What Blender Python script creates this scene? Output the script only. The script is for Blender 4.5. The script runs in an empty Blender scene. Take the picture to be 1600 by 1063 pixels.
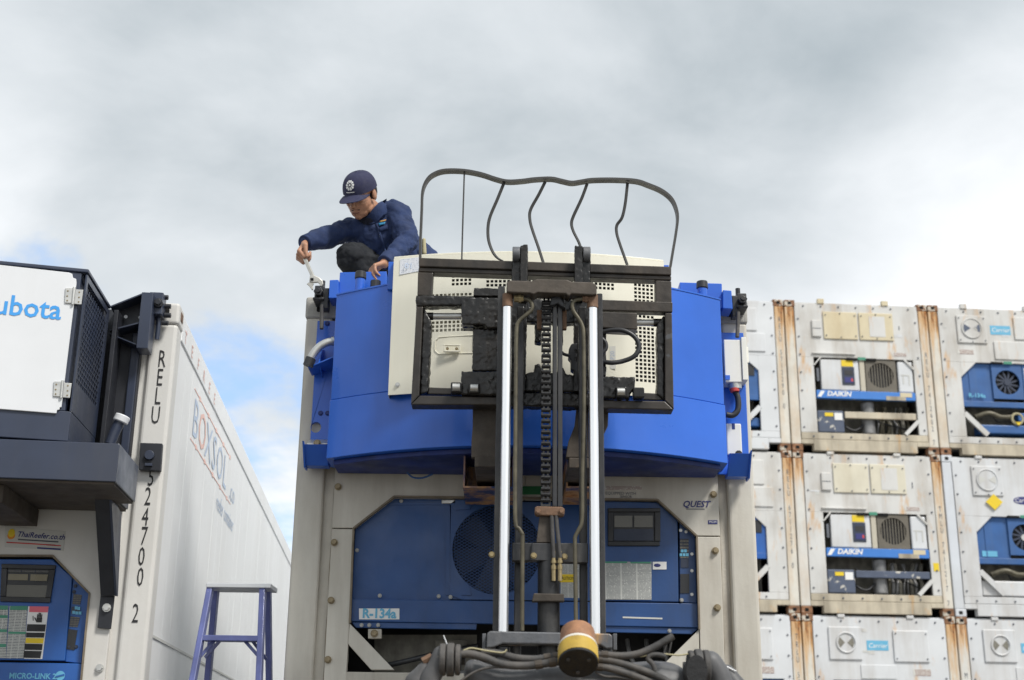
import bpy, bmesh, math, random
from mathutils import Vector, Matrix, noise
random.seed(7)
scene = bpy.context.scene
COL = scene.collection
rad = math.radians

# ------------------------------------------------------------------ camera
LENS_PX, PITCH, ROLL, EYE = 2040.0, rad(18.0), rad(0.7), 1.6
fwd = Vector((0, math.cos(PITCH), math.sin(PITCH)))
up0 = Vector((0, -math.sin(PITCH), math.cos(PITCH)))
rt = Vector((1, 0, 0)) * math.cos(ROLL) + up0 * math.sin(ROLL)
upv = up0 * math.cos(ROLL) - Vector((1, 0, 0)) * math.sin(ROLL)
cam_data = bpy.data.cameras.new("camera")
cam = bpy.data.objects.new("camera", cam_data)
COL.objects.link(cam)
cam.matrix_world = Matrix(((rt.x, upv.x, -fwd.x, 0), (rt.y, upv.y, -fwd.y, 0), (rt.z, upv.z, -fwd.z, EYE), (0, 0, 0, 1)))
cam_data.sensor_width = 36.0
cam_data.lens = 36.0 * LENS_PX / 1600.0
cam_data.clip_start = 0.05
cam_data.clip_end = 4000
cam_data.dof.use_dof = True
cam_data.dof.focus_distance = 6.7
cam_data.dof.aperture_fstop = 3.2
scene.camera = cam

# ------------------------------------------------------------------ sky and sun
SUN_EL, SUN_AZ = rad(50), rad(137)          # azimuth clockwise from +Y: behind the camera, a little to the right
world = bpy.data.worlds.new("World")
scene.world = world
world.use_nodes = True
nt = world.node_tree
nt.nodes.clear()
def wn(t, **k):
    n = nt.nodes.new(t)
    for a, b in k.items():
        setattr(n, a, b)
    return n
def wl(a, b):
    nt.links.new(a, b)
def wmath(op, a, b=None, clamp=False):
    n = wn('ShaderNodeMath', operation=op, use_clamp=clamp)
    for i, s in enumerate((a, b)):
        if s is None:
            continue
        if isinstance(s, (int, float)):
            n.inputs[i].default_value = s
        else:
            wl(s, n.inputs[i])
    return n.outputs[0]
def wrange(v, a, b, c=0.0, d=1.0, smooth=True):
    n = wn('ShaderNodeMapRange', interpolation_type='SMOOTHSTEP' if smooth else 'LINEAR')
    wl(v, n.inputs['Value'])
    for k, x in zip(('From Min', 'From Max', 'To Min', 'To Max'), (a, b, c, d)):
        n.inputs[k].default_value = x
    return n.outputs['Result']
def wmix(f, a, b):
    n = wn('ShaderNodeMix', data_type='RGBA')
    for s, i in ((f, 0), (a, 6), (b, 7)):
        if isinstance(s, (tuple, float, int)):
            n.inputs[i].default_value = s
        else:
            wl(s, n.inputs[i])
    return n.outputs[2]
sky = wn('ShaderNodeTexSky', sky_type='NISHITA', sun_disc=False, sun_elevation=SUN_EL, sun_rotation=SUN_AZ, altitude=50, air_density=1.0, dust_density=0.6, ozone_density=1.2)
skys = wn('ShaderNodeVectorMath', operation='SCALE')
wl(sky.outputs[0], skys.inputs[0]); skys.inputs['Scale'].default_value = 0.12
tc = wn('ShaderNodeTexCoord')
sep = wn('ShaderNodeSeparateXYZ'); wl(tc.outputs['Generated'], sep.inputs[0])
den = wmath('ADD', wmath('MAXIMUM', sep.outputs[2], 0.0), 0.28)
dv = wn('ShaderNodeVectorMath', operation='SCALE')
wl(tc.outputs['Generated'], dv.inputs[0]); wl(wmath('DIVIDE', 1.0, den), dv.inputs['Scale'])
def wnoise(scale, detail, rough, off, distort=0.0):
    m = wn('ShaderNodeMapping'); m.inputs['Location'].default_value = off
    wl(dv.outputs[0], m.inputs[0])
    n = wn('ShaderNodeTexNoise'); wl(m.outputs[0], n.inputs['Vector'])
    n.inputs['Scale'].default_value = scale; n.inputs['Detail'].default_value = detail
    n.inputs['Roughness'].default_value = rough; n.inputs['Distortion'].default_value = distort
    return n.outputs['Fac']
def wdot(d):
    v = Vector(d).normalized()
    n = wn('ShaderNodeVectorMath', operation='DOT_PRODUCT')
    wl(tc.outputs['Generated'], n.inputs[0]); n.inputs[1].default_value = v
    return n.outputs['Value']
big = wnoise(1.15, 3, 0.5, (4.4, 8.8, 5.1), 0.3)
mid = wnoise(2.6, 8, 0.56, (0.4, 5.2, 2.0), 0.25)
fine = wnoise(6.5, 7, 0.6, (7.4, 2.2, 1.0))
# the break in the cloud, low on the left
gap = wmath('MAXIMUM', wrange(wdot((-0.205, 0.95, 0.235)), math.cos(rad(7.5)), math.cos(rad(0.5))),
            wmath('MULTIPLY', wrange(wdot((-0.172, 0.97, 0.12)), math.cos(rad(8)), math.cos(rad(1))), 1.0))
gap = wmath('MAXIMUM', gap, wmath('MULTIPLY', wrange(wdot((-0.345, 0.88, 0.345)), math.cos(rad(4)), math.cos(rad(.3))), 0.5))
body = wmath('ADD', wmath('MULTIPLY', mid, 0.6), wmath('MULTIPLY', fine, 0.4))
blue = wmath('SUBTRACT', wmath('ADD', gap, wmath('MULTIPLY', wmath('SUBTRACT', 0.5, body), 6.4)), 0.22)
blue = wmath('MULTIPLY', wrange(blue, 0.15, 1.25), wrange(gap, 0.02, 0.35))
low = wrange(sep.outputs[2], 0.30, 0.475, 1.0, 0.0)       # cloud thins and brightens towards the horizon
shade = wmath('ADD', wmath('MULTIPLY', big, 0.62), wmath('MULTIPLY', mid, 0.38))
thin = wrange(wdot((0.43, 0.83, 0.335)), math.cos(rad(15)), math.cos(rad(3)), 0.0, 0.48)      # thinner, brighter cloud low on the right
lit = wmath('ADD', wmath('ADD', thin, wrange(shade, 0.37, 0.63, 0.0, 0.58)), wmath('MULTIPLY', low, 0.46), clamp=True)
cloud = wmix(lit, (0.275, 0.325, 0.358, 1), (0.82, 0.838, 0.86, 1))
skyc = wmix(0.55, skys.outputs[0], (0.42, 0.61, 0.93, 1))
final = wmix(blue, cloud, skyc)
bg = wn('ShaderNodeBackground'); wl(final, bg.inputs['Color']); bg.inputs['Strength'].default_value = 1.0
wo = wn('ShaderNodeOutputWorld'); wl(bg.outputs[0], wo.inputs['Surface'])

sd = bpy.data.lights.new("sun", 'SUN')
sd.energy = 2.7; sd.angle = rad(14); sd.color = (1.0, 0.965, 0.91)
sun = bpy.data.objects.new("sun", sd); COL.objects.link(sun)
sdir = Vector((math.sin(SUN_AZ) * math.cos(SUN_EL), math.cos(SUN_AZ) * math.cos(SUN_EL), math.sin(SUN_EL)))
sun.rotation_euler = sdir.to_track_quat('Z', 'Y').to_euler()
sun.location = sdir * 60

vs = scene.view_settings
vs.view_transform = 'Standard'; vs.look = 'None'; vs.gamma = 1.0; vs.use_curve_mapping = False
vs.exposure = 0.46
scene.cycles.use_denoising = True
scene.cycles.max_bounces = 6

# ------------------------------------------------------------------ materials
MATS = {}
def mat(name, col, rough=0.5, metal=0.0, var=0.10, vscale=2.5, bump=0.0, bscale=40.0, dirt=None, rust=None, rust_top=None, flake=None, coat=0.0, spec=0.5, stretch=None):
    """procedural paint or metal: uneven tone, optional vertical dirt streaks, rust blotches, chipped paint"""
    if name in MATS:
        return MATS[name]
    m = bpy.data.materials.new(name); m.use_nodes = True
    t = m.node_tree; N = t.nodes; L = t.links
    b = N['Principled BSDF']
    b.inputs['Roughness'].default_value = rough; b.inputs['Metallic'].default_value = metal
    b.inputs['Coat Weight'].default_value = coat; b.inputs['Specular IOR Level'].default_value = spec
    tcn = N.new('ShaderNodeTexCoord')
    def nz(scale, detail=6, r=0.55, sc=(1, 1, 1), off=(0, 0, 0)):
        mp = N.new('ShaderNodeMapping'); mp.inputs['Scale'].default_value = sc; mp.inputs['Location'].default_value = off
        L.new(tcn.outputs['Object'], mp.inputs[0])
        n = N.new('ShaderNodeTexNoise'); n.inputs['Scale'].default_value = scale
        n.inputs['Detail'].default_value = detail; n.inputs['Roughness'].default_value = r
        L.new(mp.outputs[0], n.inputs['Vector'])
        return n.outputs['Fac']
    def rng(v, a, c, lo=0.0, hi=1.0):
        n = N.new('ShaderNodeMapRange'); L.new(v, n.inputs[0])
        for i, x in enumerate((a, c, lo, hi)):
            n.inputs[i + 1].default_value = x
        return n.outputs[0]
    def mth(op, a, c):
        n = N.new('ShaderNodeMath'); n.operation = op; n.use_clamp = True
        for i, s in enumerate((a, c)):
            if isinstance(s, (int, float)): n.inputs[i].default_value = s
            else: L.new(s, n.inputs[i])
        return n.outputs[0]
    def mix(f, a, c):
        n = N.new('ShaderNodeMix'); n.data_type = 'RGBA'
        for s, i in ((f, 0), (a, 6), (c, 7)):
            if isinstance(s, (tuple, float)): n.inputs[i].default_value = s
            else: L.new(s, n.inputs[i])
        return n.outputs[2]
    c4 = (*col, 1.0)
    lo = tuple(max(0, x * (1 - var)) for x in col) + (1.0,)
    hi = tuple(min(1, x * (1 + var)) for x in col) + (1.0,)
    tone = nz(vscale, 7, 0.6, stretch or (1, 1, 1))
    c = mix(rng(tone, 0.3, 0.7), lo, hi)
    rg = rng(nz(vscale * 2.3, 5, 0.6, off=(4, 1, 2)), 0.3, 0.7, max(0.03, rough - (0.02 if metal > 0.9 else 0.1)), min(1, rough + (0.02 if metal > 0.9 else 0.12)))
    if dirt:
        dc, amt, sc = dirt
        d1 = nz(sc, 7, 0.65, (1, 1, 0.12), (3, 7, 1)); d2 = nz(sc * 0.5, 6, 0.6, (1, 1, 0.6), (9, 2, 5))
        f = mth('MULTIPLY', rng(mth('ADD', mth('MULTIPLY', d1, 0.6), mth('MULTIPLY', d2, 0.4)), 0.47, 0.68), amt)
        c = mix(f, c, (*dc, 1.0))
    if flake:
        fc, th, sc = flake
        f = rng(nz(sc, 6, 0.6, off=(1, 8, 3)), th, th + 0.025)
        c = mix(f, c, (*fc, 1.0))
    if rust or rust_top:
        r1 = nz(5.0, 8, 0.66, (2.6, 2.6, 0.22) if rust_top else (1.3, 1.3, 0.32), (2, 2, 6))
        if rust_top:
            sx = N.new('ShaderNodeSeparateXYZ'); L.new(tcn.outputs['Generated'], sx.inputs[0])
            z0, amt = rust_top
            up = rng(sx.outputs[2], z0, 1.0, 0.0, amt)
            r1 = mth('ADD', mth('MULTIPLY', r1, 0.9), up)
        th = 0.62 if rust is None else 0.70 - 0.22 * rust
        f = rng(r1, th, th + 0.12)
        rc = mix(rng(nz(22, 6), 0.35, 0.65), (0.11, 0.040, 0.014, 1), (0.44, 0.17, 0.045, 1))
        halo = rng(r1, th - 0.13, th)
        c = mix(mth('MULTIPLY', halo, 0.7), c, (0.58, 0.31, 0.085, 1))
        c = mix(mth('MULTIPLY', f, 0.92), c, rc)
        rg = mth('ADD', rg, mth('MULTIPLY', f, 0.35))
    L.new(c, b.inputs['Base Color']); L.new(rg, b.inputs['Roughness'])
    if bump:
        bp = N.new('ShaderNodeBump'); bp.inputs['Strength'].default_value = min(1.0, bump); bp.inputs['Distance'].default_value = 0.01
        L.new(nz(bscale, 6, 0.6), bp.inputs['Height']); L.new(bp.outputs[0], b.inputs['Normal'])
    MATS[name] = m
    return m

def print_mat(name, paper, ink, lines=60.0, cols=3.0, density=0.5):
    """fine unreadable print: rows of broken ink lines"""
    if name in MATS:
        return MATS[name]
    m = bpy.data.materials.new(name); m.use_nodes = True
    t = m.node_tree; N = t.nodes; L = t.links; b = N['Principled BSDF']
    b.inputs['Roughness'].default_value = 0.45
    tcn = N.new('ShaderNodeTexCoord'); sx = N.new('ShaderNodeSeparateXYZ'); L.new(tcn.outputs['Generated'], sx.inputs[0])
    def mth(op, a, c=None):
        n = N.new('ShaderNodeMath'); n.operation = op
        for i, s in enumerate((a, c)):
            if s is None: continue
            if isinstance(s, (int, float)): n.inputs[i].default_value = s
            else: L.new(s, n.inputs[i])
        return n.outputs[0]
    row = mth('MULTIPLY', sx.outputs[2], lines)
    stripe = mth('LESS_THAN', mth('FRACT', row), 0.5)
    cb = N.new('ShaderNodeCombineXYZ')
    L.new(mth('MULTIPLY', sx.outputs[0], cols * 14), cb.inputs[0]); L.new(mth('MULTIPLY', mth('FLOOR', row), 7.31), cb.inputs[1])
    nz = N.new('ShaderNodeTexNoise'); nz.inputs['Scale'].default_value = 1.0; nz.inputs['Detail'].default_value = 1
    L.new(cb.outputs[0], nz.inputs['Vector'])
    ink_f = mth('MULTIPLY', stripe, mth('GREATER_THAN', nz.outputs['Fac'], 1.0 - density))
    gut = mth('GREATER_THAN', mth('FRACT', mth('MULTIPLY', sx.outputs[0], cols)), 0.10)
    mx = N.new('ShaderNodeMix'); mx.data_type = 'RGBA'
    L.new(mth('MULTIPLY', ink_f, gut), mx.inputs[0]); mx.inputs[6].default_value = (*paper, 1); mx.inputs[7].default_value = (*ink, 1)
    L.new(mx.outputs[2], b.inputs['Base Color'])
    MATS[name] = m
    return m

DIRT = (0.20, 0.16, 0.11)
mat('white_main', (0.60, 0.575, 0.51), 0.55, var=0.07, vscale=1.6, bump=0.12, bscale=30, dirt=(DIRT, 0.50, 3.5))
mat('white_main_worn', (0.50, 0.47, 0.41), 0.65, var=0.12, vscale=4, bump=0.25, bscale=40, dirt=((0.13, 0.10, 0.07), 0.7, 5))
mat('seam_grime', (0.20, 0.165, 0.12), 0.8, var=0.35, vscale=9)
mat('white_left', (0.66, 0.65, 0.62), 0.5, var=0.05, vscale=1.4, bump=0.08, dirt=((0.26, 0.20, 0.14), 0.30, 3))
mat('white_left_side', (0.81, 0.82, 0.825), 0.5, var=0.03, vscale=0.9, dirt=((0.60, 0.59, 0.57), 0.35, 1.6))
mat('casting_grey', (0.40, 0.39, 0.36), 0.8, var=0.25, vscale=11, bump=0.5, bscale=60, dirt=((0.12, 0.10, 0.08), 0.6, 9))
mat('genset_blue', (0.019, 0.125, 0.585), 0.36, var=0.12, vscale=1.3, coat=0.15, bump=0.06, bscale=8, dirt=((0.018, 0.070, 0.34), 0.5, 2.4))
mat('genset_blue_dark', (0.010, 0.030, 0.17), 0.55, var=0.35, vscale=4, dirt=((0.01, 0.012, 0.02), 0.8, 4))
mat('fork_pocket', (0.03, 0.05, 0.15), 0.6, var=0.3, vscale=6, rust=0.62, bump=0.3)
mat('cream', (0.80, 0.775, 0.655), 0.42, var=0.03, vscale=2, dirt=((0.55, 0.49, 0.37), 0.25, 4))
mat('cream_white', (0.76, 0.75, 0.69), 0.45, var=0.03)
mat('reefer_blue', (0.018, 0.070, 0.225), 0.42, var=0.14, vscale=2.6, bump=0.06, dirt=((0.03, 0.05, 0.10), 0.5, 4))  # shade on the middle unit is put into this darker blue
mat('reefer_blue_left', (0.020, 0.105, 0.38), 0.42, var=0.10, vscale=2.6, dirt=((0.02, 0.06, 0.17), 0.4, 4))
mat('stack_blue', (0.028, 0.105, 0.30), 0.5, var=0.15, vscale=3, dirt=((0.10, 0.14, 0.2), 0.4, 3))
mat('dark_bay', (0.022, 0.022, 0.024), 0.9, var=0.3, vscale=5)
mat('grime_panel', (0.19, 0.18, 0.15), 0.8, var=0.4, vscale=7, dirt=((0.04, 0.035, 0.03), 0.8, 6))
mat('black_plastic', (0.022, 0.023, 0.026), 0.45, var=0.15)
mat('display_glass', (0.09, 0.085, 0.065), 0.15, var=0.1)
mat('lcd', (0.17, 0.145, 0.08), 0.25, var=0.1)
mat('keypad', (0.026, 0.036, 0.065), 0.5, var=0.25)
mat('galv', (0.55, 0.55, 0.53), 0.42, 0.75, var=0.15, vscale=12)
mat('bolt_brown', (0.26, 0.21, 0.13), 0.6, 0.4, var=0.3, vscale=30)
mat('navy', (0.026, 0.036, 0.066), 0.40, var=0.18, vscale=3, coat=0.15, dirt=((0.06, 0.06, 0.065), 0.4, 5))
mat('navy_dark', (0.017, 0.019, 0.026), 0.5, var=0.25, vscale=5)
mat('tray_under', (0.055, 0.043, 0.032), 0.75, var=0.4, vscale=5)
mat('hatch_white', (0.70, 0.715, 0.735), 0.4, var=0.03, vscale=3, dirt=((0.5, 0.49, 0.47), 0.2, 5))
mat('grease', (0.0060, 0.0058, 0.0058), 0.30, var=0.7, vscale=8, bump=0.35, bscale=20, dirt=((0.028, 0.022, 0.016), 0.7, 6))
mat('mast_steel', (0.028, 0.029, 0.032), 0.36, 0.2, var=0.5, vscale=5, stretch=(1, 1, 0.2), bump=0.2, dirt=((0.090, 0.086, 0.080), 0.75, 16))
mat('worn_steel', (0.026, 0.0225, 0.0195), 0.40, 0.2, var=0.6, vscale=6, bump=0.3, bscale=18, dirt=((0.080, 0.062, 0.046), 0.75, 6), flake=((0.070, 0.072, 0.078), 0.66, 6))
mat('backrest_steel', (0.042, 0.041, 0.039), 0.5, 0.0, var=0.15, vscale=4)
mat('brown_steel', (0.062, 0.050, 0.039), 0.58, 0.15, var=0.45, vscale=8, bump=0.2, flake=((0.13, 0.085, 0.05), 0.66, 9))
mat('rusty', (0.17, 0.10, 0.062), 0.8, var=0.35, vscale=16, bump=0.4)
mat('chrome', (0.96, 0.965, 0.97), 0.32, 1.0, var=0.0)
mat('chain', (0.020, 0.020, 0.021), 0.34, 0.4, var=0.3, vscale=40)
mat('olive_pipe', (0.095, 0.085, 0.058), 0.5, 0.3, var=0.4, vscale=14)
mat('brass', (0.30, 0.24, 0.13), 0.5, 0.6, var=0.3, vscale=20)
mat('dusty_rubber', (0.058, 0.056, 0.055), 0.7, var=0.35, vscale=12, bump=0.3, dirt=((0.16, 0.14, 0.12), 0.6, 9))
mat('guard_grey', (0.105, 0.105, 0.108), 0.5, var=0.3, vscale=5, dirt=((0.035, 0.032, 0.03), 0.75, 5), bump=0.12, flake=((0.17, 0.155, 0.14), 0.66, 8))
mat('cross_grey', (0.105, 0.11, 0.12), 0.45, 0.2, var=0.35, vscale=6, rust=0.02, bump=0.2, dirt=((0.20, 0.19, 0.18), 0.6, 8))
mat('beacon_orange', (0.31, 0.155, 0.080), 0.7, var=0.35, vscale=10, bump=0.15, dirt=((0.13, 0.065, 0.04), 0.9, 14))
mat('beacon_yellow', (0.49, 0.325, 0.045), 0.6, var=0.2, vscale=9, bump=0.1, dirt=((0.22, 0.14, 0.05), 0.85, 12))
mat('band_white', (0.60, 0.57, 0.51), 0.55, var=0.15, vscale=20)
mat('black_cap', (0.010, 0.010, 0.011), 0.6, var=0.4, vscale=20, bump=0.3)
mat('forklift_yellow', (0.55, 0.30, 0.02), 0.5, var=0.15, dirt=((0.12, 0.09, 0.05), 0.5, 3))
mat('tyre', (0.02, 0.02, 0.02), 0.85, var=0.3, vscale=8)
mat('ladder_purple', (0.105, 0.125, 0.31), 0.42, var=0.25, vscale=6, coat=0.1, flake=((0.34, 0.35, 0.40), 0.68, 16))
mat('aluminium', (0.68, 0.69, 0.70), 0.42, 0.7, var=0.08)
mat('skin', (0.40, 0.205, 0.125), 0.5, var=0.10, vscale=22)
mat('lip', (0.24, 0.105, 0.075), 0.5, var=0.05)
mat('hair', (0.012, 0.010, 0.010), 0.6, var=0.2)
mat('jacket', (0.013, 0.029, 0.092), 0.85, var=0.32, vscale=6, bump=0.3, bscale=60)
mat('trousers', (0.011, 0.013, 0.017), 0.9, var=0.25, vscale=8, bump=0.4, bscale=30)
mat('cap_cloth', (0.022, 0.024, 0.062), 0.85, var=0.12, vscale=18, bump=0.15, bscale=120)
mat('shoe', (0.02, 0.02, 0.02), 0.6)
mat('badge_blue', (0.02, 0.20, 0.36), 0.7, var=0.05)
mat('badge_orange', (0.45, 0.25, 0.06), 0.7, var=0.05)
mat('khaki', (0.40, 0.36, 0.22), 0.8, var=0.1)
mat('wrench_steel', (0.50, 0.485, 0.44), 0.38, 0.6, var=0.15, vscale=20)
mat('print_white', (0.78, 0.78, 0.77), 0.4, var=0.02)
mat('sticker_grey', (0.55, 0.55, 0.52), 0.45, var=0.04)
mat('ink_black', (0.02, 0.02, 0.022), 0.6, var=0.1)
mat('ink_navy', (0.03, 0.035, 0.17), 0.5, var=0.1)
mat('ink_grey', (0.11, 0.12, 0.14), 0.6, var=0.25, vscale=12)
mat('ink_cyan', (0.13, 0.42, 0.62), 0.5, var=0.1)
mat('ink_skyblue', (0.05, 0.32, 0.75), 0.45, var=0.05)
mat('ink_faded_blue', (0.50, 0.59, 0.73), 0.5, var=0.12)
mat('ink_red', (0.55, 0.06, 0.05), 0.5, var=0.1)
mat('ink_faded_red', (0.80, 0.52, 0.46), 0.5, var=0.15)
mat('ink_green', (0.01, 0.16, 0.045), 0.5, var=0.1)
mat('ink_teal', (0.06, 0.26, 0.17), 0.5, var=0.1)
mat('ink_yellow', (0.76, 0.55, 0.02), 0.5, var=0.05)
mat('ink_orange', (0.75, 0.28, 0.03), 0.5, var=0.05)
mat('ink_pink', (0.68, 0.13, 0.18), 0.5, var=0.05)
mat('stack_white', (0.60, 0.595, 0.575), 0.55, var=0.12, vscale=1.2, dirt=((0.24, 0.18, 0.11), 0.75, 2.6), rust=0.06)
mat('stack_white_clean', (0.63, 0.645, 0.66), 0.5, var=0.08, vscale=1.2, dirt=((0.33, 0.28, 0.22), 0.6, 2.4), rust=-0.10)
mat('stack_cream', (0.62, 0.54, 0.37), 0.6, var=0.08, vscale=2, dirt=((0.40, 0.27, 0.11), 0.6, 2.6))
mat('stack_cream_pale', (0.64, 0.60, 0.48), 0.6, var=0.08, vscale=2, dirt=((0.36, 0.28, 0.16), 0.5, 2.6))
mat('shirt', (0.010, 0.013, 0.028), 0.9, var=0.2)
mat('fan_dark_blue', (0.009, 0.015, 0.034), 0.8, var=0.3)
mat('galv_dull', (0.34, 0.34, 0.33), 0.5, 0.5, var=0.2, vscale=12)
mat('stack_sill', (0.54, 0.48, 0.37), 0.65, var=0.15, vscale=2, dirt=((0.10, 0.075, 0.05), 0.85, 2.5), rust=-0.05)
mat('stack_post_rust', (0.63, 0.60, 0.53), 0.65, var=0.12, vscale=3, dirt=((0.50, 0.29, 0.10), 0.7, 5), rust=0.18, rust_top=(0.50, 0.27))
mat('stack_post_light', (0.63, 0.62, 0.58), 0.6, var=0.08, vscale=3, dirt=((0.48, 0.29, 0.12), 0.6, 5), rust=0.16, rust_top=(0.68, 0.26))
mat('stack_post_clean', (0.60, 0.63, 0.67), 0.55, var=0.05, vscale=3, dirt=((0.40, 0.36, 0.30), 0.3, 3))
mat('casting_rust', (0.23, 0.115, 0.06), 0.85, var=0.45, vscale=9, bump=0.4, flake=((0.55, 0.50, 0.42), 0.58, 6))
mat('hole_black', (0.004, 0.004, 0.004), 1.0, var=0.1)
mat('fan_brown', (0.13, 0.115, 0.09), 0.6, var=0.2, vscale=5)
mat('beige_frame', (0.50, 0.46, 0.37), 0.6, var=0.1, vscale=4)
mat('daikin_blue', (0.045, 0.19, 0.56), 0.5, var=0.08, flake=((0.55, 0.55, 0.50), 0.63, 6))
mat('flaked_slate', (0.075, 0.095, 0.145), 0.6, var=0.2, vscale=4, flake=((0.52, 0.50, 0.45), 0.60, 5))
mat('bay_pipe', (0.22, 0.22, 0.22), 0.5, 0.3, var=0.4, vscale=8)
mat('asphalt', (0.16, 0.155, 0.145), 0.9, var=0.25, vscale=0.8, bump=0.4, bscale=30, dirt=((0.24, 0.22, 0.19), 0.5, 0.4))
mat('concrete', (0.33, 0.32, 0.30), 0.85, var=0.15, vscale=1.2, bump=0.3, bscale=20)
mat('chassis_black', (0.02, 0.02, 0.022), 0.6, var=0.3)
mat('paper_sheet', (0.74, 0.76, 0.80), 0.5, var=0.02)
print_mat('print_table', (0.55, 0.56, 0.53), (0.16, 0.17, 0.18), 34, 3, 0.62)
print_mat('print_small', (0.62, 0.61, 0.57), (0.25, 0.12, 0.10), 5, 1, 0.6)
print_mat('print_faint', (0.74, 0.76, 0.80), (0.42, 0.46, 0.55), 9, 2, 0.45)
print_mat('print_keys', (0.030, 0.035, 0.055), (0.16, 0.15, 0.12), 6, 3, 0.6)

# ------------------------------------------------------------------ mesh helpers
class MB:
    def __init__(s):
        s.v = []; s.f = []
    def add(s, vs_, fs_):
        o = len(s.v); s.v += [tuple(v) for v in vs_]; s.f += [tuple(i + o for i in f) for f in fs_]
        return s
    def box(s, x0, x1, y0, y1, z0, z1):
        return s.hexa([(x0, y0, z0), (x1, y0, z0), (x1, y1, z0), (x0, y1, z0), (x0, y0, z1), (x1, y0, z1), (x1, y1, z1), (x0, y1, z1)])
    def hexa(s, p):
        return s.add(p, [(0, 3, 2, 1), (4, 5, 6, 7), (0, 1, 5, 4), (1, 2, 6, 5), (2, 3, 7, 6), (3, 0, 4, 7)])
    def obox(s, c, size, M):
        hx, hy, hz = (a / 2 for a in size); c = Vector(c)
        return s.hexa([c + M @ Vector(q) for q in ((-hx, -hy, -hz), (hx, -hy, -hz), (hx, hy, -hz), (-hx, hy, -hz), (-hx, -hy, hz), (hx, -hy, hz), (hx, hy, hz), (-hx, hy, hz))])
    def _prism(s, a, b):
        n = len(a)
        return s.add(list(a) + list(b), [tuple(range(n)), tuple(range(2 * n - 1, n - 1, -1))] + [(i, i + n, (i + 1) % n + n, (i + 1) % n) for i in range(n)])
    def py(s, poly, y0, y1):                      # polygon in x,z pushed along y
        return s._prism([(x, y0, z) for x, z in poly], [(x, y1, z) for x, z in poly])
    def pz(s, poly, z0, z1):
        return s._prism([(x, y, z0) for x, y in poly], [(x, y, z1) for x, y in poly])
    def px(s, poly, x0, x1):
        return s._prism([(x0, y, z) for y, z in poly], [(x1, y, z) for y, z in poly])
    def bar(s, a, b, w, t, side=(0, 1, 0)):       # rectangular bar from a to b, w across, t along side
        a = Vector(a); b = Vector(b); d = (b - a).normalized()
        n = Vector(side); n = (n - d * n.dot(d)).normalized(); u = d.cross(n)
        p = []
        for q in (a, b):
            p += [q - u * w / 2 - n * t / 2, q + u * w / 2 - n * t / 2, q + u * w / 2 + n * t / 2, q - u * w / 2 + n * t / 2]
        return s.hexa(p)
    def cyl(s, a, b, r0, r1=None, n=16):
        a = Vector(a); b = Vector(b); r1 = r0 if r1 is None else r1
        d = (b - a).normalized(); h = Vector((0, 0, 1)) if abs(d.z) < 0.9 else Vector((1, 0, 0))
        u = d.cross(h).normalized(); w = d.cross(u)
        ra = [a + (u * math.cos(k * 2 * math.pi / n) + w * math.sin(k * 2 * math.pi / n)) * r0 for k in range(n)]
        rb = [b + (u * math.cos(k * 2 * math.pi / n) + w * math.sin(k * 2 * math.pi / n)) * r1 for k in range(n)]
        return s._prism(ra, rb)
    def tube(s, pts, r, n=10, steps=6, taper=None):
        P = smooth_path(pts, steps)
        o = len(s.v); prev = None
        for i, p in enumerate(P):
            d = (P[min(i + 1, len(P) - 1)] - P[max(i - 1, 0)]).normalized()
            if prev is None:
                h = Vector((0, 0, 1)) if abs(d.z) < 0.9 else Vector((1, 0, 0)); u = d.cross(h).normalized()
            else:
                u = (prev - d * prev.dot(d)).normalized()
            prev = u; w = d.cross(u)
            rr = r if taper is None else r + (taper - r) * i / (len(P) - 1)
            s.v += [tuple(p + (u * math.cos(k * 2 * math.pi / n) + w * math.sin(k * 2 * math.pi / n)) * rr) for k in range(n)]
        m = len(P)
        for i in range(m - 1):
            s.f += [(o + i * n + k, o + i * n + (k + 1) % n, o + (i + 1) * n + (k + 1) % n, o + (i + 1) * n + k) for k in range(n)]
        s.f += [tuple(o + k for k in range(n - 1, -1, -1)), tuple(o + (m - 1) * n + k for k in range(n))]
        return s
    def ribbon(s, pts, w, t, side=(0, 1, 0), steps=6):
        """flat bar bent along a path: w along side, t across it"""
        P = smooth_path(pts, steps); sd_ = Vector(side); o = len(s.v)
        for i, p in enumerate(P):
            d = (P[min(i + 1, len(P) - 1)] - P[max(i - 1, 0)]).normalized()
            n = (sd_ - d * sd_.dot(d)).normalized(); u = d.cross(n)
            s.v += [tuple(p + n * a * w / 2 + u * b * t / 2) for a, b in ((-1, -1), (1, -1), (1, 1), (-1, 1))]
        m = len(P)
        for i in range(m - 1):
            s.f += [(o + i * 4 + k, o + i * 4 + (k + 1) % 4, o + i * 4 + 4 + (k + 1) % 4, o + i * 4 + 4 + k) for k in range(4)]
        s.f += [(o + 3, o + 2, o + 1, o), tuple(o + (m - 1) * 4 + k for k in range(4))]
        return s
    def ball(s, c, r, n=16, m=10, M=None):
        c = Vector(c); r = (r, r, r) if isinstance(r, (int, float)) else r
        vs_ = []
        for j in range(1, m):
            a = math.pi * j / m
            for k in range(n):
                b = 2 * math.pi * k / n
                vs_.append(Vector((math.sin(a) * math.cos(b) * r[0], math.sin(a) * math.sin(b) * r[1], math.cos(a) * r[2])))
        vs_ += [Vector((0, 0, r[2])), Vector((0, 0, -r[2]))]
        if M is not None:
            vs_ = [M @ v for v in vs_]
        fs_ = []
        for j in range(m - 2):
            fs_ += [(j * n + k, (j + 1) * n + k, (j + 1) * n + (k + 1) % n, j * n + (k + 1) % n) for k in range(n)]
        t_, b_ = len(vs_) - 2, len(vs_) - 1
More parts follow.
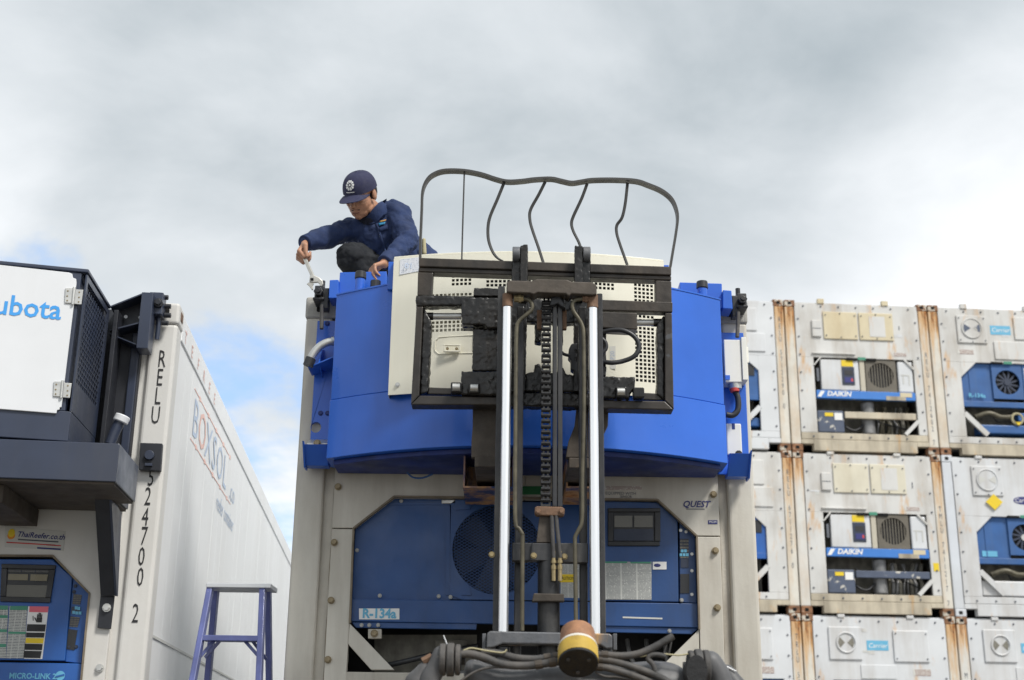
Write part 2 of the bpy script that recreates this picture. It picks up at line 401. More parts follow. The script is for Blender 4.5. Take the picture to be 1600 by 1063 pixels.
        fs_ += [(t_, k, (k + 1) % n) for k in range(n)] + [(b_, (m - 2) * n + (k + 1) % n, (m - 2) * n + k) for k in range(n)]
        return s.add([v + c for v in vs_], fs_)
    def capsule(s, a, b, r0, r1=None, n=14):
        r1 = r0 if r1 is None else r1
        s.cyl(a, b, r0, r1, n); s.ball(a, r0 * 1.0, n, 8); s.ball(b, r1 * 1.0, n, 8)
        return s
    def ring(s, c, R, r, axis='y', n=32, k=8):
        c = Vector(c); o = len(s.v)
        for i in range(n):
            a = 2 * math.pi * i / n
            for j in range(k):
                b = 2 * math.pi * j / k
                q = ((R + r * math.cos(b)) * math.cos(a), r * math.sin(b), (R + r * math.cos(b)) * math.sin(a))
                if axis == 'z': q = (q[0], q[2], q[1])
                s.v.append(tuple(c + Vector(q)))
        for i in range(n):
            for j in range(k):
                s.f.append((o + i * k + j, o + i * k + (j + 1) % k, o + ((i + 1) % n) * k + (j + 1) % k, o + ((i + 1) % n) * k + j))
        return s
    def build(s, name, m, parent=None, bevel=0.0, smooth=False, kind=None, label=None, seg=2):
        off = Vector((0, 0, 0))
        if parent is not None:
            r = parent
            while r.parent is not None:
                r = r.parent
            if r.get('_w'):
                off = Vector(r['_w'])
        me = bpy.data.meshes.new(name)
        me.from_pydata([tuple(CUR[0].T(v) - off) for v in s.v], [], s.f)
        bm = bmesh.new(); bm.from_mesh(me); bmesh.ops.recalc_face_normals(bm, faces=bm.faces); bm.to_mesh(me); bm.free()
        me.materials.append(MATS[m])
        o = bpy.data.objects.new(name, me); COL.objects.link(o); o.parent = parent
        if smooth:
            me.polygons.foreach_set('use_smooth', [True] * len(me.polygons))
            try:
                me.set_sharp_from_angle(angle=rad(38))
            except Exception:
                pass
        if bevel:
            bv = o.modifiers.new('bevel', 'BEVEL'); bv.width = bevel; bv.segments = seg; bv.limit_method = 'ANGLE'; bv.angle_limit = rad(40)
        if kind: o['kind'] = kind
        if label: o['label'] = label
        return o

def smooth_path(pts, steps=6):
    P = [Vector(p) for p in pts]
    if len(P) < 3 or steps <= 1:
        return P
    out = []
    for i in range(len(P) - 1):
        a = P[max(i - 1, 0)]; b = P[i]; c = P[i + 1]; d = P[min(i + 2, len(P) - 1)]
        for k in range(steps):
            t = k / steps
            out.append(0.5 * ((2 * b) + (c - a) * t + (2 * a - 5 * b + 4 * c - d) * t * t + (3 * b - 3 * c + d - a) * t ** 3))
    out.append(P[-1])
    return out

def thing(name, label, cat, loc=(0, 0, 0), rz=0.0, group=None):
    o = bpy.data.objects.new(name, None); COL.objects.link(o)
    o.location = loc; o.rotation_euler = (0, 0, rz); o.empty_display_size = 0.2
    o['label'] = label; o['category'] = cat
    if group: o['group'] = group
    if rz == 0: o['_w'] = tuple(loc)
    return o
def struct(o):
    o['kind'] = 'structure'; return o

class Frame:
    """a working plane in the yard: origin, heading; reads where a sighted ray meets that plane"""
    def __init__(s, ox=0, oy=0, rz=0.0):
        s.o = Vector((ox, oy, 0)); s.e1 = Vector((math.cos(rz), math.sin(rz), 0)); s.e2 = Vector((-math.sin(rz), math.cos(rz), 0))
    def at(s, u, v, c=0.0):
        d = fwd + rt * ((u - 800) / LENS_PX) - upv * ((v - 531.5) / LENS_PX)
        C0 = Vector((0, 0, EYE)); t = ((s.o - C0).dot(s.e2) + c) / d.dot(s.e2)
        p = C0 + d * t - s.o
        return (p.dot(s.e1), p.z)
    def T(s, p):
        return s.o + s.e1 * p[0] + s.e2 * p[1] + Vector((0, 0, p[2]))
    def P(s, u, v, c):
        x, z = s.at(u, v, c); return Vector((x, c, z))
    def poly(s, mb, pts, c, depth):
        return mb.py([s.at(u, v, c) for u, v in pts], c, c + depth)
    def rect(s, mb, u0, v0, u1, v1, c, depth):
        return s.poly(mb, [(u0, v0), (u1, v0), (u1, v1), (u0, v1)], c, depth)
WF = Frame()
CUR = [WF]
def use(fr):
    CUR[0] = fr

def text(body, m, parent, at, size, name='lettering', face='front', sx=1.0, shear=0.0, bold=0.0, align='CENTER', ang=0.0, raw=False):
    """flat lettering laid on a surface; at = centre of the words (x, y, z)"""
    cu = bpy.data.curves.new('lettering', 'FONT'); cu.body = body; cu.size = size; cu.shear = shear; cu.offset = bold
    cu.align_x = align; cu.align_y = 'CENTER'; cu.resolution_u = 2
    t = bpy.data.objects.new('lettering', cu)
    me0 = bpy.data.meshes.new_from_object(t)
    mb = MB(); ca, sa = math.cos(ang), math.sin(ang)
    for v in me0.vertices:
        a, b = v.co.x * sx, v.co.y
        a, b = a * ca - b * sa, a * sa + b * ca
        if face == 'front': mb.v.append((at[0] + a, at[1], at[2] + b))
        else: mb.v.append((at[0], at[1] + a, at[2] + b))
    mb.f = [tuple(p.vertices) for p in me0.polygons]
    bpy.data.objects.remove(t); bpy.data.meshes.remove(me0); bpy.data.curves.remove(cu)
    return mb.build(name, m, parent)
def bolts(parent, spots, r, h, m='bolt_brown', name='bolt', n=10):
    """hex-ish bolt heads, one object each, sharing one mesh; spots are (x, y, z) with the head pointing to -y"""
    mb = MB(); mb.cyl((0, 0, 0), (0, -h * 0.45, 0), r * 1.25, n=n); mb.cyl((0, -h * 0.4, 0), (0, -h, 0), r, r * 0.85, n=6)
    first = None
    rr = parent
    while rr.parent is not None: rr = rr.parent
    off = Vector(rr['_w']) if rr.get('_w') else Vector((0, 0, 0))
    for p in spots:
        if first is None:
            me = bpy.data.meshes.new(name); me.from_pydata(mb.v, [], mb.f); me.materials.append(MATS[m]); first = me
        o = bpy.data.objects.new(name, first); COL.objects.link(o); o.parent = parent; o.location = CUR[0].T(p) - off; o.rotation_euler = (0, 0, math.atan2(CUR[0].e1.y, CUR[0].e1.x))

# ------------------------------------------------------------------ the yard
mb = MB(); mb.add([(-600, -600, 0), (600, -600, 0), (600, 900, 0), (-600, 900, 0)], [(0, 1, 2, 3)])
struct(mb.build('ground', 'asphalt'))
mb = MB(); mb.pz([(1.9, 19.6), (30, 21.6), (30, 40), (1.9, 40)], 0.0, 1.275)
struct(mb.build('raised_yard', 'concrete', bevel=0.03))

ROOF = 4.06
# ------------------------------------------------------------------ trailers under the two near containers
def trailer(label, fr, x0, x1):
    use(WF)
    p = fr.T(((x0 + x1) / 2, 0, 0))
    t = thing('trailer_chassis', label, 'trailer', (p.x, p.y, 0), group='container trailers')
    use(fr)
    xm = (x0 + x1) / 2
    for sx in (-1, 1):
        m_ = MB(); m_.box(xm + sx * 0.45 - 0.06, xm + sx * 0.45 + 0.06, 0.1, 12.0, 0.85, 1.12); m_.build('main_beam', 'chassis_black', t, bevel=0.008)
        m_ = MB(); m_.box(xm + sx * 0.7 - 0.06, xm + sx * 0.7 + 0.06, 2.4, 2.52, 0.04, 0.86); m_.box(xm + sx * 0.7 - 0.14, xm + sx * 0.7 + 0.14, 2.32, 2.6, 0.0, 0.04)
        m_.build('landing_leg', 'chassis_black', t, bevel=0.006)
    m_ = MB()
    for y in (0.12, 2.46, 6.0, 9.2, 10.5, 11.9):
        m_.box(xm - 1.2, xm + 1.2, y - 0.07, y + 0.07, 0.98, 1.16)
    m_.build('cross_bolster', 'chassis_black', t)
    for y in (9.2, 10.5):
        for sx in (-1, 1):
            m_ = MB(); c = xm + sx * 0.98
            m_.cyl((c - 0.14, y, 0.5), (c + 0.14, y, 0.5), 0.5, n=28); w_ = m_.build('wheel', 'tyre', t, bevel=0.03)
            m_ = MB(); m_.cyl((c - 0.15, y, 0.5), (c + 0.15, y, 0.5), 0.26, n=20); m_.build('rim', 'galv', w_)
        m_ = MB(); m_.cyl((xm - 0.9, y, 0.5), (xm + 0.9, y, 0.5), 0.07, n=12); m_.box(xm - 0.5, xm - 0.4, y - 0.05, y + 0.05, 0.5, 0.86); m_.box(xm + 0.4, xm + 0.5, y - 0.05, y + 0.05, 0.5, 0.86)
        m_.build('axle', 'chassis_black', t)
FL = Frame(-1.89, 7.0, rad(5))
FM = Frame(0.0, 6.84, 0.0)
trailer('black trailer chassis carrying the middle container behind the forklift', FM, -1.141, 1.298)
trailer('black trailer chassis carrying the long white container at the left', FL, -2.438, 0.0)

# ------------------------------------------------------------------ middle reefer container
use(WF)
XL, XR, YF = -1.141, 1.298, 6.84
box1 = thing('reefer_container', 'white refrigerated container behind the forklift mast with a blue cooling unit', 'container', ((XL + XR) / 2, YF, 1.16))
at = lambda u, v: WF.at(u, v, YF)
xpl = at(498, 900)[0]; xpr = at(1142, 900)[0]            # inner edges of the two posts
xl = at(514.5, 900)[0]; xr = at(1127.5, 900)[0]          # outer edges of the front panel
ZB, ZT = 1.16, 4.06
for a, b, s_ in ((XL, xpl, 1), (xpr, XR, -1)):
    m_ = MB()
    m_.box(a, b, YF, YF + 0.14, ZB + 0.12, ZT - 0.12)
    m_.build('corner_post', 'white_main', box1, bevel=0.018, seg=3)
    for z in (ZB, ZT - 0.125):
        m_ = MB(); m_.box(min(a, b) - 0.006 if s_ > 0 else b - 0.172, a + 0.172 if s_ > 0 else b + 0.006, YF - 0.008, YF + 0.16, z, z + 0.125)
        c_ = m_.build('corner_casting', 'casting_grey', box1, bevel=0.014, seg=3)
        m_ = MB(); cx = (a + 0.085) if s_ > 0 else (b - 0.085); m_.box(cx - 0.032, cx + 0.032, YF - 0.0105, YF + 0.01, z + 0.03, z + 0.09); m_.build('casting_hole', 'hole_black', c_, bevel=0.01)
    # recessed channel between post and panel
    m_ = MB(); p0, p1 = (xpl, xl) if s_ > 0 else (xr, xpr)
    m_.box(p0 - 0.002, p1 + 0.002, YF + 0.035, YF + 0.06, ZB + 0.1, ZT - 0.05); m_.build('post_channel', 'white_main_worn', box1)
    m_ = MB(); q = xl if s_ > 0 else xr
    pts = [(q + random.uniform(-0.003, 0.003), YF + 0.032, z) for z in [ZB + 0.1 + k * 0.09 for k in range(32)]]
    m_.tube(pts, 0.0055, n=6, steps=2); m_.build('sealant_bead', 'seam_grime', box1)
# front panel with the chamfered opening, in two halves, and its lower sill
TLa, TLb, BL = at(616, 777), at(553, 826), at(543.5, 1012)
TRa, TRb, BR = at(1027, 782), at(1088, 838), at(1094, 1012)
xm = at(820, 780)[0]; zt = (TLa[1] + TRa[1]) / 2
zs = at(560, 1050)[1]; zlow = ZB + 0.16
zsp = at(535, 826)[1]
m_ = MB()
m_.py([(xl, zsp + 0.0025), (TLb[0], TLb[1] + 0.0025), TLa, (xm, zt), (xm, ZT - 0.05), (xl, ZT - 0.05)], YF, YF + 0.05); m_.build('front_panel', 'white_main', box1, bevel=0.004)
m_ = MB(); m_.py([(xr, ZT - 0.05), (xm + 0.001, ZT - 0.05), (xm + 0.001, zt), TRa, (TRb[0], TRb[1] + 0.0025), (xr, TRb[1] + 0.0025)], YF, YF + 0.05); m_.build('front_panel', 'white_main', box1, bevel=0.004)
m_ = MB(); m_.py([(xl, zlow), (BL[0] - 0.01, zlow), BL, (TLb[0], TLb[1] - 0.0025), (xl, zsp - 0.0025)], YF, YF + 0.05); m_.build('front_panel', 'white_main', box1, bevel=0.004)
m_ = MB(); m_.py([(BR[0] + 0.01, zlow), (xr, zlow), (xr, TRb[1] - 0.0025), (TRb[0], TRb[1] - 0.0025), BR], YF, YF + 0.05); m_.build('front_panel', 'white_main', box1, bevel=0.004)
m_ = MB(); m_.box(BL[0] - 0.008, BR[0] + 0.008, YF + 0.002, YF + 0.07, zs - 0.07, zs); m_.build('sill_bar', 'white_main_worn', box1, bevel=0.006)
m_ = MB(); m_.box(xpl, xpr, YF + 0.003, YF + 0.14, ZB, zlow - 0.001); m_.build('bottom_rail', 'white_main_worn', box1, bevel=0.006)
for pts in ([(546, 974), (616, 1047), (580, 1047), (543, 1006)], [(1092, 984), (1093, 1022), (1060, 1055), (1020, 1055)]):
    m_ = MB(); WF.poly(m_, pts, YF + 0.004, 0.045); m_.build('corner_brace', 'white_main', box1, bevel=0.004)
# thin dark rubber edge round the opening
m_ = MB(); e_ = YF + 0.006
ring = [WF.P(u, v, e_) for u, v in ((547, 974), (552.5, 826), (616, 776.5), (1027, 781.5), (1088.5, 838), (1092.5, 984))]
for a, b in zip(ring[:-1], ring[1:]):
    m_.bar(a, b, 0.009, 0.03)
m_.build('edge_seal', 'seam_grime', box1)
# cooling unit behind the opening
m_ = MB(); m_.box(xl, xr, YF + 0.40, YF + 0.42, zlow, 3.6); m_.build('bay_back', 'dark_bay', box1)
m_ = MB(); m_.box(xl, xr, YF + 0.055, YF + 0.40, zlow - 0.02, zlow + 0.0); m_.build('bay_floor', 'grime_panel', box1)
YB = YF + 0.045
m_ = MB(); WF.poly(m_, [(549, 945), (555, 827), (617, 778), (704, 779), (704, 945)], YB, 0.02); lp = m_.build('side_cover', 'reefer_blue', box1, bevel=0.004)
m_ = MB(); WF.rect(m_, 584, 786, 702, 789, YB - 0.005, 0.006); m_.build('cover_fold', 'reefer_blue', lp)
m_ = MB(); WF.poly(m_, [(697, 790), (703, 790), (703, 930), (697, 930)], YB - 0.007, 0.008); m_.build('cover_fold', 'reefer_blue', lp)
# fan cover: a sheet with a round mouth
fc = at(776, 857); FR = at(846, 857)[0] - fc[0]
x0, z1 = at(704.5, 781); x1, z0 = at(943, 938)
m_ = MB(); n_ = 40
arc = [(fc[0] + FR * math.cos(a), fc[1] + FR * math.sin(a)) for a in [2 * math.pi * k / n_ for k in range(n_ + 1)]]
top = [arc[k] for k in range(0, n_ // 2 + 1)]; bot = [arc[k] for k in range(n_ // 2, n_ + 1)]
m_.py([(x1, fc[1]), (x1, z1), (x0, z1), (x0, fc[1])] + top[::-1], YB - 0.004, YB + 0.012)
m_.py([(x0, fc[1]), (x0, z0), (x1, z0), (x1, fc[1])] + bot[::-1], YB - 0.004, YB + 0.012)
fcov = m_.build('fan_cover', 'reefer_blue', box1)
m_ = MB(); m_.cyl((fc[0], YB + 0.01, fc[1]), (fc[0], YB + 0.16, fc[1]), FR, n=40); m_.f = m_.f[2:]; m_.build('fan_throat', 'black_plastic', fcov)
m_ = MB(); m_.cyl((fc[0], YB + 0.17, fc[1]), (fc[0], YB + 0.18, fc[1]), FR * 1.1, n=40); m_.build('fan_back', 'fan_dark_blue', fcov)
m_ = MB(); m_.cyl((fc[0], YB + 0.05, fc[1]), (fc[0], YB + 0.12, fc[1]), 0.05, n=18); m_.build('fan_hub', 'black_plastic', fcov, bevel=0.01)
for k in range(6):
    a = k * math.pi / 3 + 0.3; m_ = MB()
    c_, s_ = math.cos(a), math.sin(a)
    q = lambda r, t, y: (fc[0] + r * c_ - t * s_, y, fc[1] + r * s_ + t * c_)
    m_.hexa([q(0.045, -0.035, YB + 0.06), q(FR * 0.93, -0.07, YB + 0.05), q(FR * 0.93, 0.07, YB + 0.11), q(0.045, 0.035, YB + 0.09),
             q(0.045, -0.035, YB + 0.066), q(FR * 0.93, -0.07, YB + 0.056), q(FR * 0.93, 0.07, YB + 0.116), q(0.045, 0.035, YB + 0.096)])
    m_.build('fan_blade', 'keypad', fcov)
m_ = MB()                                              # expanded-metal guard over the mouth
for k in range(-16, 17):
    h = math.sqrt(max(0, 1 - (k / 16.5) ** 2)) * FR; t = k / 16.5 * FR
    for sg in (-1, 1):
        ca, sa = math.cos(rad(30)), sg * math.sin(rad(30))
        a = (fc[0] + ca * -h - sa * t, YB - 0.003, fc[1] + sa * -h + ca * t); b = (fc[0] + ca * h - sa * t, YB - 0.003, fc[1] + sa * h + ca * t)
        m_.bar(a, b, 0.0030, 0.002)
m_.build('fan_guard', 'reefer_blue', fcov, kind='stuff')
for pts in ([(703, 788), (712, 781), (738, 781), (734, 796), (712, 797)], [(703, 930), (703, 912), (733, 916), (736, 930)]):
    m_ = MB(); WF.poly(m_, pts, YB - 0.012, 0.009); m_.build('guard_bracket', 'reefer_blue', fcov)
m_ = MB(); WF.poly(m_, [(703, 916), (708, 916), (708, 926), (726, 932), (943, 935), (943, 939), (722, 937), (703, 930)], YB - 0.014, 0.011); m_.build('guard_rim', 'reefer_blue', fcov)
# control box and keypad column
m_ = MB(); WF.poly(m_, [(943.5, 783), (1027, 785), (1059, 813), (1060.5, 941), (943.5, 939)], YB - 0.018, 0.03); cbx = m_.build('control_box', 'reefer_blue', box1, bevel=0.005)
m_ = MB(); WF.poly(m_, [(1061.5, 814), (1086, 837), (1089, 943), (1062, 941)], YB - 0.004, 0.02); kp = m_.build('keypad_panel', 'reefer_blue', box1, bevel=0.003)
YC = YB - 0.018
m_ = MB()
for q in ((950, 794, 1032, 800), (950, 846, 1031, 853), (950, 800, 958, 846), (1023, 800, 1032, 846)):
    WF.rect(m_, *q, YC - 0.016, 0.018)
dsp = m_.build('display_bezel', 'black_plastic', cbx, bevel=0.003)
m_ = MB(); WF.rect(m_, 958, 800, 1023, 846, YC - 0.004, 0.004); m_.build('display_window', 'black_plastic', dsp)
for q in ((960, 806, 988, 824), (991, 806, 1020, 824)):
    m_ = MB(); WF.rect(m_, *q, YC - 0.008, 0.003); m_.build('display_screen', 'display_glass', dsp)
m_ = MB(); WF.rect(m_, 959, 827, 1021, 845, YC - 0.009, 0.004); m_.build('key_cover', 'keypad', dsp)
for q, mt in (((1062.5, 842, 1076, 872), 'print_keys'), ((1064, 873, 1076, 887), 'keypad'), ((1063, 897, 1077, 927), 'black_plastic')):
    m_ = MB(); WF.rect(m_, *q, YB - 0.008, 0.004); m_.build('keypad', mt, kp)
for u, v in ((1066, 861), (1071, 861), (1064, 867), (1069, 867), (1074, 867)):
    m_ = MB(); WF.rect(m_, u - 2, v - 2.2, u + 2, v + 2.2, YB - 0.011, 0.004); m_.build('key', 'ink_cyan', kp)
bolts(kp, [WF.P(u, v, YB - 0.004) for u, v in ((1063.5, 829), (1072, 831), (1081, 866), (1081, 892), (1081, 929))], 0.007, 0.006, 'galv', 'screw')
# lower strip of the unit
m_ = MB(); WF.poly(m_, [(547.5, 936), (1091.5, 943), (1091.5, 981), (548, 971)], YB - 0.022, 0.03); low_ = m_.build('lower_cover', 'reefer_blue', box1, bevel=0.004)
m_ = MB(); WF.poly(m_, [(549, 972), (745, 974), (744, 984), (556, 981)], YB - 0.012, 0.02); m_.build('lower_lip', 'reefer_blue', low_, bevel=0.003)
m_ = MB(); WF.poly(m_, [(940, 978), (1091.5, 982), (1081, 991), (940, 988)], YB - 0.012, 0.02); m_.build('lower_lip', 'reefer_blue', low_, bevel=0.003)
m_ = MB(); WF.rect(m_, 561, 951, 624, 968, YB - 0.024, 0.003); lb = m_.build('refrigerant_label', 'print_white', low_)
x_, z_ = WF.at(592.5, 959.5, YB - 0.026); text('R-134a', 'ink_cyan', low_, (x_, YB - 0.0265, z_), 0.066, sx=0.93, bold=0.0022)
m_ = MB(); WF.poly(m_, [(973, 963.5), (1035, 965.5), (1035, 968), (973, 966)], YB - 0.024, 0.003); m_.build('white_strip', 'sticker_grey', low_)
bolts(box1, [WF.P(u, v, YB - 0.002) for u, v in ((558, 860), (627, 783), (694, 784), (708, 784))], 0.0085, 0.008, 'galv_dull', 'bolt')
bolts(box1, [WF.P(u, v, YB - 0.022) for u, v in ((593.5, 931), (685.5, 932), (704, 933), (1065, 938), (1046, 986), (565, 977), (577, 977), (591, 977))], 0.0085, 0.008, 'galv_dull', 'bolt')
m_ = MB(); WF.rect(m_, 690, 781, 712, 787, YB - 0.012, 0.01); m_.build('latch', 'galv', box1, bevel=0.003)
m_ = MB(); WF.rect(m_, 575, 983, 596, 998, YF + 0.03, 0.03); clip_ = m_.build('mounting_clip', 'white_main_worn', box1, bevel=0.003)
bolts(clip_, [WF.P(585, 990, YF + 0.03)], 0.016, 0.014, 'bolt_brown', 'bolt')
bolts(box1, [WF.P(u, v, YF) for u, v in ((528.5, 761), (522.5, 848), (517.5, 938.5), (512.5, 1031))], 0.015, 0.022)
bolts(box1, [WF.P(u, v, YF) for u, v in ((1114.5, 773), (1117.5, 861), (1120.5, 950))], 0.015, 0.022)
# lower bay: compressor, piping, soiled plates
m_ = MB(); WF.poly(m_, [(585, 992), (745, 992), (745, 1063), (585, 1063)], YF + 0.22, 0.01); m_.build('soiled_plate', 'grime_panel', box1)
m_ = MB(); WF.rect(m_, 680, 1000, 730, 1020, YF + 0.19, 0.02); m_.build('terminal_box', 'grime_panel', box1, bevel=0.004)
m_ = MB(); m_.tube([WF.P(u, v, c) for u, v, c in ((605, 1040, YF + 0.12), (640, 1032, YF + 0.1), (690, 1020, YF + 0.12), (745, 1010, YF + 0.2))], 0.014); m_.build('bay_hose', 'black_plastic', box1, smooth=True)
m_ = MB(); a = WF.P(700, 1085, YF + 0.2); m_.cyl(a + Vector((0, 0, -0.25)), a + Vector((0, 0, 0.12)), 0.12, n=22); m_.build('compressor', 'bay_pipe', box1, bevel=0.03, smooth=True)
for k in range(3):
    m_ = MB(); m_.tube([WF.P(980 + 30 * k, 1000, YF + 0.25), WF.P(985 + 28 * k, 1025, YF + 0.2), WF.P(1000 + 25 * k, 1060, YF + 0.22), WF.P(1000 + 25 * k, 1110, YF + 0.22)], 0.012); m_.build('bay_pipe', 'bay_pipe', box1, smooth=True)
# notices
def label_plate(parent, q, y, m, name='notice'):
    m_ = MB(); WF.rect(m_, *q, y, 0.0025); return m_.build(name, m, parent)
label_plate(cbx, (945, 878, 1018, 937), YC - 0.003, 'print_table', 'instruction_table')
label_plate(cbx, (945, 877.5, 980, 880), YC - 0.005, 'ink_teal', 'table_header'); label_plate(cbx, (985, 878, 1017, 880.5), YC - 0.005, 'ink_teal', 'table_header')
sk = label_plate(cbx, (1020, 878, 1041.5, 890), YC - 0.003, 'print_white', 'maker_sticker')
m_ = MB(); m_.ball(WF.P(1027, 883.5, YC - 0.004), (0.018, 0.001, 0.009), 16, 8); m_.build('oval_mark', 'ink_navy', cbx)
label_plate(fcov, (876, 879, 909, 935), YB - 0.008, 'print_table', 'instruction_table')
label_plate(fcov, (874, 897.5, 897, 910), YB - 0.011, 'ink_yellow', 'caution_sticker')
x_, z_ = WF.at(885.5, 904, YB - 0.013); text('CAUTION', 'ink_black', fcov, (x_, YB - 0.0125, z_), 0.024, sx=0.75)
x_, z_ = WF.at(1087, 788.5, YF); text('QUEST', 'ink_navy', box1, (x_, YF - 0.003, z_), 0.047, sx=0.98, shear=0.3, bold=0.001)
label_plate(box1, (1072, 795, 1101, 796.2), YF - 0.0025, 'ink_grey', 'fine_print')
label_plate(box1, (1106.5, 813, 1121, 819), YF - 0.0025, 'ink_navy', 'small_sticker')
x_, z_ = WF.at(1113.7, 816, YF); text('MGW', 'print_white', box1, (x_, YF - 0.0035, z_), 0.016)
label_plate(box1, (940, 760, 1003, 765.5), YF - 0.0025, 'print_small', 'fine_print')
x_, z_ = WF.at(970, 771.5, YF); text('EQUIPPED WITH', 'ink_grey', box1, (x_, YF - 0.003, z_), 0.022)
x_, z_ = WF.at(966, 776.3, YF); text('SENSOR', 'ink_grey', box1, (x_ + .04, YF - 0.003, z_), 0.018)
label_plate(box1, (808, 760, 848, 773), YF - 0.003, 'ink_green', 'green_sticker')
# box of the container
m_ = MB(); m_.box(XL + 0.004, XL + 0.05, YF + 0.14, YF + 12.19, ZB, ZT - 0.12); m_.build('side_wall', 'white_left_side', box1)
m_ = MB(); m_.box(XR - 0.05, XR - 0.004, YF + 0.14, YF + 12.19, ZB, ZT - 0.12); m_.build('side_wall', 'white_left_side', box1)
m_ = MB(); m_.box(XL + 0.05, XR - 0.05, YF + 12.1, YF + 12.19, ZB, ZT - 0.1); m_.build('rear_door', 'white_left_side', box1)
m_ = MB(); m_.box(XL + 0.003, XR - 0.003, YF + 0.16, YF + 12.19, ZT - 0.12, ZT - 0.01); m_.build('roof', 'white_main', box1, bevel=0.01)
m_ = MB(); m_.box(XL + 0.172, XR - 0.172, YF + 0.055, YF + 0.16, ZT - 0.12, ZT - 0.012); m_.build('top_rail', 'white_main', box1, bevel=0.01)
m_ = MB(); m_.box(XL + 0.05, XR - 0.05, YF + 0.14, YF + 12.1, ZB, ZB + 0.15); m_.build('floor', 'white_left_side', box1)

# ------------------------------------------------------------------ long container at the left
use(WF)
p = FL.T((-1.2, 0, 1.16))
box2 = thing('reefer_container', 'long white refrigerated container at left marked RELU 524700 2, receding beside the stepladder', 'container', (p.x, p.y, 1.16))
use(FL)
lat = lambda u, v, c=0.0: FL.at(u, v, c)
pin = -0.150; ped = -0.200
for a, b in ((pin, 0.0), (-2.438, -2.438 + 0.15)):
    m_ = MB(); m_.box(a, b, 0, 0.16, ZB + 0.12, ROOF - 0.115); m_.build('corner_post', 'white_left', box2, bevel=0.020, seg=3)
    for z in (ZB, ROOF - 0.115):
        m_ = MB(); c0 = -0.165 if b == 0 else -2.441; m_.box(c0, c0 + 0.168, -0.005, 0.175, z, z + 0.125); cs = m_.build('corner_casting', 'white_left', box2, bevel=0.016, seg=3)
        m_ = MB(); m_.box(c0 + 0.05, c0 + 0.115, -0.008, 0.01, z + 0.035, z + 0.09); m_.build('casting_hole', 'hole_black', cs, bevel=0.01)
        if b == 0:
            m_ = MB(); m_.box(-0.01, 0.0065, 0.05, 0.125, z + 0.035, z + 0.095); m_.build('casting_hole', 'rusty', cs, bevel=0.01)
m_ = MB(); m_.box(ped - 0.002, pin + 0.004, 0.03, 0.06, ZB + 0.1, ROOF - 0.05); m_.build('post_channel', 'white_left', box2)
m_ = MB(); m_.box(-2.29, -2.236, 0.03, 0.06, ZB + 0.1, ROOF - 0.05); m_.build('post_channel', 'white_left', box2)
# front panel with opening
T0, T1, B1 = lat(83, 869.5), lat(140, 928), lat(126, 1075)
xo = -2.438 - ped                                       # mirrored edge of the panel
mirror = lambda q: (-2.438 - q[0], q[1])
m_ = MB(); m_.py([(ped, ZB + 0.16), (B1[0], ZB + 0.16), B1, T1, T0, (-1.219, T0[1]), (-1.219, ROOF - 0.06), (ped, ROOF - 0.06)], 0.0, 0.045); m_.build('front_panel', 'white_left', box2, bevel=0.004)
m_ = MB(); m_.py([(xo, ZB + 0.16), mirror(B1), mirror(T1), mirror(T0), (-1.22, T0[1]), (-1.22, ROOF - 0.06), (xo, ROOF - 0.06)], 0.0, 0.045); m_.build('front_panel', 'white_left', box2, bevel=0.004)
m_ = MB(); m_.box(-2.29, pin, 0.003, 0.12, ZB, ZB + 0.159); m_.build('bottom_rail', 'white_left', box2)
m_ = MB()
rr = [FL.P(u, v, 0.008) for u, v in ((-150, 868), (83, 869), (140.5, 928), (126.5, 1075))]
for a, b in zip(rr[:-1], rr[1:]): m_.bar(a, b, 0.010, 0.03)
m_.build('edge_seal', 'seam_grime', box2)
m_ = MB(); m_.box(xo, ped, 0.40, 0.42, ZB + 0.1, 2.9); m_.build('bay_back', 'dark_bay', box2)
yb = 0.04
# blue control housing, keypad column, lower cover
m_ = MB(); FL.poly(m_, [(-330, 872), (82, 874), (113, 902), (101, 1033), (-330, 1026)], yb - 0.018, 0.03); cb2 = m_.build('control_box', 'reefer_blue_left', box2, bevel=0.005)
m_ = MB(); FL.poly(m_, [(114, 903), (139, 928), (127, 1037), (102, 1034)], yb - 0.002, 0.02); kp2 = m_.build('keypad_panel', 'reefer_blue_left', box2, bevel=0.003)
m_ = MB(); FL.poly(m_, [(-340, 1029), (128, 1037), (124, 1090), (-340, 1085)], yb - 0.022, 0.03); lc2 = m_.build('lower_cover', 'reefer_blue_left', box2, bevel=0.004)
m_ = MB(); m_.box(-1.9, -0.95, yb - 0.002, yb + 0.015, ZB + 0.9, 2.6); m_.build('fan_cover', 'reefer_blue_left', box2)
yc = yb - 0.018
m_ = MB()
for q in (((2, 881), (87, 883), (86, 890), (2, 888)), ((0, 932), (79, 934), (78, 942), (0, 940)), ((2, 888), (11, 888), (9, 932), (0, 932)), ((77, 890), (86, 890), (79, 934), (71, 934))):
    FL.poly(m_, q, yc - 0.016, 0.018)
ds2 = m_.build('display_bezel', 'black_plastic', cb2, bevel=0.003)
m_ = MB(); FL.poly(m_, [(10, 888), (78, 889), (72, 934), (8, 933)], yc - 0.004, 0.004); m_.build('display_window', 'black_plastic', ds2)
for q in (((13, 897), (44, 897.5), (43, 907), (12, 906.5)), ((48, 897.5), (75, 898), (73, 908), (47, 907.5))):
    m_ = MB(); FL.poly(m_, q, yc - 0.008, 0.003); m_.build('display_screen', 'lcd', ds2)
m_ = MB(); FL.poly(m_, [(11, 891), (76, 892), (75.4, 895), (11, 894)], yc - 0.008, 0.003); m_.build('indicator_row', 'print_keys', ds2)
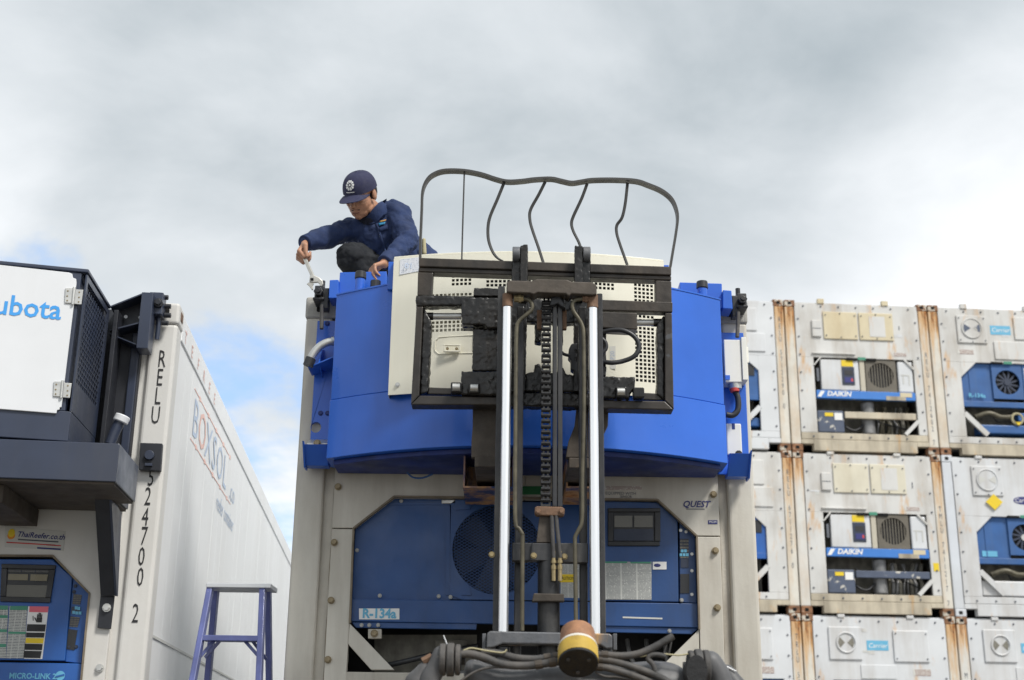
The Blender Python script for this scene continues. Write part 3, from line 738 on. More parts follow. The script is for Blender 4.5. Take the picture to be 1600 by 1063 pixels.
m_ = MB(); FL.poly(m_, [(8, 914), (74, 915), (71, 934), (6, 933)], yc - 0.009, 0.004); m_.build('key_cover', 'display_glass', ds2)
for q, mt, nm in ((((-20, 947), (13, 947), (9, 1029), (-24, 1028)), 'print_table', 'instruction_table'), (((15, 947), (43, 947.5), (37, 1029), (9.5, 1029)), 'print_table', 'instruction_table'),
              (((44, 947.5), (76, 948), (66, 1030), (37.5, 1029.5)), 'print_white', 'warning_sheet')):
    m_ = MB(); FL.poly(m_, q, yc - 0.0025, 0.0025); m_.build(nm, mt, cb2)
for q, mt, nm in ((((-20, 946), (12.5, 946.5), (12, 953), (-20, 952)), 'ink_teal', 'table_header'), (((16, 947), (43, 947), (42.5, 953.5), (15.5, 953)), 'ink_teal', 'table_header'), (((-21, 961), (12, 961.5), (11.5, 966), (-21, 965.5)), 'ink_teal', 'table_header'),
                  (((-22, 983), (11, 983.5), (10.5, 988), (-22, 987.5)), 'ink_teal', 'table_header'), (((13, 987), (40.5, 987.5), (40, 991), (13, 990.5)), 'ink_teal', 'table_header'), (((-23, 1006), (9.5, 1006.5), (9, 1011.5), (-23, 1011)), 'ink_teal', 'table_header'),
                  (((46, 947.5), (76, 948), (74.5, 957), (45.5, 956.5)), 'ink_pink', 'warning_header'),
                  (((42.5, 975.5), (71.5, 976), (70, 987), (41.5, 986.5)), 'ink_black', 'warning_block'), (((41, 988.5), (69.5, 989), (68.5, 996.5), (40.5, 996)), 'ink_black', 'warning_block'),
                  (((40.5, 997), (68.5, 997.5), (67, 1005.5), (39.5, 1005)), 'ink_yellow', 'caution_block'), (((38.5, 1006), (66.5, 1006.5), (65.5, 1016), (38, 1015.5)), 'ink_black', 'warning_block'), (((37.5, 1017), (65, 1017.5), (63, 1028.5), (36.5, 1028)), 'ink_black', 'warning_block')):
    m_ = MB(); FL.poly(m_, q, yc - 0.005, 0.0025); m_.build(nm, mt, cb2)
m_ = MB()                                              # hand pictogram
hx, hz = FL.at(61.5, 966.5, yc - 0.005)
m_.box(hx - 0.014, hx + 0.014, yc - 0.006, yc - 0.004, hz - 0.02, hz + 0.002)
for k, (dx, h) in enumerate(((-0.011, 0.022), (-0.004, 0.029), (0.003, 0.028), (0.010, 0.021))):
    m_.box(hx + dx - 0.0025, hx + dx + 0.0025, yc - 0.006, yc - 0.004, hz, hz + h)
m_.bar((hx - 0.014, yc - 0.005, hz - 0.014), (hx - 0.024, yc - 0.005, hz + 0.004), 0.005, 0.002)
m_.bar((hx - 0.034, yc - 0.005, hz + 0.012), (hx - 0.03, yc - 0.005, hz - 0.012), 0.003, 0.002)
m_.build('hand_pictogram', 'ink_black', cb2)
for q, mt in ((((115, 928), (128, 930), (125, 945), (113, 944)), 'print_keys'), (((112, 948), (126, 949), (124, 960), (111, 959)), 'keypad'), (((110, 963), (125, 965), (121, 980), (108, 979)), 'print_keys'), (((107, 983), (121, 985), (116, 1016), (103, 1014)), 'black_plastic')):
    m_ = MB(); FL.poly(m_, q, yb - 0.006, 0.004); m_.build('keypad', mt, kp2)
for u, v in ((119, 950), (123, 951), (115, 957), (120, 958), (125, 958)):
    m_ = MB(); FL.rect(m_, u - 2.2, v - 2.4, u + 2.2, v + 2.4, yb - 0.009, 0.004); m_.build('key', 'ink_cyan', kp2)
bolts(kp2, [FL.P(u, v, yb - 0.002) for u, v in ((118, 916), (116, 925), (108, 1011), (119, 1011))], 0.008, 0.007, 'keypad', 'screw')
x_, z_ = FL.at(51, 1057, yb - 0.024); text('MICRO-LINK 2', 'ink_cyan', lc2, (x_, yb - 0.0245, z_), 0.040, sx=0.92, bold=0.001)
m_ = MB(); cq = FL.P(94, 1056, yb - 0.0235); m_.cyl(cq, cq + Vector((0, 0.003, 0)), 0.024, n=24); m_.build('round_mark', 'ink_cyan', lc2)
m_ = MB(); m_.bar(cq + Vector((-0.021, -0.002, -0.006)), cq + Vector((0.021, -0.002, 0.006)), 0.008, 0.002); m_.build('round_mark_stripe', 'reefer_blue_left', lc2)
bolts(box2, [FL.P(u, v, 0) for u, v in ((156, 1044), (178, 860))], 0.017, 0.02, 'galv')
# company sticker above the unit
x_, z_ = FL.at(63, 841, 0); m_ = MB(); FL.poly(m_, [(8, 822), (102, 830), (99, 861), (7, 855)], -0.0025, 0.003); m_.build('company_sticker', 'sticker_grey', box2)
MATS['sticker_grey'].node_tree.nodes['Principled BSDF']
x_, z_ = FL.at(64, 837.5, -0.004); text('ThaiReefer.co.th', 'ink_navy', box2, (x_, -0.0040, z_), 0.040, sx=0.93, shear=0.25, bold=0.0008, ang=-0.045)
for q, mt in (((28, 842, 91, 844.2), 'ink_grey'), ((10, 846.6, 86, 848.4), 'ink_red'), ((58, 855, 95, 857.5), 'ink_navy'), ((72, 850.8, 95, 852.4), 'ink_red')):
    m_ = MB(); a, b, c, d = q; sl = 0.06
    FL.poly(m_, [(a, b), (c, b + (c - a) * sl), (c, d + (c - a) * sl), (a, d)], -0.0045, 0.002); m_.build('fine_print', mt, box2)
cq = FL.P(17.5, 837, -0.004); m_ = MB(); m_.cyl(cq, cq + Vector((0, 0.002, 0)), 0.020, n=20); m_.build('sticker_emblem', 'ink_orange', box2)
m_ = MB(); m_.ball(cq + Vector((0, -0.001, 0.014)), (0.018, 0.0012, 0.022), 14, 8); m_.build('sticker_emblem', 'ink_yellow', box2)
# number on the post
for ch, u, v in (('R', 253, 562), ('E', 249.5, 591), ('L', 246.5, 620), ('U', 243, 650), ('5', 236, 747), ('2', 231, 777), ('4', 227, 809), ('7', 225, 839), ('0', 221, 871), ('0', 219, 903), ('2', 211.5, 960)):
    x_, z_ = FL.at(u, v, -0.003); text(ch, 'ink_black', box2, (x_, -0.003, z_), 0.142, sx=0.52, bold=0.0)
# side wall with shallow vertical ribs, rails, lettering
m_ = MB(); y = 0.16; ribs = []
m_.box(-0.06, -0.012, 0.16, 12.19, ZB, ROOF - 0.115); m_.build('side_wall', 'white_left_side', box2)
for k in range(44):
    y0 = 0.19 + k * 0.272
    m_ = MB(); m_.px([(y0, ZB + 0.15), (y0 + 0.2695, ZB + 0.15), (y0 + 0.2695, ROOF - 0.16), (y0, ROOF - 0.16)], -0.0125, -0.0095 + random.uniform(-0.0008, 0.0008))
    m_.build('wall_panel', 'white_left_side', box2, bevel=0.0015, seg=1)
m_ = MB(); m_.box(-0.05, -0.001, 0.176, 12.19, ROOF - 0.159, ROOF - 0.004); m_.build('roof_rail', 'white_left_side', box2, bevel=0.006)
m_ = MB(); m_.box(-0.05, 0.002, 0.161, 12.19, ZB, ZB + 0.149); m_.build('bottom_side_rail', 'white_left_side', box2, bevel=0.006)
m_ = MB(); m_.box(-0.0095, -0.004, 0.16, 12.1, 2.225, 2.24); m_.build('wall_seam', 'sticker_grey', box2)
m_ = MB(); m_.box(-2.388, -0.05, 0.176, 12.19, ROOF - 0.11, ROOF - 0.01); m_.build('roof', 'white_left_side', box2)
m_ = MB(); m_.box(-2.438, -2.388, 0.16, 12.19, ZB, ROOF - 0.01); m_.build('side_wall', 'white_left_side', box2)
m_ = MB(); m_.box(-2.388, -0.06, 12.1, 12.19, ZB, ROOF - 0.115); m_.build('rear_door', 'white_left_side', box2)
for ch, y in zip('BOXSOL', (0.98, 1.29, 1.61, 1.91, 2.23, 2.54)):
    text(ch, 'ink_faded_red' if y == 1.29 else 'ink_faded_blue', box2, (-0.0065, y, 3.625), 0.34, face='side', sx=1.3)
text('.co', 'ink_faded_blue', box2, (-0.0065, 3.05, 3.58), 0.22, face='side', sx=1.3)
text('reefer container', 'ink_faded_blue', box2, (-0.0065, 2.75, 3.36), 0.17, face='side', sx=0.95)
for z, a, b in ((3.80, 0.83, 2.7), (3.485, 0.83, 3.0)):
    m_ = MB(); m_.box(-0.0095, -0.0068, a, b, z - 0.004, z + 0.004); ln = m_.build('printed_line', 'ink_faded_red', box2)
    for k in range(5):
        y = a + 0.25 + k * 0.42; m_ = MB(); m_.box(-0.0095, -0.0062, y - 0.03, y + 0.03, z - 0.014, z + 0.014); m_.build('printed_mark', 'ink_faded_red', box2)
for k, ch in enumerate('TEFREE'):
    text(ch, 'ink_faded_red', box2, (0.0012, 0.30 + k * 0.27, 3.955), 0.11, face='side', sx=1.2)

# ------------------------------------------------------------------ blue clip-on generator set on the middle container
use(WF)
GX = 0.085; GW = 1.03
gen = thing('generator_set', 'bright blue clip-on generator set with cream front, hung on the middle container top', 'generator', (GX, 6.5, 3.07))
yf = lambda x: 6.255 + 0.345 * (abs(x - GX) / GW) ** 2.0
def shell(z0, z1, grow, name, m, n=24):
    xs = [GX - GW - grow + 2 * (GW + grow) * k / n for k in range(n + 1)]
    pts = [(x, yf(x) - grow) for x in xs] + [(GX + GW + grow, 6.80), (GX - GW - grow, 6.80)]
    m_ = MB(); m_.pz(pts, z0, z1); return m_.build(name, m, gen, bevel=0.003, smooth=True)
yf_out = yf
yf = lambda x: yf_out(x) if abs(x - GX) > 0.715 else max(yf_out(x), 6.43)
up_ = shell(3.402, 3.985, 0.0, 'upper_casing', 'genset_blue', n=60)
yf = yf_out
lo_ = shell(3.085, 3.40, 0.004, 'lower_casing', 'genset_blue')
for v in lo_.data.vertices:                       # the skirt leans out a little towards its foot
    if v.co.y + 6.5 < 6.79 and v.co.z + 3.07 < 3.2: v.co.y -= 0.015
m_ = MB(); xs = [GX - GW + 0.03 + 2 * (GW - 0.03) * k / 20 for k in range(21)]
m_.pz([(x, yf(x) + 0.03) for x in xs] + [(GX + GW - 0.03, 6.815), (GX - GW + 0.03, 6.815)], 3.058, 3.084); m_.build('underside', 'genset_blue_dark', gen, bevel=0.004)  # shade below the set put into the darker blue, with dirt streaks
for k in ():
    m_ = MB(); m_.box(GX + k - 0.02, GX + k + 0.02, 6.42, 6.8, 3.028, 3.057); m_.build('under_rib', 'genset_blue_dark', gen)
# folded lip along the top front edge
m_ = MB(); n_ = 24; 
for s_ in (-1, 1):
    m_ = MB(); m_.ribbon([(x, yf(x) + 0.003, 3.988) for x in [GX + s_ * (0.73 + 0.30 * k / 8) for k in range(9)]], 0.012, 0.008, side=(0, 1, 0), steps=1); m_.build('top_lip', 'genset_blue', gen)

def grid_panel(name, m, parent, x0, x1, z0, z1, holes, yfun, thick=0.004, pitch=0.0213, gap=0.0143):
    """sheet with square punched holes inside the given rectangles"""
    xc, zc = {x0, x1}, {z0, z1}
    cells = []
    for hx0, hx1, hz0, hz1 in holes:
        nx = int((hx1 - hx0) / pitch); nz = int((hz1 - hz0) / pitch)
        for i in range(nx):
            for j in range(nz):
                a = hx0 + i * pitch; b = hz0 + j * pitch
                cells.append((a, a + gap, b, b + gap)); xc |= {a, a + gap}; zc |= {b, b + gap}
    k = 14
    xc |= {x0 + (x1 - x0) * i / k for i in range(k)}
    X = sorted(xc); Z = sorted(zc); m_ = MB(); idx = {}
    def vid(i, j):
        if (i, j) not in idx:
            idx[(i, j)] = len(m_.v); m_.v.append((X[i], yfun(X[i]), Z[j]))
        return idx[(i, j)]
    e = 1e-6
    for i in range(len(X) - 1):
        cx = (X[i] + X[i + 1]) / 2; col = [c for c in cells if c[0] - e < cx < c[1] + e]
        for j in range(len(Z) - 1):
            cz = (Z[j] + Z[j + 1]) / 2
            if any(c[2] < cz < c[3] for c in col): continue
            m_.f.append((vid(i, j), vid(i + 1, j), vid(i + 1, j + 1), vid(i, j + 1)))
    o = m_.build(name, m, parent)
    for p_ in o.data.polygons:
        pass
    sl = o.modifiers.new('thickness', 'SOLIDIFY'); sl.thickness = thick; sl.offset = 0.0
    return o
cx0, cx1, cz0, cz1 = GX - 0.705, GX + 0.70, 3.362, 4.10
yc_ = lambda x: 6.245 + 0.10 * (abs(x - GX) / 0.7) ** 2
g = lambda u, v: WF.at(u, v, 6.28)
holes = []
for u0, v0, u1, v1 in ((706, 426, 742, 447), (674, 452, 742, 463), (674, 497, 742, 518), (760, 428, 962, 451), (994, 436, 1028, 594)):
    a = g(u0, v1); b = g(u1, v0); holes.append((a[0], b[0], a[1], b[1]))
fp = grid_panel('front_hood', 'cream', gen, cx0, cx1, cz0, cz1, holes, yc_)
# hood cheeks back to the blue casing and hood top
for s_, xx in ((-1, cx0), (1, cx1)):
    m_ = MB(); m_.px([(yc_(xx) + 0.002, cz0), (6.50, cz0), (6.50, cz1), (yc_(xx) + 0.002, cz1)], xx - 0.0015, xx + 0.0015); m_.build('hood_cheek', 'cream', gen)
    m_ = MB(); q0, q1 = (xx - 0.034, xx - 0.003) if s_ < 0 else (xx + 0.003, xx + 0.034)
    m_.box(q0, q1, yc_(xx) + 0.055, 6.60, 3.95, 4.105); m_.build('side_flap', 'genset_blue', gen, bevel=0.003)
m_ = MB(); xs = [cx0 + (cx1 - cx0) * k / 14 for k in range(15)]
m_.pz([(x, yc_(x) + 0.001) for x in xs] + [(cx1, 6.8), (cx0, 6.8)], 4.1005, 4.112); m_.build('hood_top', 'cream', gen, bevel=0.003)
m_ = MB(); m_.pz([(GX - 0.55, 6.40), (GX + 0.5, 6.40), (GX + 0.62, 6.8), (GX - 0.62, 6.8)], 4.112, 4.15); m_.build('hood_crown', 'cream', gen, bevel=0.01)
for u0, v0, u1, v1, mt, d in ((700, 420, 748, 450, 'dark_bay', 0.05), (670, 450, 748, 522, 'cream', 0.022), (755, 424, 968, 456, 'dark_bay', 0.05), (988, 430, 1034, 600, 'dark_bay', 0.06)):
    a = g(u0, v1); b = g(u1, v0); ym = max(yc_(a[0]), yc_(b[0]))
    m_ = MB(); m_.box(a[0], b[0], ym + d, ym + d + 0.004, a[1], b[1]); m_.build('grille_backing', mt, gen)  # dark sheets stand in for the unlit interior behind the holes
# handle pocket
a = g(679, 553); b = g(740, 526); ys = min(yc_(a[0]), yc_(b[0])) - 0.003
m_ = MB(); cnr = [(a[0] + 0.02, a[1]), (b[0], a[1] + 0.0), (b[0], b[1]), (a[0] + 0.02, b[1] - 0.004), (a[0], b[1] - 0.024), (a[0], a[1] + 0.02)]
for p_, q_ in zip(cnr, cnr[1:] + cnr[:1]):
    m_.bar((p_[0], yc_(p_[0]) - 0.003, p_[1]), (q_[0], yc_(q_[0]) - 0.003, q_[1]), 0.006, 0.006)
m_.build('pocket_rim', 'cream', gen, bevel=0.002)
a = g(693, 553); b = g(720, 541.5)
m_ = MB()
m_.box(a[0], b[0], ys - 0.014, ys, a[1], a[1] + 0.008); m_.box(a[0], b[0], ys - 0.014, ys, b[1] - 0.008, b[1]); m_.box(a[0], a[0] + 0.008, ys - 0.014, ys, a[1] + 0.008, b[1] - 0.008); m_.box(b[0] - 0.008, b[0], ys - 0.014, ys, a[1] + 0.008, b[1] - 0.008)
hd = m_.build('latch_handle', 'cream', gen, bevel=0.002)
ys = ys; bolts(hd, [(a[0] + 0.02, ys - 0.001, (a[1] + b[1]) / 2), (b[0] - 0.02, ys - 0.001, (a[1] + b[1]) / 2)], 0.006, 0.008, 'bolt_brown', 'screw')
px_ = g(620, 597); bolts(fp, [(px_[0], yc_(px_[0]) - 0.002, px_[1])], 0.010, 0.009, 'galv')
# paper sheet stuck on the hood
a = g(623, 424); b = g(655, 400)
m_ = MB(); m_.hexa([(a[0], yc_(a[0]) - 0.005, a[1]), (b[0], yc_(b[0]) - 0.005, a[1] + 0.012), (b[0], yc_(b[0]) - 0.003, a[1] + 0.012), (a[0], yc_(a[0]) - 0.003, a[1]),
                    (a[0], yc_(a[0]) - 0.005, b[1]), (b[0], yc_(b[0]) - 0.005, b[1] + 0.004), (b[0], yc_(b[0]) - 0.003, b[1] + 0.004), (a[0], yc_(a[0]) - 0.003, b[1])])
m_.build('paper_sheet', 'print_faint', gen)
x_, z_ = g(638, 412); text('01', 'ink_faded_blue', gen, (x_, yc_(x_) - 0.009, z_), 0.045)
x_, z_ = g(957, 556); text('P20', 'ink_faded_blue', gen, (x_, yc_(x_) - 0.006, z_), 0.03, ang=rad(90))
m_ = MB(); m_.box(x_ - 0.014, x_ + 0.016, yc_(x_) - 0.0055, yc_(x_) - 0.003, z_ - 0.07, z_ + 0.05); m_.build('stencil', 'cream_white', gen)
# raised blue back plate with steps, filler necks
YBK = 6.70
m_ = MB(); WF.poly(m_, [(528, 470), (531, 425.5), (604, 424), (604, 470)], YBK, 0.10); m_.build('back_plate', 'genset_blue', gen, bevel=0.004)
m_ = MB(); WF.poly(m_, [(1062, 470), (1062, 441), (1128, 443), (1129, 482)], YBK, 0.10); m_.build('back_plate', 'genset_blue', gen, bevel=0.004)
m_ = MB(); WF.poly(m_, [(513.5, 466), (515, 437.5), (529, 437), (529, 466)], YBK - 0.03, 0.13); m_.build('lifting_block', 'genset_blue', gen, bevel=0.004)
m_ = MB(); WF.poly(m_, [(1129.5, 482), (1129.5, 453), (1143, 454), (1145, 483)], YBK - 0.03, 0.13); m_.build('lifting_block', 'genset_blue', gen, bevel=0.004)
for u, v, r in ((563.5, 431, 0.031), (1097, 446, 0.031)):
    cq = WF.P(u, v, 6.60); m_ = MB(); m_.cyl((cq.x, 6.60, 3.98), (cq.x, 6.60, cq.z + 0.0), r * 0.86, n=20); nk = m_.build('filler_neck', 'genset_blue', gen, smooth=True)
    m_ = MB(); m_.cyl((cq.x, 6.60, cq.z - 0.022), (cq.x, 6.60, cq.z + 0.022), r * 1.02, r * 0.97, n=18); m_.build('filler_cap', 'black_plastic', nk, bevel=0.006, smooth=True)
cq = WF.P(587, 439, 6.58); m_ = MB(); m_.cyl((cq.x, 6.58, 3.985), (cq.x, 6.58, cq.z), 0.028, n=16); m_.build('vent_cap', 'black_plastic', gen, bevel=0.004)
# left mounting plate with a kidney-shaped hole
def plate_hole(x0, x1, z0, z1, c, rx, rz, y0, y1):
    m_ = MB(); n_ = 24
    arc = [(c[0] + rx * math.cos(2 * math.pi * k / n_), c[1] + rz * math.sin(2 * math.pi * k / n_)) for k in range(n_ + 1)]
    m_.py([(x1, c[1]), (x1, z1), (x0, z1), (x0, c[1])] + arc[0:n_ // 2 + 1][::-1], y0, y1)
    m_.py([(x0, c[1]), (x0, z0), (x1, z0), (x1, c[1])] + arc[n_ // 2:][::-1], y0, y1)
    return m_
pa = WF.at(482.5, 728, 6.81); pb = WF.at(523, 502, 6.81); hc = WF.at(493.5, 668, 6.81)
pm = plate_hole(pa[0], -0.93, pa[1] + 0.0, pb[1], hc, 0.028, 0.030, 6.808, 6.830).build('mounting_plate', 'genset_blue', gen)
bolts(pm, [WF.P(u, v, 6.808) for u, v in ((511.5, 506), (501, 646), (512, 646))], 0.011, 0.010, 'genset_blue_dark')
pc = WF.at(1168, 742, 6.81)
m_ = MB(); m_.box(1.10, pc[0] + 0.012, 6.808, 6.83, pc[1], WF.at(1140, 520, 6.81)[1]); pr_ = m_.build('mounting_plate', 'genset_blue', gen, bevel=0.003)
# left gusset, exhaust elbow
m_ = MB(); g0 = WF.P(484, 575, 6.72); g1 = WF.P(521, 562, 6.66)
m_.hexa([(g0.x, 6.66, g0.z - 0.02), (-0.945, 6.62, g1.z), (-0.945, 6.81, g1.z), (g0.x, 6.81, g0.z - 0.02), (g0.x, 6.66, g0.z - 0.012), (-0.945, 6.62, g1.z + 0.008), (-0.945, 6.81, g1.z + 0.008), (g0.x, 6.81, g0.z - 0.012)])
m_.build('gusset', 'genset_blue', gen, bevel=0.002)
m_ = MB(); m_.px([(6.66, g1.z - 0.02), (6.81, g1.z - 0.06), (6.81, g1.z + 0.10), (6.72, g1.z + 0.07)], -1.03, -1.024); m_.build('gusset_web', 'genset_blue', gen)
ex = [WF.P(526, 533, 6.66), WF.P(512, 535, 6.65), WF.P(498, 543, 6.65), WF.P(487, 557, 6.65), WF.P(483, 566, 6.65)]
m_ = MB(); m_.tube(ex, 0.021, n=14); exo = m_.build('exhaust_elbow', 'galv', gen, smooth=True)
m_ = MB(); m_.tube([WF.P(486, 560, 6.65), WF.P(481, 572, 6.65)], 0.028, n=14); m_.build('exhaust_sleeve', 'black_plastic', exo, smooth=True)
m_ = MB(); m_.tube([WF.P(522.5, 533, 6.66), WF.P(518.5, 533.5, 6.66)], 0.025, n=14); m_.build('hose_clamp', 'galv', exo, smooth=True)
# lower hooks
m_ = MB(); a = WF.P(481, 698, 6.74); b = WF.P(514, 684, 6.74); m_.hexa([(a.x, 6.70, a.z), (b.x, 6.70, a.z + 0.004), (b.x, 6.808, b.z), (a.x, 6.808, b.z), (a.x, 6.70, a.z + 0.006), (b.x, 6.70, a.z + 0.010), (b.x, 6.808, b.z + 0.006), (a.x, 6.808, b.z + 0.006)]); hk = m_.build('hook_plate', 'galv', gen, bevel=0.002)
bolts(hk, [WF.P(496, 693, 6.70)], 0.016, 0.014, 'bolt_brown')
for s_, u0, u1, v0, v1 in ((-1, 476, 514, 700, 727), (1, 1137, 1169, 714, 744)):
    a = WF.P(u0, v1, 6.72); b = WF.P(u1, v0, 6.72); tip = a.x - 0.012 if s_ < 0 else b.x + 0.012
    m_ = MB(); m_.px([(6.64, b.z), (6.655, b.z), (6.74, a.z + 0.02), (6.805, a.z + 0.02), (6.805, a.z), (6.73, a.z)], a.x, b.x); m_.build('hook_trough', 'genset_blue', gen, bevel=0.003)
    m_ = MB(); xx = a.x if s_ < 0 else b.x; m_.px([(6.62, b.z + 0.012), (6.80, b.z - 0.01), (6.80, a.z - 0.012), (6.72, a.z - 0.012)], xx - 0.004, xx + 0.004); m_.build('hook_cheek', 'genset_blue', gen)
# corner clamps with tommy bars
for s_, u, v, h0, h1 in ((-1, 500, 462, (503, 477), (502.5, 514)), (1, 1157, 474, (1153.5, 488), (1152, 527))):
    c_ = WF.P(u, v, 6.76); m_ = MB()
    m_.box(c_.x - 0.03, c_.x + 0.03, 6.70, 6.83, c_.z - 0.045, c_.z - 0.030); m_.box(c_.x - 0.025, c_.x + 0.028, 6.72, 6.80, c_.z - 0.03, c_.z + 0.045)
    m_.box(c_.x - 0.034 * s_ - 0.02, c_.x - 0.034 * s_ + 0.02, 6.72, 6.79, c_.z - 0.09, c_.z + 0.03)
    cl = m_.build('corner_clamp', 'black_plastic', gen, bevel=0.005)
    m_ = MB(); m_.cyl((c_.x, 6.735, c_.z), (c_.x, 6.685, c_.z), 0.026, n=6); m_.cyl((c_.x, 6.70, c_.z), (c_.x, 6.672, c_.z), 0.013, n=12); m_.build('clamp_nut', 'mast_steel', cl, bevel=0.002)
    m_ = MB(); m_.cyl((c_.x + s_ * -0.012, 6.76, c_.z + 0.045), (c_.x + s_ * -0.012, 6.76, c_.z + 0.085), 0.014, n=6); m_.cyl((c_.x - 0.03 * s_, 6.735, c_.z + 0.022), (c_.x - 0.06 * s_, 6.735, c_.z + 0.022), 0.012, n=10); m_.build('clamp_bolt', 'mast_steel', cl)
    m_ = MB(); m_.tube([WF.P(*h0, 6.715), WF.P((h0[0] + h1[0]) / 2, (h0[1] + h1[1]) / 2, 6.712), WF.P(*h1, 6.70)], 0.011, n=10); m_.build('tommy_bar', 'dusty_rubber', cl, smooth=True)
# electrical box and socket on the right plate
a = WF.P(1133.5, 597, 6.70); b = WF.P(1157, 531, 6.70)
m_ = MB(); m_.box(a.x, b.x, 6.70, 6.807, a.z, b.z); eb = m_.build('electrical_box', 'cream_white', gen, bevel=0.004)
m_ = MB(); m_.box(b.x + 0.002, b.x + 0.030, 6.69, 6.807, a.z + 0.01, b.z + 0.012); m_.build('box_lid', 'cream_white', eb, bevel=0.003)
m_ = MB(); m_.box(b.x + 0.03, b.x + 0.046, 6.73, 6.75, b.z - 0.12, b.z - 0.03); m_.build('lid_hinge', 'cream_white', eb, bevel=0.003)
m_ = MB(); q = WF.P(1137, 590, 6.696); m_.box(q.x - 0.012, q.x + 0.012, 6.694, 6.70, q.z - 0.012, q.z + 0.012); m_.build('box_tab', 'genset_blue', eb)
c_ = WF.P(1148, 606, 6.74); m_ = MB(); m_.cyl((c_.x, 6.74, a.z + 0.001), (c_.x + 0.004, 6.74, c_.z - 0.01), 0.036, 0.034, n=20); m_.build('socket', 'galv', eb, smooth=True)
m_ = MB(); m_.cyl((c_.x - 0.004, 6.73, c_.z - 0.008), (c_.x - 0.002, 6.73, c_.z - 0.026), 0.026, 0.024, n=18); m_.build('socket_ring', 'ink_red', eb)
m_ = MB(); m_.tube([(c_.x, 6.74, c_.z - 0.02), WF.P(1153, 622, 6.74), WF.P(1153, 640, 6.74), WF.P(1145, 649, 6.74), WF.P(1135, 648, 6.74)], 0.016, n=12); m_.build('power_cable', 'black_plastic', gen, smooth=True)
m_ = MB(); a = WF.P(1136.5, 711, 6.79); b = WF.P(1158, 662, 6.79); m_.box(a.x, b.x, 6.79, 6.807, a.z, b.z); kp_ = m_.build('keyhole_plate', 'cream_white', gen, bevel=0.006)
m_ = MB(); q = WF.P(1146, 665, 6.788); m_.box(q.x - 0.008, q.x + 0.008, 6.788, 6.792, q.z - 0.02, q.z + 0.012); m_.build('keyhole_slot', 'genset_blue_dark', kp_)
bolts(gen, [WF.P(1154, 710, 6.75)], 0.016, 0.016, 'black_plastic')
# fork pockets under the set, blue hose hanging below
for u0, u1 in ((724, 803), (884, 935)):
    a = WF.P(u0, 766, 6.42); b = WF.P(u1, 712, 6.42)
    m_ = MB(); t_ = 0.008
    m_.box(a.x, b.x, 6.36, 6.80, a.z, a.z + t_); m_.box(a.x, a.x + t_, 6.36, 6.80, a.z + t_, 3.057); m_.box(b.x - t_, b.x, 6.36, 6.80, a.z + t_, 3.057); m_.box(a.x + t_, b.x - t_, 6.60, 6.61, a.z + t_, 3.055)
    m_.build('fork_pocket', 'fork_pocket', gen)
m_ = MB(); m_.tube([WF.P(636, 738, 6.70), WF.P(645, 746, 6.70), WF.P(660, 747, 6.70), WF.P(676, 741, 6.70)], 0.005, n=8); m_.build('drain_hose', 'stack_blue', gen, smooth=True)

# ------------------------------------------------------------------ navy generator set on the left container
use(WF)
FN = Frame(-2.155, 6.2, rad(14))
p = FL.T((-1.2, -0.45, 2.85))
gn = thing('generator_set', 'dark navy generator set with white hatch, hung on the left container', 'generator', (p.x, p.y, 2.85))
zt_n = FN.at(138, 421, 0)[1]; zb_n = FN.at(108, 690, 0)[1]
use(FL)
fr0 = (-0.334, -0.774); fr1 = (-1.25, -0.92)           # facet from the front corner leftwards
m_ = MB(); m_.pz([fr0, (-0.334, -0.2156), (-2.1, -0.2156), (-2.1, -0.774), (-1.25 - 0.3, -0.92), fr1], zb_n, zb_n + 0.15); m_.build('casing_base', 'navy', gn, bevel=0.004)
m_ = MB(); m_.pz([(fr0[0] - 0.03, fr0[1] + 0.0), (fr0[0] - 0.03, -0.2156), (-2.1, -0.2156), (-2.1, -0.774), (-1.55, -0.92), fr1], zb_n + 0.151, zt_n - 0.02); m_.build('casing', 'navy', gn, bevel=0.004)
m_ = MB(); m_.pz([(fr0[0] + 0.004, fr0[1] - 0.004), (-0.33, -0.2156), (-2.1, -0.2156), (-2.1, -0.774), (-1.55, -0.93), (fr1[0], fr1[1] - 0.006)], zt_n - 0.019, zt_n); m_.build('casing_top', 'navy', gn, bevel=0.004)
# perforated side screen: staggered slots
m_ = MB(); y0, y1 = -0.774, -0.2156
zc = [zt_n - 0.03, zb_n + 0.152]
m_.px([(y0, zc[1]), (y0 + 0.03, zc[1]), (y0 + 0.03, zc[0]), (y0, zc[0])], -0.342, -0.334)
m_.px([(y1 - 0.05, zc[1]), (y1, zc[1]), (y1, zc[0]), (y1 - 0.05, zc[0])], -0.342, -0.334)
m_.px([(y0 + 0.03, zc[1]), (y1 - 0.05, zc[1]), (y1 - 0.05, zc[0] - 0.56), (y0 + 0.03, zc[0] - 0.56)], -0.342, -0.334)
m_.px([(y0 + 0.03, zc[0] - 0.03), (y1 - 0.05, zc[0] - 0.03), (y1 - 0.05, zc[0]), (y0 + 0.03, zc[0])], -0.342, -0.334)
m_.build('side_frame', 'navy', gn)
m_ = MB(); ph = 0.028
nz_ = int(0.53 / ph)
for j in range(nz_):
    z = zc[0] - 0.03 - 0.53 + j * ph
    m_.box(-0.340, -0.336, y0 + 0.03, y1 - 0.05, z - 0.0035, z + 0.0035)
    k = 0; yy = y0 + 0.03 + (0.022 if j % 2 else 0.0)
    while yy < y1 - 0.05:
        m_.box(-0.340, -0.336, yy - 0.004, yy + 0.004, z + 0.0035, z + ph - 0.0035); yy += 0.044
m_.build('side_screen', 'navy', gn, kind='stuff')
use(FN)
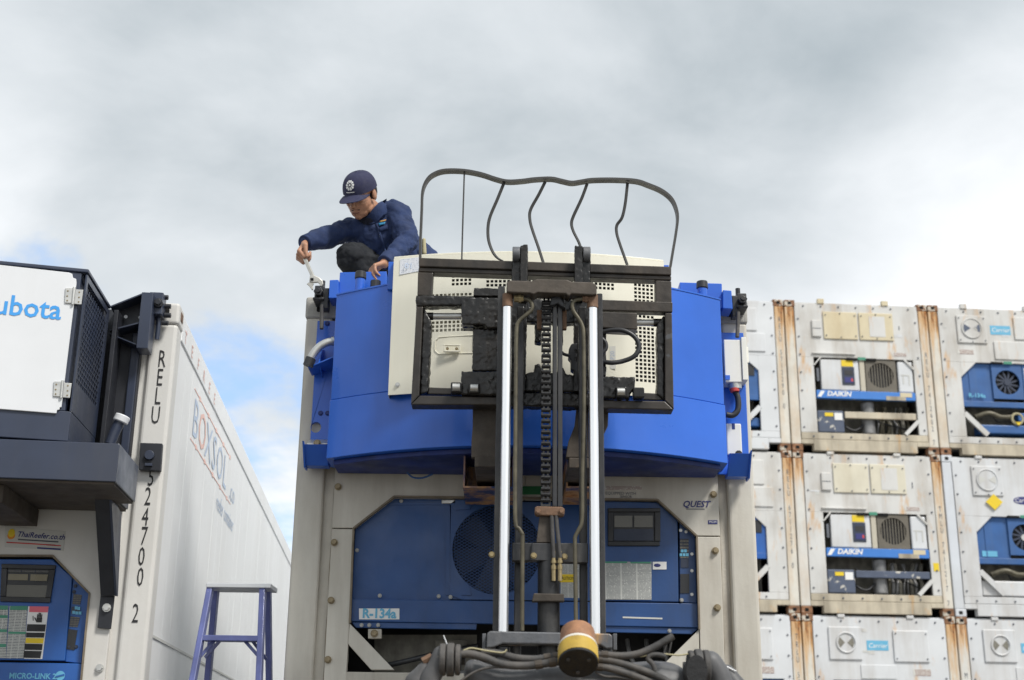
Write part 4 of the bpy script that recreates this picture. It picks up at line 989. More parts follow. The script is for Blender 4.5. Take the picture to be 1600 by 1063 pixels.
# white hatch with stepped corners
hp = [(-90, 404), (108, 426), (113, 428), (114, 434), (119, 436), (119.5, 442), (96, 636), (93, 637), (93, 640), (89, 641), (88, 646), (-90, 632)]
m_ = MB(); FN.poly(m_, hp, -0.012, 0.014); ht = m_.build('hatch', 'hatch_white', gn, bevel=0.002)
x_, z_ = FN.at(30.5, 480, -0.014); text('kubota', 'ink_skyblue', ht, (x_ + 0.008, -0.0145, z_ + 0.0), 0.148, sx=0.93, bold=0.002, ang=rad(-0.5))
for (u, v) in ((116, 463), (98, 609)):
    m_ = MB(); FN.poly(m_, [(u - 14, v - 13), (u - 2, v - 13), (u - 4.5, v + 11), (u - 15, v + 10)], -0.020, 0.008); h1 = m_.build('hinge', 'galv', gn, bevel=0.002)
    m_ = MB(); FN.poly(m_, [(u + 1, v - 11), (u + 14, v - 10), (u + 11, v + 13), (u - 1, v + 12)], -0.012, 0.010); m_.build('hinge_leaf', 'galv', h1, bevel=0.002)
    m_ = MB(); m_.cyl(FN.P(u, v - 14, -0.02), FN.P(u - 2.6, v + 13, -0.02), 0.007, n=10); m_.build('hinge_pin', 'galv', h1)
    bolts(h1, [FN.P(u + du, v + dv, -0.019 if du < 0 else -0.011) for du, dv in ((-10, -8), (-11, 0), (-11, 7), (8, -6), (7.5, 2), (7, 9))], 0.0035, 0.004, 'bolt_brown', 'screw')
use(FL)
# tray it stands on
zt1 = FL.at(150, 692, -0.80)[1]; zt0 = FL.at(100, 752, -0.84)[1]
tr = [(-2.2, -0.86), (-0.30, -0.82), (-0.075, -0.36), (-0.075, -0.20), (-2.2, -0.20)]
xr0 = FL.at(184, 730, -0.82)[0]; xr1 = FL.at(213, 760, -0.36)[0]
tr = [(-2.2, -0.87), (-0.080, -0.80), (-0.080, -0.285), (-0.158, -0.285), (-0.158, -0.058), (-2.2, -0.058)]
m_ = MB(); m_.pz(tr, zt0 + 0.012, zt1); ty = m_.build('tray', 'navy', gn, bevel=0.004)
m_ = MB(); m_.pz([(-2.2, -0.855), (-0.090, -0.788), (-0.090, -0.295), (-0.168, -0.295), (-0.168, -0.062), (-2.2, -0.062)], zt0, zt0 + 0.0115); m_.build('tray_bottom', 'tray_under', ty)
m_ = MB(); m_.box(-0.95, -0.62, -0.72, -0.05, zt0 - 0.09, zt0 - 0.001); m_.build('fork_pocket', 'tray_under', ty, bevel=0.004)
m_ = MB(); m_.box(-1.9, -1.55, -0.72, -0.05, zt0 - 0.09, zt0 - 0.001); m_.build('fork_pocket', 'tray_under', ty, bevel=0.004)
# dark mounting frame against the container
zf1 = FL.at(200, 500, -0.06)[1]
m_ = MB(); m_.box(-2.2, -0.178, -0.055, -0.008, zt0 + 0.02, ROOF - 0.06); m_.build('mounting_frame', 'navy_dark', gn, bevel=0.004)
m_ = MB(); m_.box(-0.228, -0.185, -0.075, -0.056, zt0 + 0.02, ROOF - 0.20); m_.build('frame_edge', 'navy', gn, bevel=0.004)
for x in (-0.30, -0.40):
    m_ = MB(); m_.box(x - 0.012, x + 0.012, -0.21, -0.056, zt1 + 0.001, zt_n - 0.02); m_.build('frame_upright', 'navy_dark', gn, bevel=0.003)
# triangular bracket with gussets up to the clamp
c = -0.16
pts = [(173, 479), (227, 457.5), (224.5, 543), (171, 521)]
m_ = MB(); tl, trr, br, bl = [FL.at(u, v, c) for u, v in pts]
for (q0, q1, w) in ((tl, trr, 0.008), (FL.at(172, 516, c), FL.at(223, 503, c), 0.008), (bl, br, 0.006)):
    m_.hexa([(q0[0], -0.17, q0[1] - w), (q1[0], -0.17, q1[1] - w), (q1[0], -0.057, q1[1] - w), (q0[0], -0.057, q0[1] - w), (q0[0], -0.17, q0[1]), (q1[0], -0.17, q1[1]), (q1[0], -0.057, q1[1]), (q0[0], -0.057, q0[1])])
gb = m_.build('bracket_flange', 'navy', gn)
m_ = MB(); m_.py([tl, trr, FL.at(223, 503, c), FL.at(172, 516, c)], -0.062, -0.056); m_.build('bracket_web', 'navy_dark', gb)
for u, v in ((196.5, 495), (219, 496)):
    q = FL.P(u, v, -0.064); m_ = MB(); m_.cyl(q, q + Vector((0, 0.004, 0)), 0.010, n=14); m_.build('bracket_sky_disc', 'hatch_white', gb)  # pale disc imitates bright sky showing through a hole
q0 = FL.P(222, 457, -0.18); q1 = FL.P(231, 545, -0.18)
m_ = MB(); m_.box(q0.x, q1.x + 0.0, -0.185, -0.056, q1.z, q0.z); m_.build('bracket_end', 'navy', gb, bevel=0.003)
a = FL.P(231, 492, -0.10); b = FL.P(256.5, 459, -0.10)
m_ = MB(); m_.box(a.x + 0.002, b.x, -0.12, -0.012, a.z, b.z); cl = m_.build('clamp_block', 'navy', gn, bevel=0.004)
q = FL.P(248, 474.5, -0.12); m_ = MB(); m_.cyl(q, q + Vector((0, -0.02, 0)), 0.027, n=8); m_.cyl(q, q + Vector((0, -0.034, 0)), 0.017, n=12); m_.build('clamp_bolt', 'navy_dark', cl, bevel=0.002)
for u, v in ((258, 465), (262, 479), (262, 493), (258, 505)):
    q = FL.P(u, v, -0.05); m_ = MB(); m_.cyl(q + Vector((-0.02, 0, 0)), q + Vector((0.018, 0, 0)), 0.015, n=8); m_.build('clamp_link', 'navy_dark', cl, bevel=0.002)
m_ = MB(); m_.tube([FL.P(247, 490, -0.06), FL.P(247.5, 510, -0.06), FL.P(245, 531, -0.06)], 0.013, n=10); m_.build('tommy_bar', 'navy', cl, smooth=True)
# lower clamp plate on the post
m_ = MB(); FL.poly(m_, [(219, 692), (253.5, 693), (250.5, 736), (217, 734)], -0.045, 0.04); lp_ = m_.build('lower_clamp', 'navy_dark', gn, bevel=0.003)
q = FL.P(234, 712, -0.045); m_ = MB(); m_.cyl(q, q + Vector((0, -0.02, 0)), 0.026, n=14); m_.box(q.x - 0.02, q.x + 0.02, -0.06, -0.045, q.z - 0.06, q.z - 0.045); m_.build('clamp_bolt', 'navy', lp_, bevel=0.002)
# breather pipe with white cap
m_ = MB(); m_.tube([FL.P(172, 694, -0.35), FL.P(179, 676, -0.35), FL.P(187, 660, -0.35)], 0.028, n=14); bp = m_.build('breather_pipe', 'navy', gn, smooth=True)
q = FL.P(190, 655, -0.35); d = (FL.P(190, 655, -0.35) - FL.P(180, 676, -0.35)).normalized()
m_ = MB(); m_.cyl(q - d * 0.02, q + d * 0.02, 0.040, n=18); m_.build('breather_cap', 'hatch_white', bp, bevel=0.006, smooth=True)
# support strut down to the container face
A = [FL.P(u, v, c) for u, v, c in ((147, 770, -0.42), (170, 771, -0.42), (179, 931, -0.05), (157, 931, -0.05))]
m_ = MB(); m_.hexa([A[3], A[2], A[2] + Vector((0, 0.012, 0)), A[3] + Vector((0, 0.012, 0)), A[0], A[1], A[1] + Vector((0, 0.012, 0.0)), A[0] + Vector((0, 0.012, 0.0))]); st = m_.build('support_strut', 'navy_dark', gn, bevel=0.003)
m_ = MB(); m_.hexa([A[2] + Vector((0, 0.0, -0.0)), A[2] + Vector((0.012, 0, 0)), A[2] + Vector((0.012, 0.03, 0)), A[2] + Vector((0, 0.03, 0)), A[1], A[1] + Vector((0.012, 0, 0)), A[1] + Vector((0.012, 0.30, -0.05)), A[1] + Vector((0, 0.30, -0.05))]); m_.build('strut_web', 'navy', st)
m_ = MB(); FL.poly(m_, [(157, 930), (179, 931), (173, 983), (152, 981)], -0.022, 0.014); sf = m_.build('strut_foot', 'navy_dark', st, bevel=0.002)
bolts(st, [FL.P(167, 950, -0.022)], 0.018, 0.02, 'galv')

# ------------------------------------------------------------------ forklift
use(WF)
fk = thing('forklift', 'forklift with raised black mast, chrome lift rods and bent load guard', 'forklift', (0.176, 4.3, 0.0))
W = WF.P
YM = 5.65
def upright(name, u0, u1, vref, y0, y1, zb, zt, m, bevel=0.004, web=None):
    a = WF.at(u0, vref, y0)[0]; b = WF.at(u1, vref, y0)[0]
    m_ = MB(); m_.box(a, b, y0, y1, zb, zt); return m_.build(name, m, fk, bevel=bevel)
ztop = WF.at(787, 447, YM)[1]
# inner mast rails beside the chrome rods
upright('inner_mast_rail', 771, 782.5, 900, YM, YM + 0.11, 0.75, ztop, 'mast_steel')
upright('inner_mast_rail', 937, 946, 900, YM, YM + 0.11, 0.75, ztop - 0.03, 'mast_steel')
upright('inner_mast_rail_flange', 806, 817, 700, YM + 0.08, YM + 0.12, 0.75, WF.at(815, 470, YM)[1], 'mast_steel')
upright('inner_mast_rail_flange', 905, 917, 700, YM + 0.08, YM + 0.12, 0.75, WF.at(910, 470, YM)[1], 'mast_steel')
zc = WF.at(860, 985, 5.58)[1]
for s_, (u0, u1) in ((-1, (760, 775)), (1, (942, 957))):
    a = WF.at(u0, 1000, 5.60)[0]; b = WF.at(u1, 1000, 5.60)[0]
    m_ = MB(); m_.box(a, b, 5.60, 5.76, 0.08, zc - 0.02); m_.build('outer_mast_rail', 'mast_steel', fk, bevel=0.004)
# chrome rods and the cylinders under them
for u0, u1 in ((779.5, 793.5), (922.5, 937)):
    a = WF.at(u0, 960, YM - 0.03)[0]; b = WF.at(u1, 960, YM - 0.03)[0]; cx = (a + b) / 2; r = (b - a) / 2 * 1.10
    zt_ = WF.at(cx, 470, YM - 0.03)[1]
    m_ = MB(); m_.cyl((cx, YM - 0.03, zc - 0.02), (cx, YM - 0.03, zt_), r, n=28); m_.build('piston_rod', 'chrome', fk, smooth=True)
    m_ = MB(); m_.cyl((cx, YM - 0.03, 0.35), (cx, YM - 0.03, zc - 0.07), r * 1.5, n=24); m_.build('lift_cylinder', 'mast_steel', fk, smooth=True)
    m_ = MB(); m_.cyl((cx, YM - 0.03, zt_ - 0.003), (cx, YM - 0.03, zt_ + 0.062), r * 1.16, n=18); m_.build('rod_end', 'rusty', fk, bevel=0.004, smooth=True)
RX = [WF.at(786.5, 960, YM - 0.03)[0], WF.at(929.7, 960, YM - 0.03)[0]]
# tie bar across the rod ends
ty0 = YM - 0.075
m_ = MB(); WF.poly(m_, [(791.5, 456), (791.5, 441), (797, 438), (831, 439), (838, 436), (886, 437), (893, 440), (926, 441), (932, 445), (932.5, 460), (926, 461), (893, 459), (889, 463), (884, 459), (840, 457), (834, 460), (828, 458), (800, 457)], ty0, 0.09); m_.build('tie_bar', 'brown_steel', fk, bevel=0.005)
# elbows and oil pipes
for s_, e0, pts in ((-1, (803, 466.5), [(803, 467), (818, 467.5), (826, 469), (831.5, 476), (830, 485), (820, 494), (810.5, 503), (807, 520), (806, 600), (805, 740), (805.5, 815), (811, 826), (816.5, 836), (816.5, 850), (816, 986)]),
                    (1, (925, 467), [(925, 467.5), (910, 467.5), (900, 469), (894.5, 475), (896, 486), (904, 498), (910, 510), (912, 530), (912.5, 640), (910, 740), (909.5, 810), (904, 828), (898.5, 840), (898.5, 855), (900, 975)])):
    m_ = MB(); m_.tube([W(u, v, YM - 0.04) for u, v in pts], 0.0092, n=10, steps=4); m_.build('oil_pipe', 'olive_pipe', fk, smooth=True)
    a = W(pts[0][0], 467, YM - 0.04); b = W(pts[1][0], 467, YM - 0.04)
    m_ = MB(); m_.cyl(a, b, 0.0165, n=6); m_.cyl(a + (b - a) * 0.45, a + (b - a) * 0.75, 0.021, n=6); m_.build('pipe_elbow', 'brass' if s_ < 0 else 'rusty', fk, bevel=0.002)
# lift chain and its post
cxm = WF.at(853, 640, YM)[0]; z0c = WF.at(853, 792, YM)[1]; z1c = WF.at(853, 466, YM)[1]
m_ = MB(); pitch = 0.0255; k = 0; z = z0c
while z < z1c:
    wv = 0.0095 if k % 2 else 0.0175
    for s_ in (-1, 1):
        x = cxm + s_ * wv
        m_.px([(YM - 0.012, z + 0.003), (YM - 0.006, z - 0.005), (YM + 0.006, z - 0.005), (YM + 0.012, z + 0.003), (YM + 0.006, z + pitch + 0.003), (YM - 0.006, z + pitch + 0.003)], x - 0.0042, x + 0.0042)
    m_.cyl((cxm - 0.020, YM - 0.004, z + 0.001), (cxm + 0.020, YM - 0.004, z + 0.001), 0.0100, n=8)
    z += pitch; k += 1
m_.build('lift_chain', 'chain', fk, kind='stuff', smooth=True)
m_ = MB(); a = WF.at(863.5, 640, YM)[0]; b = WF.at(871, 640, YM)[0]; c_ = WF.at(879, 640, YM)[0]
m_.box(a, b - 0.002, YM - 0.005, YM + 0.045, z0c, z1c - 0.005); m_.box(b + 0.001, c_, YM, YM + 0.045, z0c, z1c - 0.005); m_.build('chain_guide', 'mast_steel', fk, bevel=0.004)
m_ = MB(); WF.poly(m_, [(859, 476), (862, 465), (868, 461), (876, 463), (881, 473), (884, 482), (876, 478), (872, 474), (862, 478)], YM - 0.03, 0.06); m_.build('chain_sheave_cover', 'black_plastic', fk, bevel=0.005)
m_ = MB(); a = W(871, 474, YM + 0.06); m_.cyl(a + Vector((-0.03, 0, -0.01)), a + Vector((0.03, 0, -0.01)), 0.04, n=24); m_.build('chain_sheave', 'mast_steel', fk, bevel=0.004)
m_ = MB()
for u in (843, 881.5):
    WF.rect(m_, u - 4, 484, u + 4, 514, YM + 0.02, 0.03)
m_.build('sheave_bracket', 'rusty', fk, bevel=0.003)
# cylinder yoke, cross plate, centre cylinder
m_ = MB(); WF.poly(m_, [(835.5, 793), (839, 791), (878, 792), (882.5, 795), (882, 804), (878, 806), (839, 805), (835.5, 802)], YM - 0.04, 0.05); yk = m_.build('chain_yoke', 'rusty', fk, bevel=0.004)
bolts(yk, [W(841, 799, YM - 0.04), W(877.5, 799, YM - 0.04)], 0.011, 0.010, 'rusty')
m_ = MB(); WF.poly(m_, [(843, 806), (863, 806), (863, 848), (838, 848)], YM - 0.015, 0.02); m_.build('yoke_gusset', 'brown_steel', fk, bevel=0.003)
m_ = MB(); WF.poly(m_, [(800, 848), (919, 849), (919, 880), (878, 879), (868, 876), (800, 877)], YM - 0.005, 0.05); cp = m_.build('mast_cross_plate', 'mast_steel', fk, bevel=0.004)
m_ = MB(); WF.poly(m_, [(831, 848.5), (864, 849), (864, 876.5), (828, 876)], YM - 0.018, 0.012); m_.build('cross_plate_boss', 'mast_steel', cp, bevel=0.003)
bolts(cp, [W(834, 868.5, YM - 0.018), W(882, 870, YM - 0.006)], 0.011, 0.010, 'brass')
bolts(fk, [W(768.5, 867, YM)], 0.011, 0.012, 'brass')
ccx = WF.at(857.5, 940, YM + 0.02)[0]; rc = 0.048
m_ = MB(); m_.cyl((ccx, YM + 0.03, 0.3), (ccx, YM + 0.03, WF.at(857, 872, YM)[1]), rc, n=28); m_.build('centre_cylinder', 'mast_steel', fk, smooth=True)
m_ = MB(); WF.poly(m_, [(834, 927), (881, 928), (882, 940), (831, 940)], YM - 0.05, 0.05); m_.build('cylinder_strap', 'brown_steel', fk, bevel=0.004)
for pts in ([(862, 806), (863.5, 840), (865, 872)], [(869, 806), (871, 830), (875.5, 872)]):
    m_ = MB(); m_.tube([W(u, v, YM - 0.03) for u, v in pts], 0.0095, n=10); m_.build('hydraulic_hose', 'dusty_rubber', fk, smooth=True)
for u in (865, 875):
    m_ = MB()
    for v0, v1, r in ((862, 876, 0.0085), (876, 880, 0.0115), (880, 884, 0.0075), (884, 890, 0.0115), (890, 908, 0.0095)):
        m_.cyl(W(u, v0, YM - 0.03), W(u, v1, YM - 0.03), r, n=8)
    m_.build('hose_fitting', 'brass', fk)
# top of the outer mast
m_ = MB(); WF.poly(m_, [(760, 1013), (761, 989), (766, 986), (953, 990), (957, 994), (957, 1013), (948, 1014), (938, 1008), (785, 1006), (770, 1012)], 5.57, 0.10); m_.build('outer_mast_crosshead', 'cross_grey', fk, bevel=0.006)
for u in (756.5, 961):
    m_ = MB(); WF.rect(m_, u - 3, 990, u + 3, 1016, 5.60, 0.08); m_.build('crosshead_cheek', 'cross_grey', fk, bevel=0.003)

# carriage: uprights, frame, beams
YC_ = 5.88; CAKE = []
for u0, u1, us in ((800.5, 825, -1), (898, 923, 1)):
    a = WF.P(u0, 384, YC_); b = WF.P(u1, 384, YC_)
    m_ = MB(); pts = [(u0 + (0 if us > 0 else 12), 383), (u1 - (12 if us > 0 else 0), 381 if us < 0 else 384), (u1 - (12 if us > 0 else 0), 470), (u0 + (0 if us > 0 else 12), 470)]
    WF.poly(m_, pts, YC_ - 0.05, 0.05); CAKE.append(m_.build('carriage_lug', 'grease', fk))
    m_ = MB(); WF.poly(m_, [(u0, 404), (u1, 404), (u1 - 4, 612), (u0 - 6, 612)] if us < 0 else [(u0, 404), (u1, 404), (u1 - 3, 612), (u0 - 2, 612)], YC_ - 0.02, 0.07); CAKE.append(m_.build('carriage_channel', 'grease', fk))
    cu = 806.5 if us < 0 else 916.5
    q = W(cu, 398, YC_ - 0.02); m_ = MB(); m_.cyl(q + Vector((-0.018, 0, 0)), q + Vector((0.018, 0, 0)), 0.038, n=22); m_.build('guide_roller', 'cross_grey', fk, bevel=0.004, smooth=True)
def lumpy(o, amount=0.011):
    """caked grease: the plate's faces and edges go uneven"""
    rm_ = o.modifiers.new('cake', 'REMESH'); rm_.mode = 'VOXEL'; rm_.voxel_size = 0.006; rm_.use_smooth_shade = True
    tx_ = bpy.data.textures.get('grease_lumps') or bpy.data.textures.new('grease_lumps', 'CLOUDS'); tx_.noise_scale = 0.022; tx_.noise_depth = 3
    dp_ = o.modifiers.new('lumps', 'DISPLACE'); dp_.texture = tx_; dp_.strength = amount; dp_.mid_level = 0.5; dp_.texture_coords = 'LOCAL'
    return o
def beam(name, pts, y, d, m, bevel=0.005):
    m_ = MB(); WF.poly(m_, pts, y, d)
    if m != 'grease':
        return m_.build(name, m, fk, bevel=bevel)
    return lumpy(m_.build(name, m, fk))
for o_ in CAKE: lumpy(o_, 0.007)
beam('guard_top_beam', [(655.5, 402.5), (1049, 416.5), (1049, 430), (654, 416.5)], YC_, 0.09, 'worn_steel')
beam('guard_top_beam_flange', [(654, 417.5), (1049, 431), (1049, 438), (653.5, 424.5)], YC_ + 0.012, 0.07, 'worn_steel')
beam('guard_side_post', [(653, 425), (677, 426), (675, 463), (652, 462)], YC_ + 0.01, 0.06, 'worn_steel')
beam('guard_side_post', [(1024, 438), (1049, 439), (1050, 476), (1024, 474)], YC_ + 0.01, 0.06, 'worn_steel')
beam('carriage_upper_beam', [(650, 461), (782, 462.5), (782, 478), (650, 478)], YC_, 0.06, 'grease')
beam('carriage_upper_beam', [(938, 468), (1051, 472), (1051, 488), (938, 485)], YC_, 0.06, 'worn_steel')
beam('carriage_upper_beam', [(783, 466), (937, 469), (937, 506), (783, 503)], YC_ + 0.02, 0.05, 'grease')
beam('carriage_side', [(650.5, 479), (661, 479), (655, 618), (642, 632)], YC_, 0.10, 'worn_steel')
beam('carriage_side_plate', [(661.5, 479), (674, 503), (669, 612), (656, 617)], YC_ + 0.02, 0.08, 'grease')
beam('carriage_side', [(1039, 489), (1050, 489), (1053, 640), (1039, 626)], YC_, 0.10, 'worn_steel')
beam('carriage_side_plate', [(1027, 508), (1038, 490), (1038, 626), (1027, 617)], YC_ + 0.02, 0.08, 'grease')
beam('carriage_lower_beam', [(656, 618), (780, 620), (780, 633), (642, 632.5)], YC_ - 0.01, 0.09, 'worn_steel')
beam('carriage_lower_beam', [(781, 612), (937, 615), (937, 636), (781, 633.5)], YC_ + 0.0, 0.08, 'grease')
beam('carriage_lower_beam', [(938, 625), (1039, 627), (1053, 640.5), (938, 638)], YC_ - 0.01, 0.09, 'worn_steel')
beam('carriage_lower_ledge', [(670, 605), (722, 607), (722, 617), (668, 616)], YC_ + 0.03, 0.07, 'worn_steel')
beam('carriage_lower_ledge', [(992, 613), (1038, 615), (1038, 625.5), (992, 624.5)], YC_ + 0.03, 0.07, 'worn_steel')
# side-shift shaft
for (u0, u1, m, r) in ((660, 677, 'grease', 0.019), (676.5, 721, 'galv', 0.0165), (995, 1022, 'galv', 0.0165), (1021, 1040, 'grease', 0.020)):
    v = 494.5 if u1 < 800 else 504.5
    m_ = MB(); m_.cyl(W(u0, v, YC_ + 0.05), W(u1, v, YC_ + 0.05), r, n=18); m_.build('side_shift_shaft', m, fk, smooth=True)
# greasy fork hangers
beam('fork_hanger', [(720, 464), (782, 465), (782, 512), (762, 513), (758, 508), (722, 507)], YC_ - 0.03, 0.10, 'grease')
beam('fork_hanger_cap', [(740, 449), (782, 450), (782, 463.5), (740, 463)], YC_ - 0.02, 0.08, 'grease')
beam('fork_hanger', [(938, 487), (995, 489), (996, 515), (938, 512)], YC_ - 0.03, 0.10, 'worn_steel')
beam('fork_plate', [(739, 513), (781, 513), (779, 580), (738, 580)], YC_ + 0.0, 0.05, 'grease')
beam('fork_plate', [(938, 512.5), (947, 513), (947, 588), (938, 588)], YC_ + 0.0, 0.05, 'grease')
beam('fork_stop', [(721, 580), (780, 581), (779, 617.5), (720, 616.5)], YC_ - 0.035, 0.06, 'grease')
beam('fork_stop', [(938, 588), (992, 589), (992, 605), (985, 613), (985, 622), (938, 621)], YC_ - 0.035, 0.06, 'grease')
for u, v in ((713, 606), (741, 607), (970, 613), (998, 614)):
    q = W(u, v, YC_ - 0.05)
    m_ = MB(); m_.box(q.x - 0.026, q.x + 0.026, q.y - 0.006, q.y + 0.05, q.z - 0.024, q.z + 0.026); blk = m_.build('stop_block', 'grease', fk, bevel=0.006)
    if u != 998:
        m_ = MB(); m_.cyl((q.x - 0.017, q.y - 0.008, q.z), (q.x + 0.017, q.y - 0.008, q.z), 0.0175, n=16); m_.build('stop_roller', 'galv', blk, smooth=True)
beam('centre_bracket', [(836, 506), (846, 506), (846, 535), (836, 535)], YC_ - 0.04, 0.06, 'grease')
beam('centre_bracket', [(873, 506), (880, 506), (880, 535), (873, 535)], YC_ - 0.04, 0.06, 'grease')
beam('centre_plate', [(822, 583), (834, 582), (836, 570), (843, 568), (848, 582), (871, 582), (876, 570), (880, 575), (884, 584), (898, 586), (897, 612), (820, 611)], YC_ - 0.01, 0.05, 'grease')
beam('valve_block', [(889, 545), (893, 537), (902, 536), (902, 582), (892, 577), (892, 562), (888, 558)], YC_ - 0.02, 0.06, 'black_plastic')
m_ = MB(); m_.tube([W(873, 545, YC_ - 0.02), W(880, 553, YC_ - 0.02), W(890, 556, YC_ - 0.02)], 0.008, n=8); m_.build('valve_hose', 'black_plastic', fk, smooth=True)
# looped hydraulic hose on the right
m_ = MB(); m_.tube([W(936, 520, YC_ - 0.01), W(955, 516, YC_ - 0.02), W(975, 517, YC_ - 0.03), W(992, 527, YC_ - 0.03), W(998.5, 542, YC_ - 0.03), W(992, 556, YC_ - 0.03), W(975, 564, YC_ - 0.02), W(955, 567, YC_ - 0.02), W(936, 564, YC_)], 0.0115, n=12); m_.build('looped_hose', 'black_plastic', fk, smooth=True)
m_ = MB(); m_.tube([W(938, 527, YC_ - 0.02), W(946, 535, YC_ - 0.02), W(947, 545, YC_ - 0.02), W(939, 553, YC_ - 0.02)], 0.009, n=10); m_.build('looped_hose', 'black_plastic', fk, smooth=True)
# load backrest: bent flat bars
path = [(656.5, 416), (657, 380), (659, 330), (660.5, 300), (668, 282), (680, 272.5), (697, 268), (725, 268.5), (752, 273.5), (775, 281), (793, 285), (815, 284), (835, 281.5), (861, 280.5), (878, 284), (893, 287), (908, 285), (925, 282.5), (959, 282), (993, 284), (1012, 290), (1033, 299), (1048, 311), (1055.5, 325), (1058.5, 342), (1056, 365), (1051, 395), (1047, 419)]
m_ = MB(); m_.ribbon([W(u, v, YC_ + 0.05) for u, v in path], 0.044, 0.011, side=(0, 1, 0), steps=4); m_.build('load_guard_hoop', 'backrest_steel', fk, smooth=True)
bars = [[(725.5, 271), (724, 320), (722.5, 370), (721.5, 408)],
        [(787.5, 286), (777, 312), (766, 338), (762.5, 356), (763.5, 376), (770, 394), (778, 404), (786, 408)],
        [(852, 284), (842, 304), (829, 328), (828, 344), (832, 360), (841, 386), (849, 411)],
        [(917.5, 287), (909, 310), (896, 338), (893, 350), (896, 362), (904, 378), (909, 392)],
        [(980.5, 286), (977, 318), (972, 340), (964, 352), (963.5, 364), (968, 380), (980, 414)]]
for k, b_ in enumerate(bars):
    m_ = MB(); sd_ = (0.1, 1, 0) if k == 0 else (0.75, 0.65, 0.1)
    m_.ribbon([W(u, v, YC_ + 0.05) for u, v in b_], 0.015, 0.006, side=sd_, steps=5); m_.build('load_guard_bar', 'backrest_steel', fk, smooth=True)
# forks: shank down behind the carriage, blade into the pocket
for a0, a1, b0, b1 in ((738.5, 781, 736.5, 780), (901, 951, 884, 933)):
    m_ = MB(); yk_ = YC_ + 0.09
    WF.poly(m_, [(a0, 634), (a1, 634), (a1 - 1, 665), (b1 + 4, 690), (b1, 715), (b0, 715), (b0 + (4 if b0 > 800 else 0), 690), (a0 - (3 if b0 > 800 else 0), 665)], yk_, 0.045); m_.build('fork_shank', 'brown_steel', fk, bevel=0.004)
    a = WF.at(b0 + 5, 728, yk_); b = WF.at(b1 - 3, 716, yk_)
    m_ = MB(); zz = WF.at(800, 714, yk_)[1]; m_.hexa([(a[0], yk_, zz - 0.05), (b[0], yk_, zz - 0.05), (b[0], 6.79, zz - 0.02), (a[0], 6.79, zz - 0.02), (a[0], yk_, zz), (b[0], yk_, zz), (b[0], 6.79, zz), (a[0], 6.79, zz)]); m_.build('fork_blade', 'brown_steel', fk, bevel=0.004)

# cowl and hoses along the front of the driver's guard
YG = 4.70
m_ = MB(); o = 0; prof = [(724, 1044, 0.040), (735, 1036, 0.060), (752, 1040, 0.066), (775, 1052, 0.066), (810, 1052, 0.075), (860, 1048, 0.082), (910, 1046, 0.085), (960, 1046, 0.085), (1010, 1040, 0.085), (1045, 1040, 0.085), (1066, 1048, 0.080), (1080, 1062, 0.070)]
rings = []
for u, v, r in prof:
    q = W(u, v, YG); c_ = Vector((q.x, q.y + 0.05, q.z - r + 0.02)); rings.append((c_, r))
n_ = 22
for c_, r in rings:
    m_.v += [(c_.x, c_.y + math.cos(2 * math.pi * k / n_) * r * 1.4, c_.z + math.sin(2 * math.pi * k / n_) * r) for k in range(n_)]
for i in range(len(rings) - 1):
    m_.f += [(i * n_ + k, i * n_ + (k + 1) % n_, (i + 1) * n_ + (k + 1) % n_, (i + 1) * n_ + k) for k in range(n_)]
m_.f += [tuple(range(n_ - 1, -1, -1)), tuple((len(rings) - 1) * n_ + k for k in range(n_))]
co = m_.build('front_cowl', 'guard_grey', fk, smooth=True)
sb = co.modifiers.new('sub', 'SUBSURF'); sb.levels = 1; sb.render_levels = 2
# ball-clamp arms left and right
def arm(side, disc_u, disc_v, rdisc, pts, radii):
    c_ = W(disc_u, disc_v, YG - 0.05)
    for k, (dx, t, rr) in enumerate(((-0.027, 0.022, 1.0), (0.0, 0.026, 1.04), (0.025, 0.018, 0.96))):
        m_ = MB(); m_.cyl((c_.x + side * dx - t / 2, c_.y, c_.z), (c_.x + side * dx + t / 2, c_.y, c_.z), rdisc * rr, n=28); m_.build('clamp_disc', 'dusty_rubber', fk, bevel=0.005, smooth=True)
    m_ = MB(); m_.cyl((c_.x + side * 0.035, c_.y, c_.z), (c_.x + side * 0.052, c_.y, c_.z), 0.020, n=6); m_.cyl((c_.x + side * 0.03, c_.y, c_.z), (c_.x + side * 0.038, c_.y, c_.z), rdisc * 0.7, n=20); m_.build('clamp_nut', 'black_plastic', fk)
    m_ = MB(); P = [W(u, v, YG - 0.05) for u, v in pts]
    for i in range(len(P) - 1):
        m_.capsule(P[i], P[i + 1], radii[i], radii[i + 1], 18)
    a_ = m_.build('support_arm', 'guard_grey', fk, smooth=True)
    rm = a_.modifiers.new('weld', 'REMESH'); rm.mode = 'VOXEL'; rm.voxel_size = 0.006; rm.use_smooth_shade = True
    sm = a_.modifiers.new('soft', 'SMOOTH'); sm.iterations = 6; sm.factor = 0.6
    a_.data.materials[0] = MATS['guard_grey']
    return a_
arm(1, 704, 1031, 0.055, [(690, 1024), (684, 1040), (672, 1060), (668, 1090), (668, 1130)], [0.034, 0.034, 0.036, 0.04, 0.05])
m_ = MB(); 
for a, b, r0, r1 in (((664, 1050), (652, 1068), 0.034, 0.045), ((652, 1068), (650, 1110), 0.045, 0.05)):
    m_.capsule(W(*a, YG - 0.02), W(*b, YG - 0.02), r0, r1, 20)
ar = m_.build('support_arm', 'guard_grey', fk, smooth=True)
rm = ar.modifiers.new('weld', 'REMESH'); rm.mode = 'VOXEL'; rm.voxel_size = 0.006; rm.use_smooth_shade = True
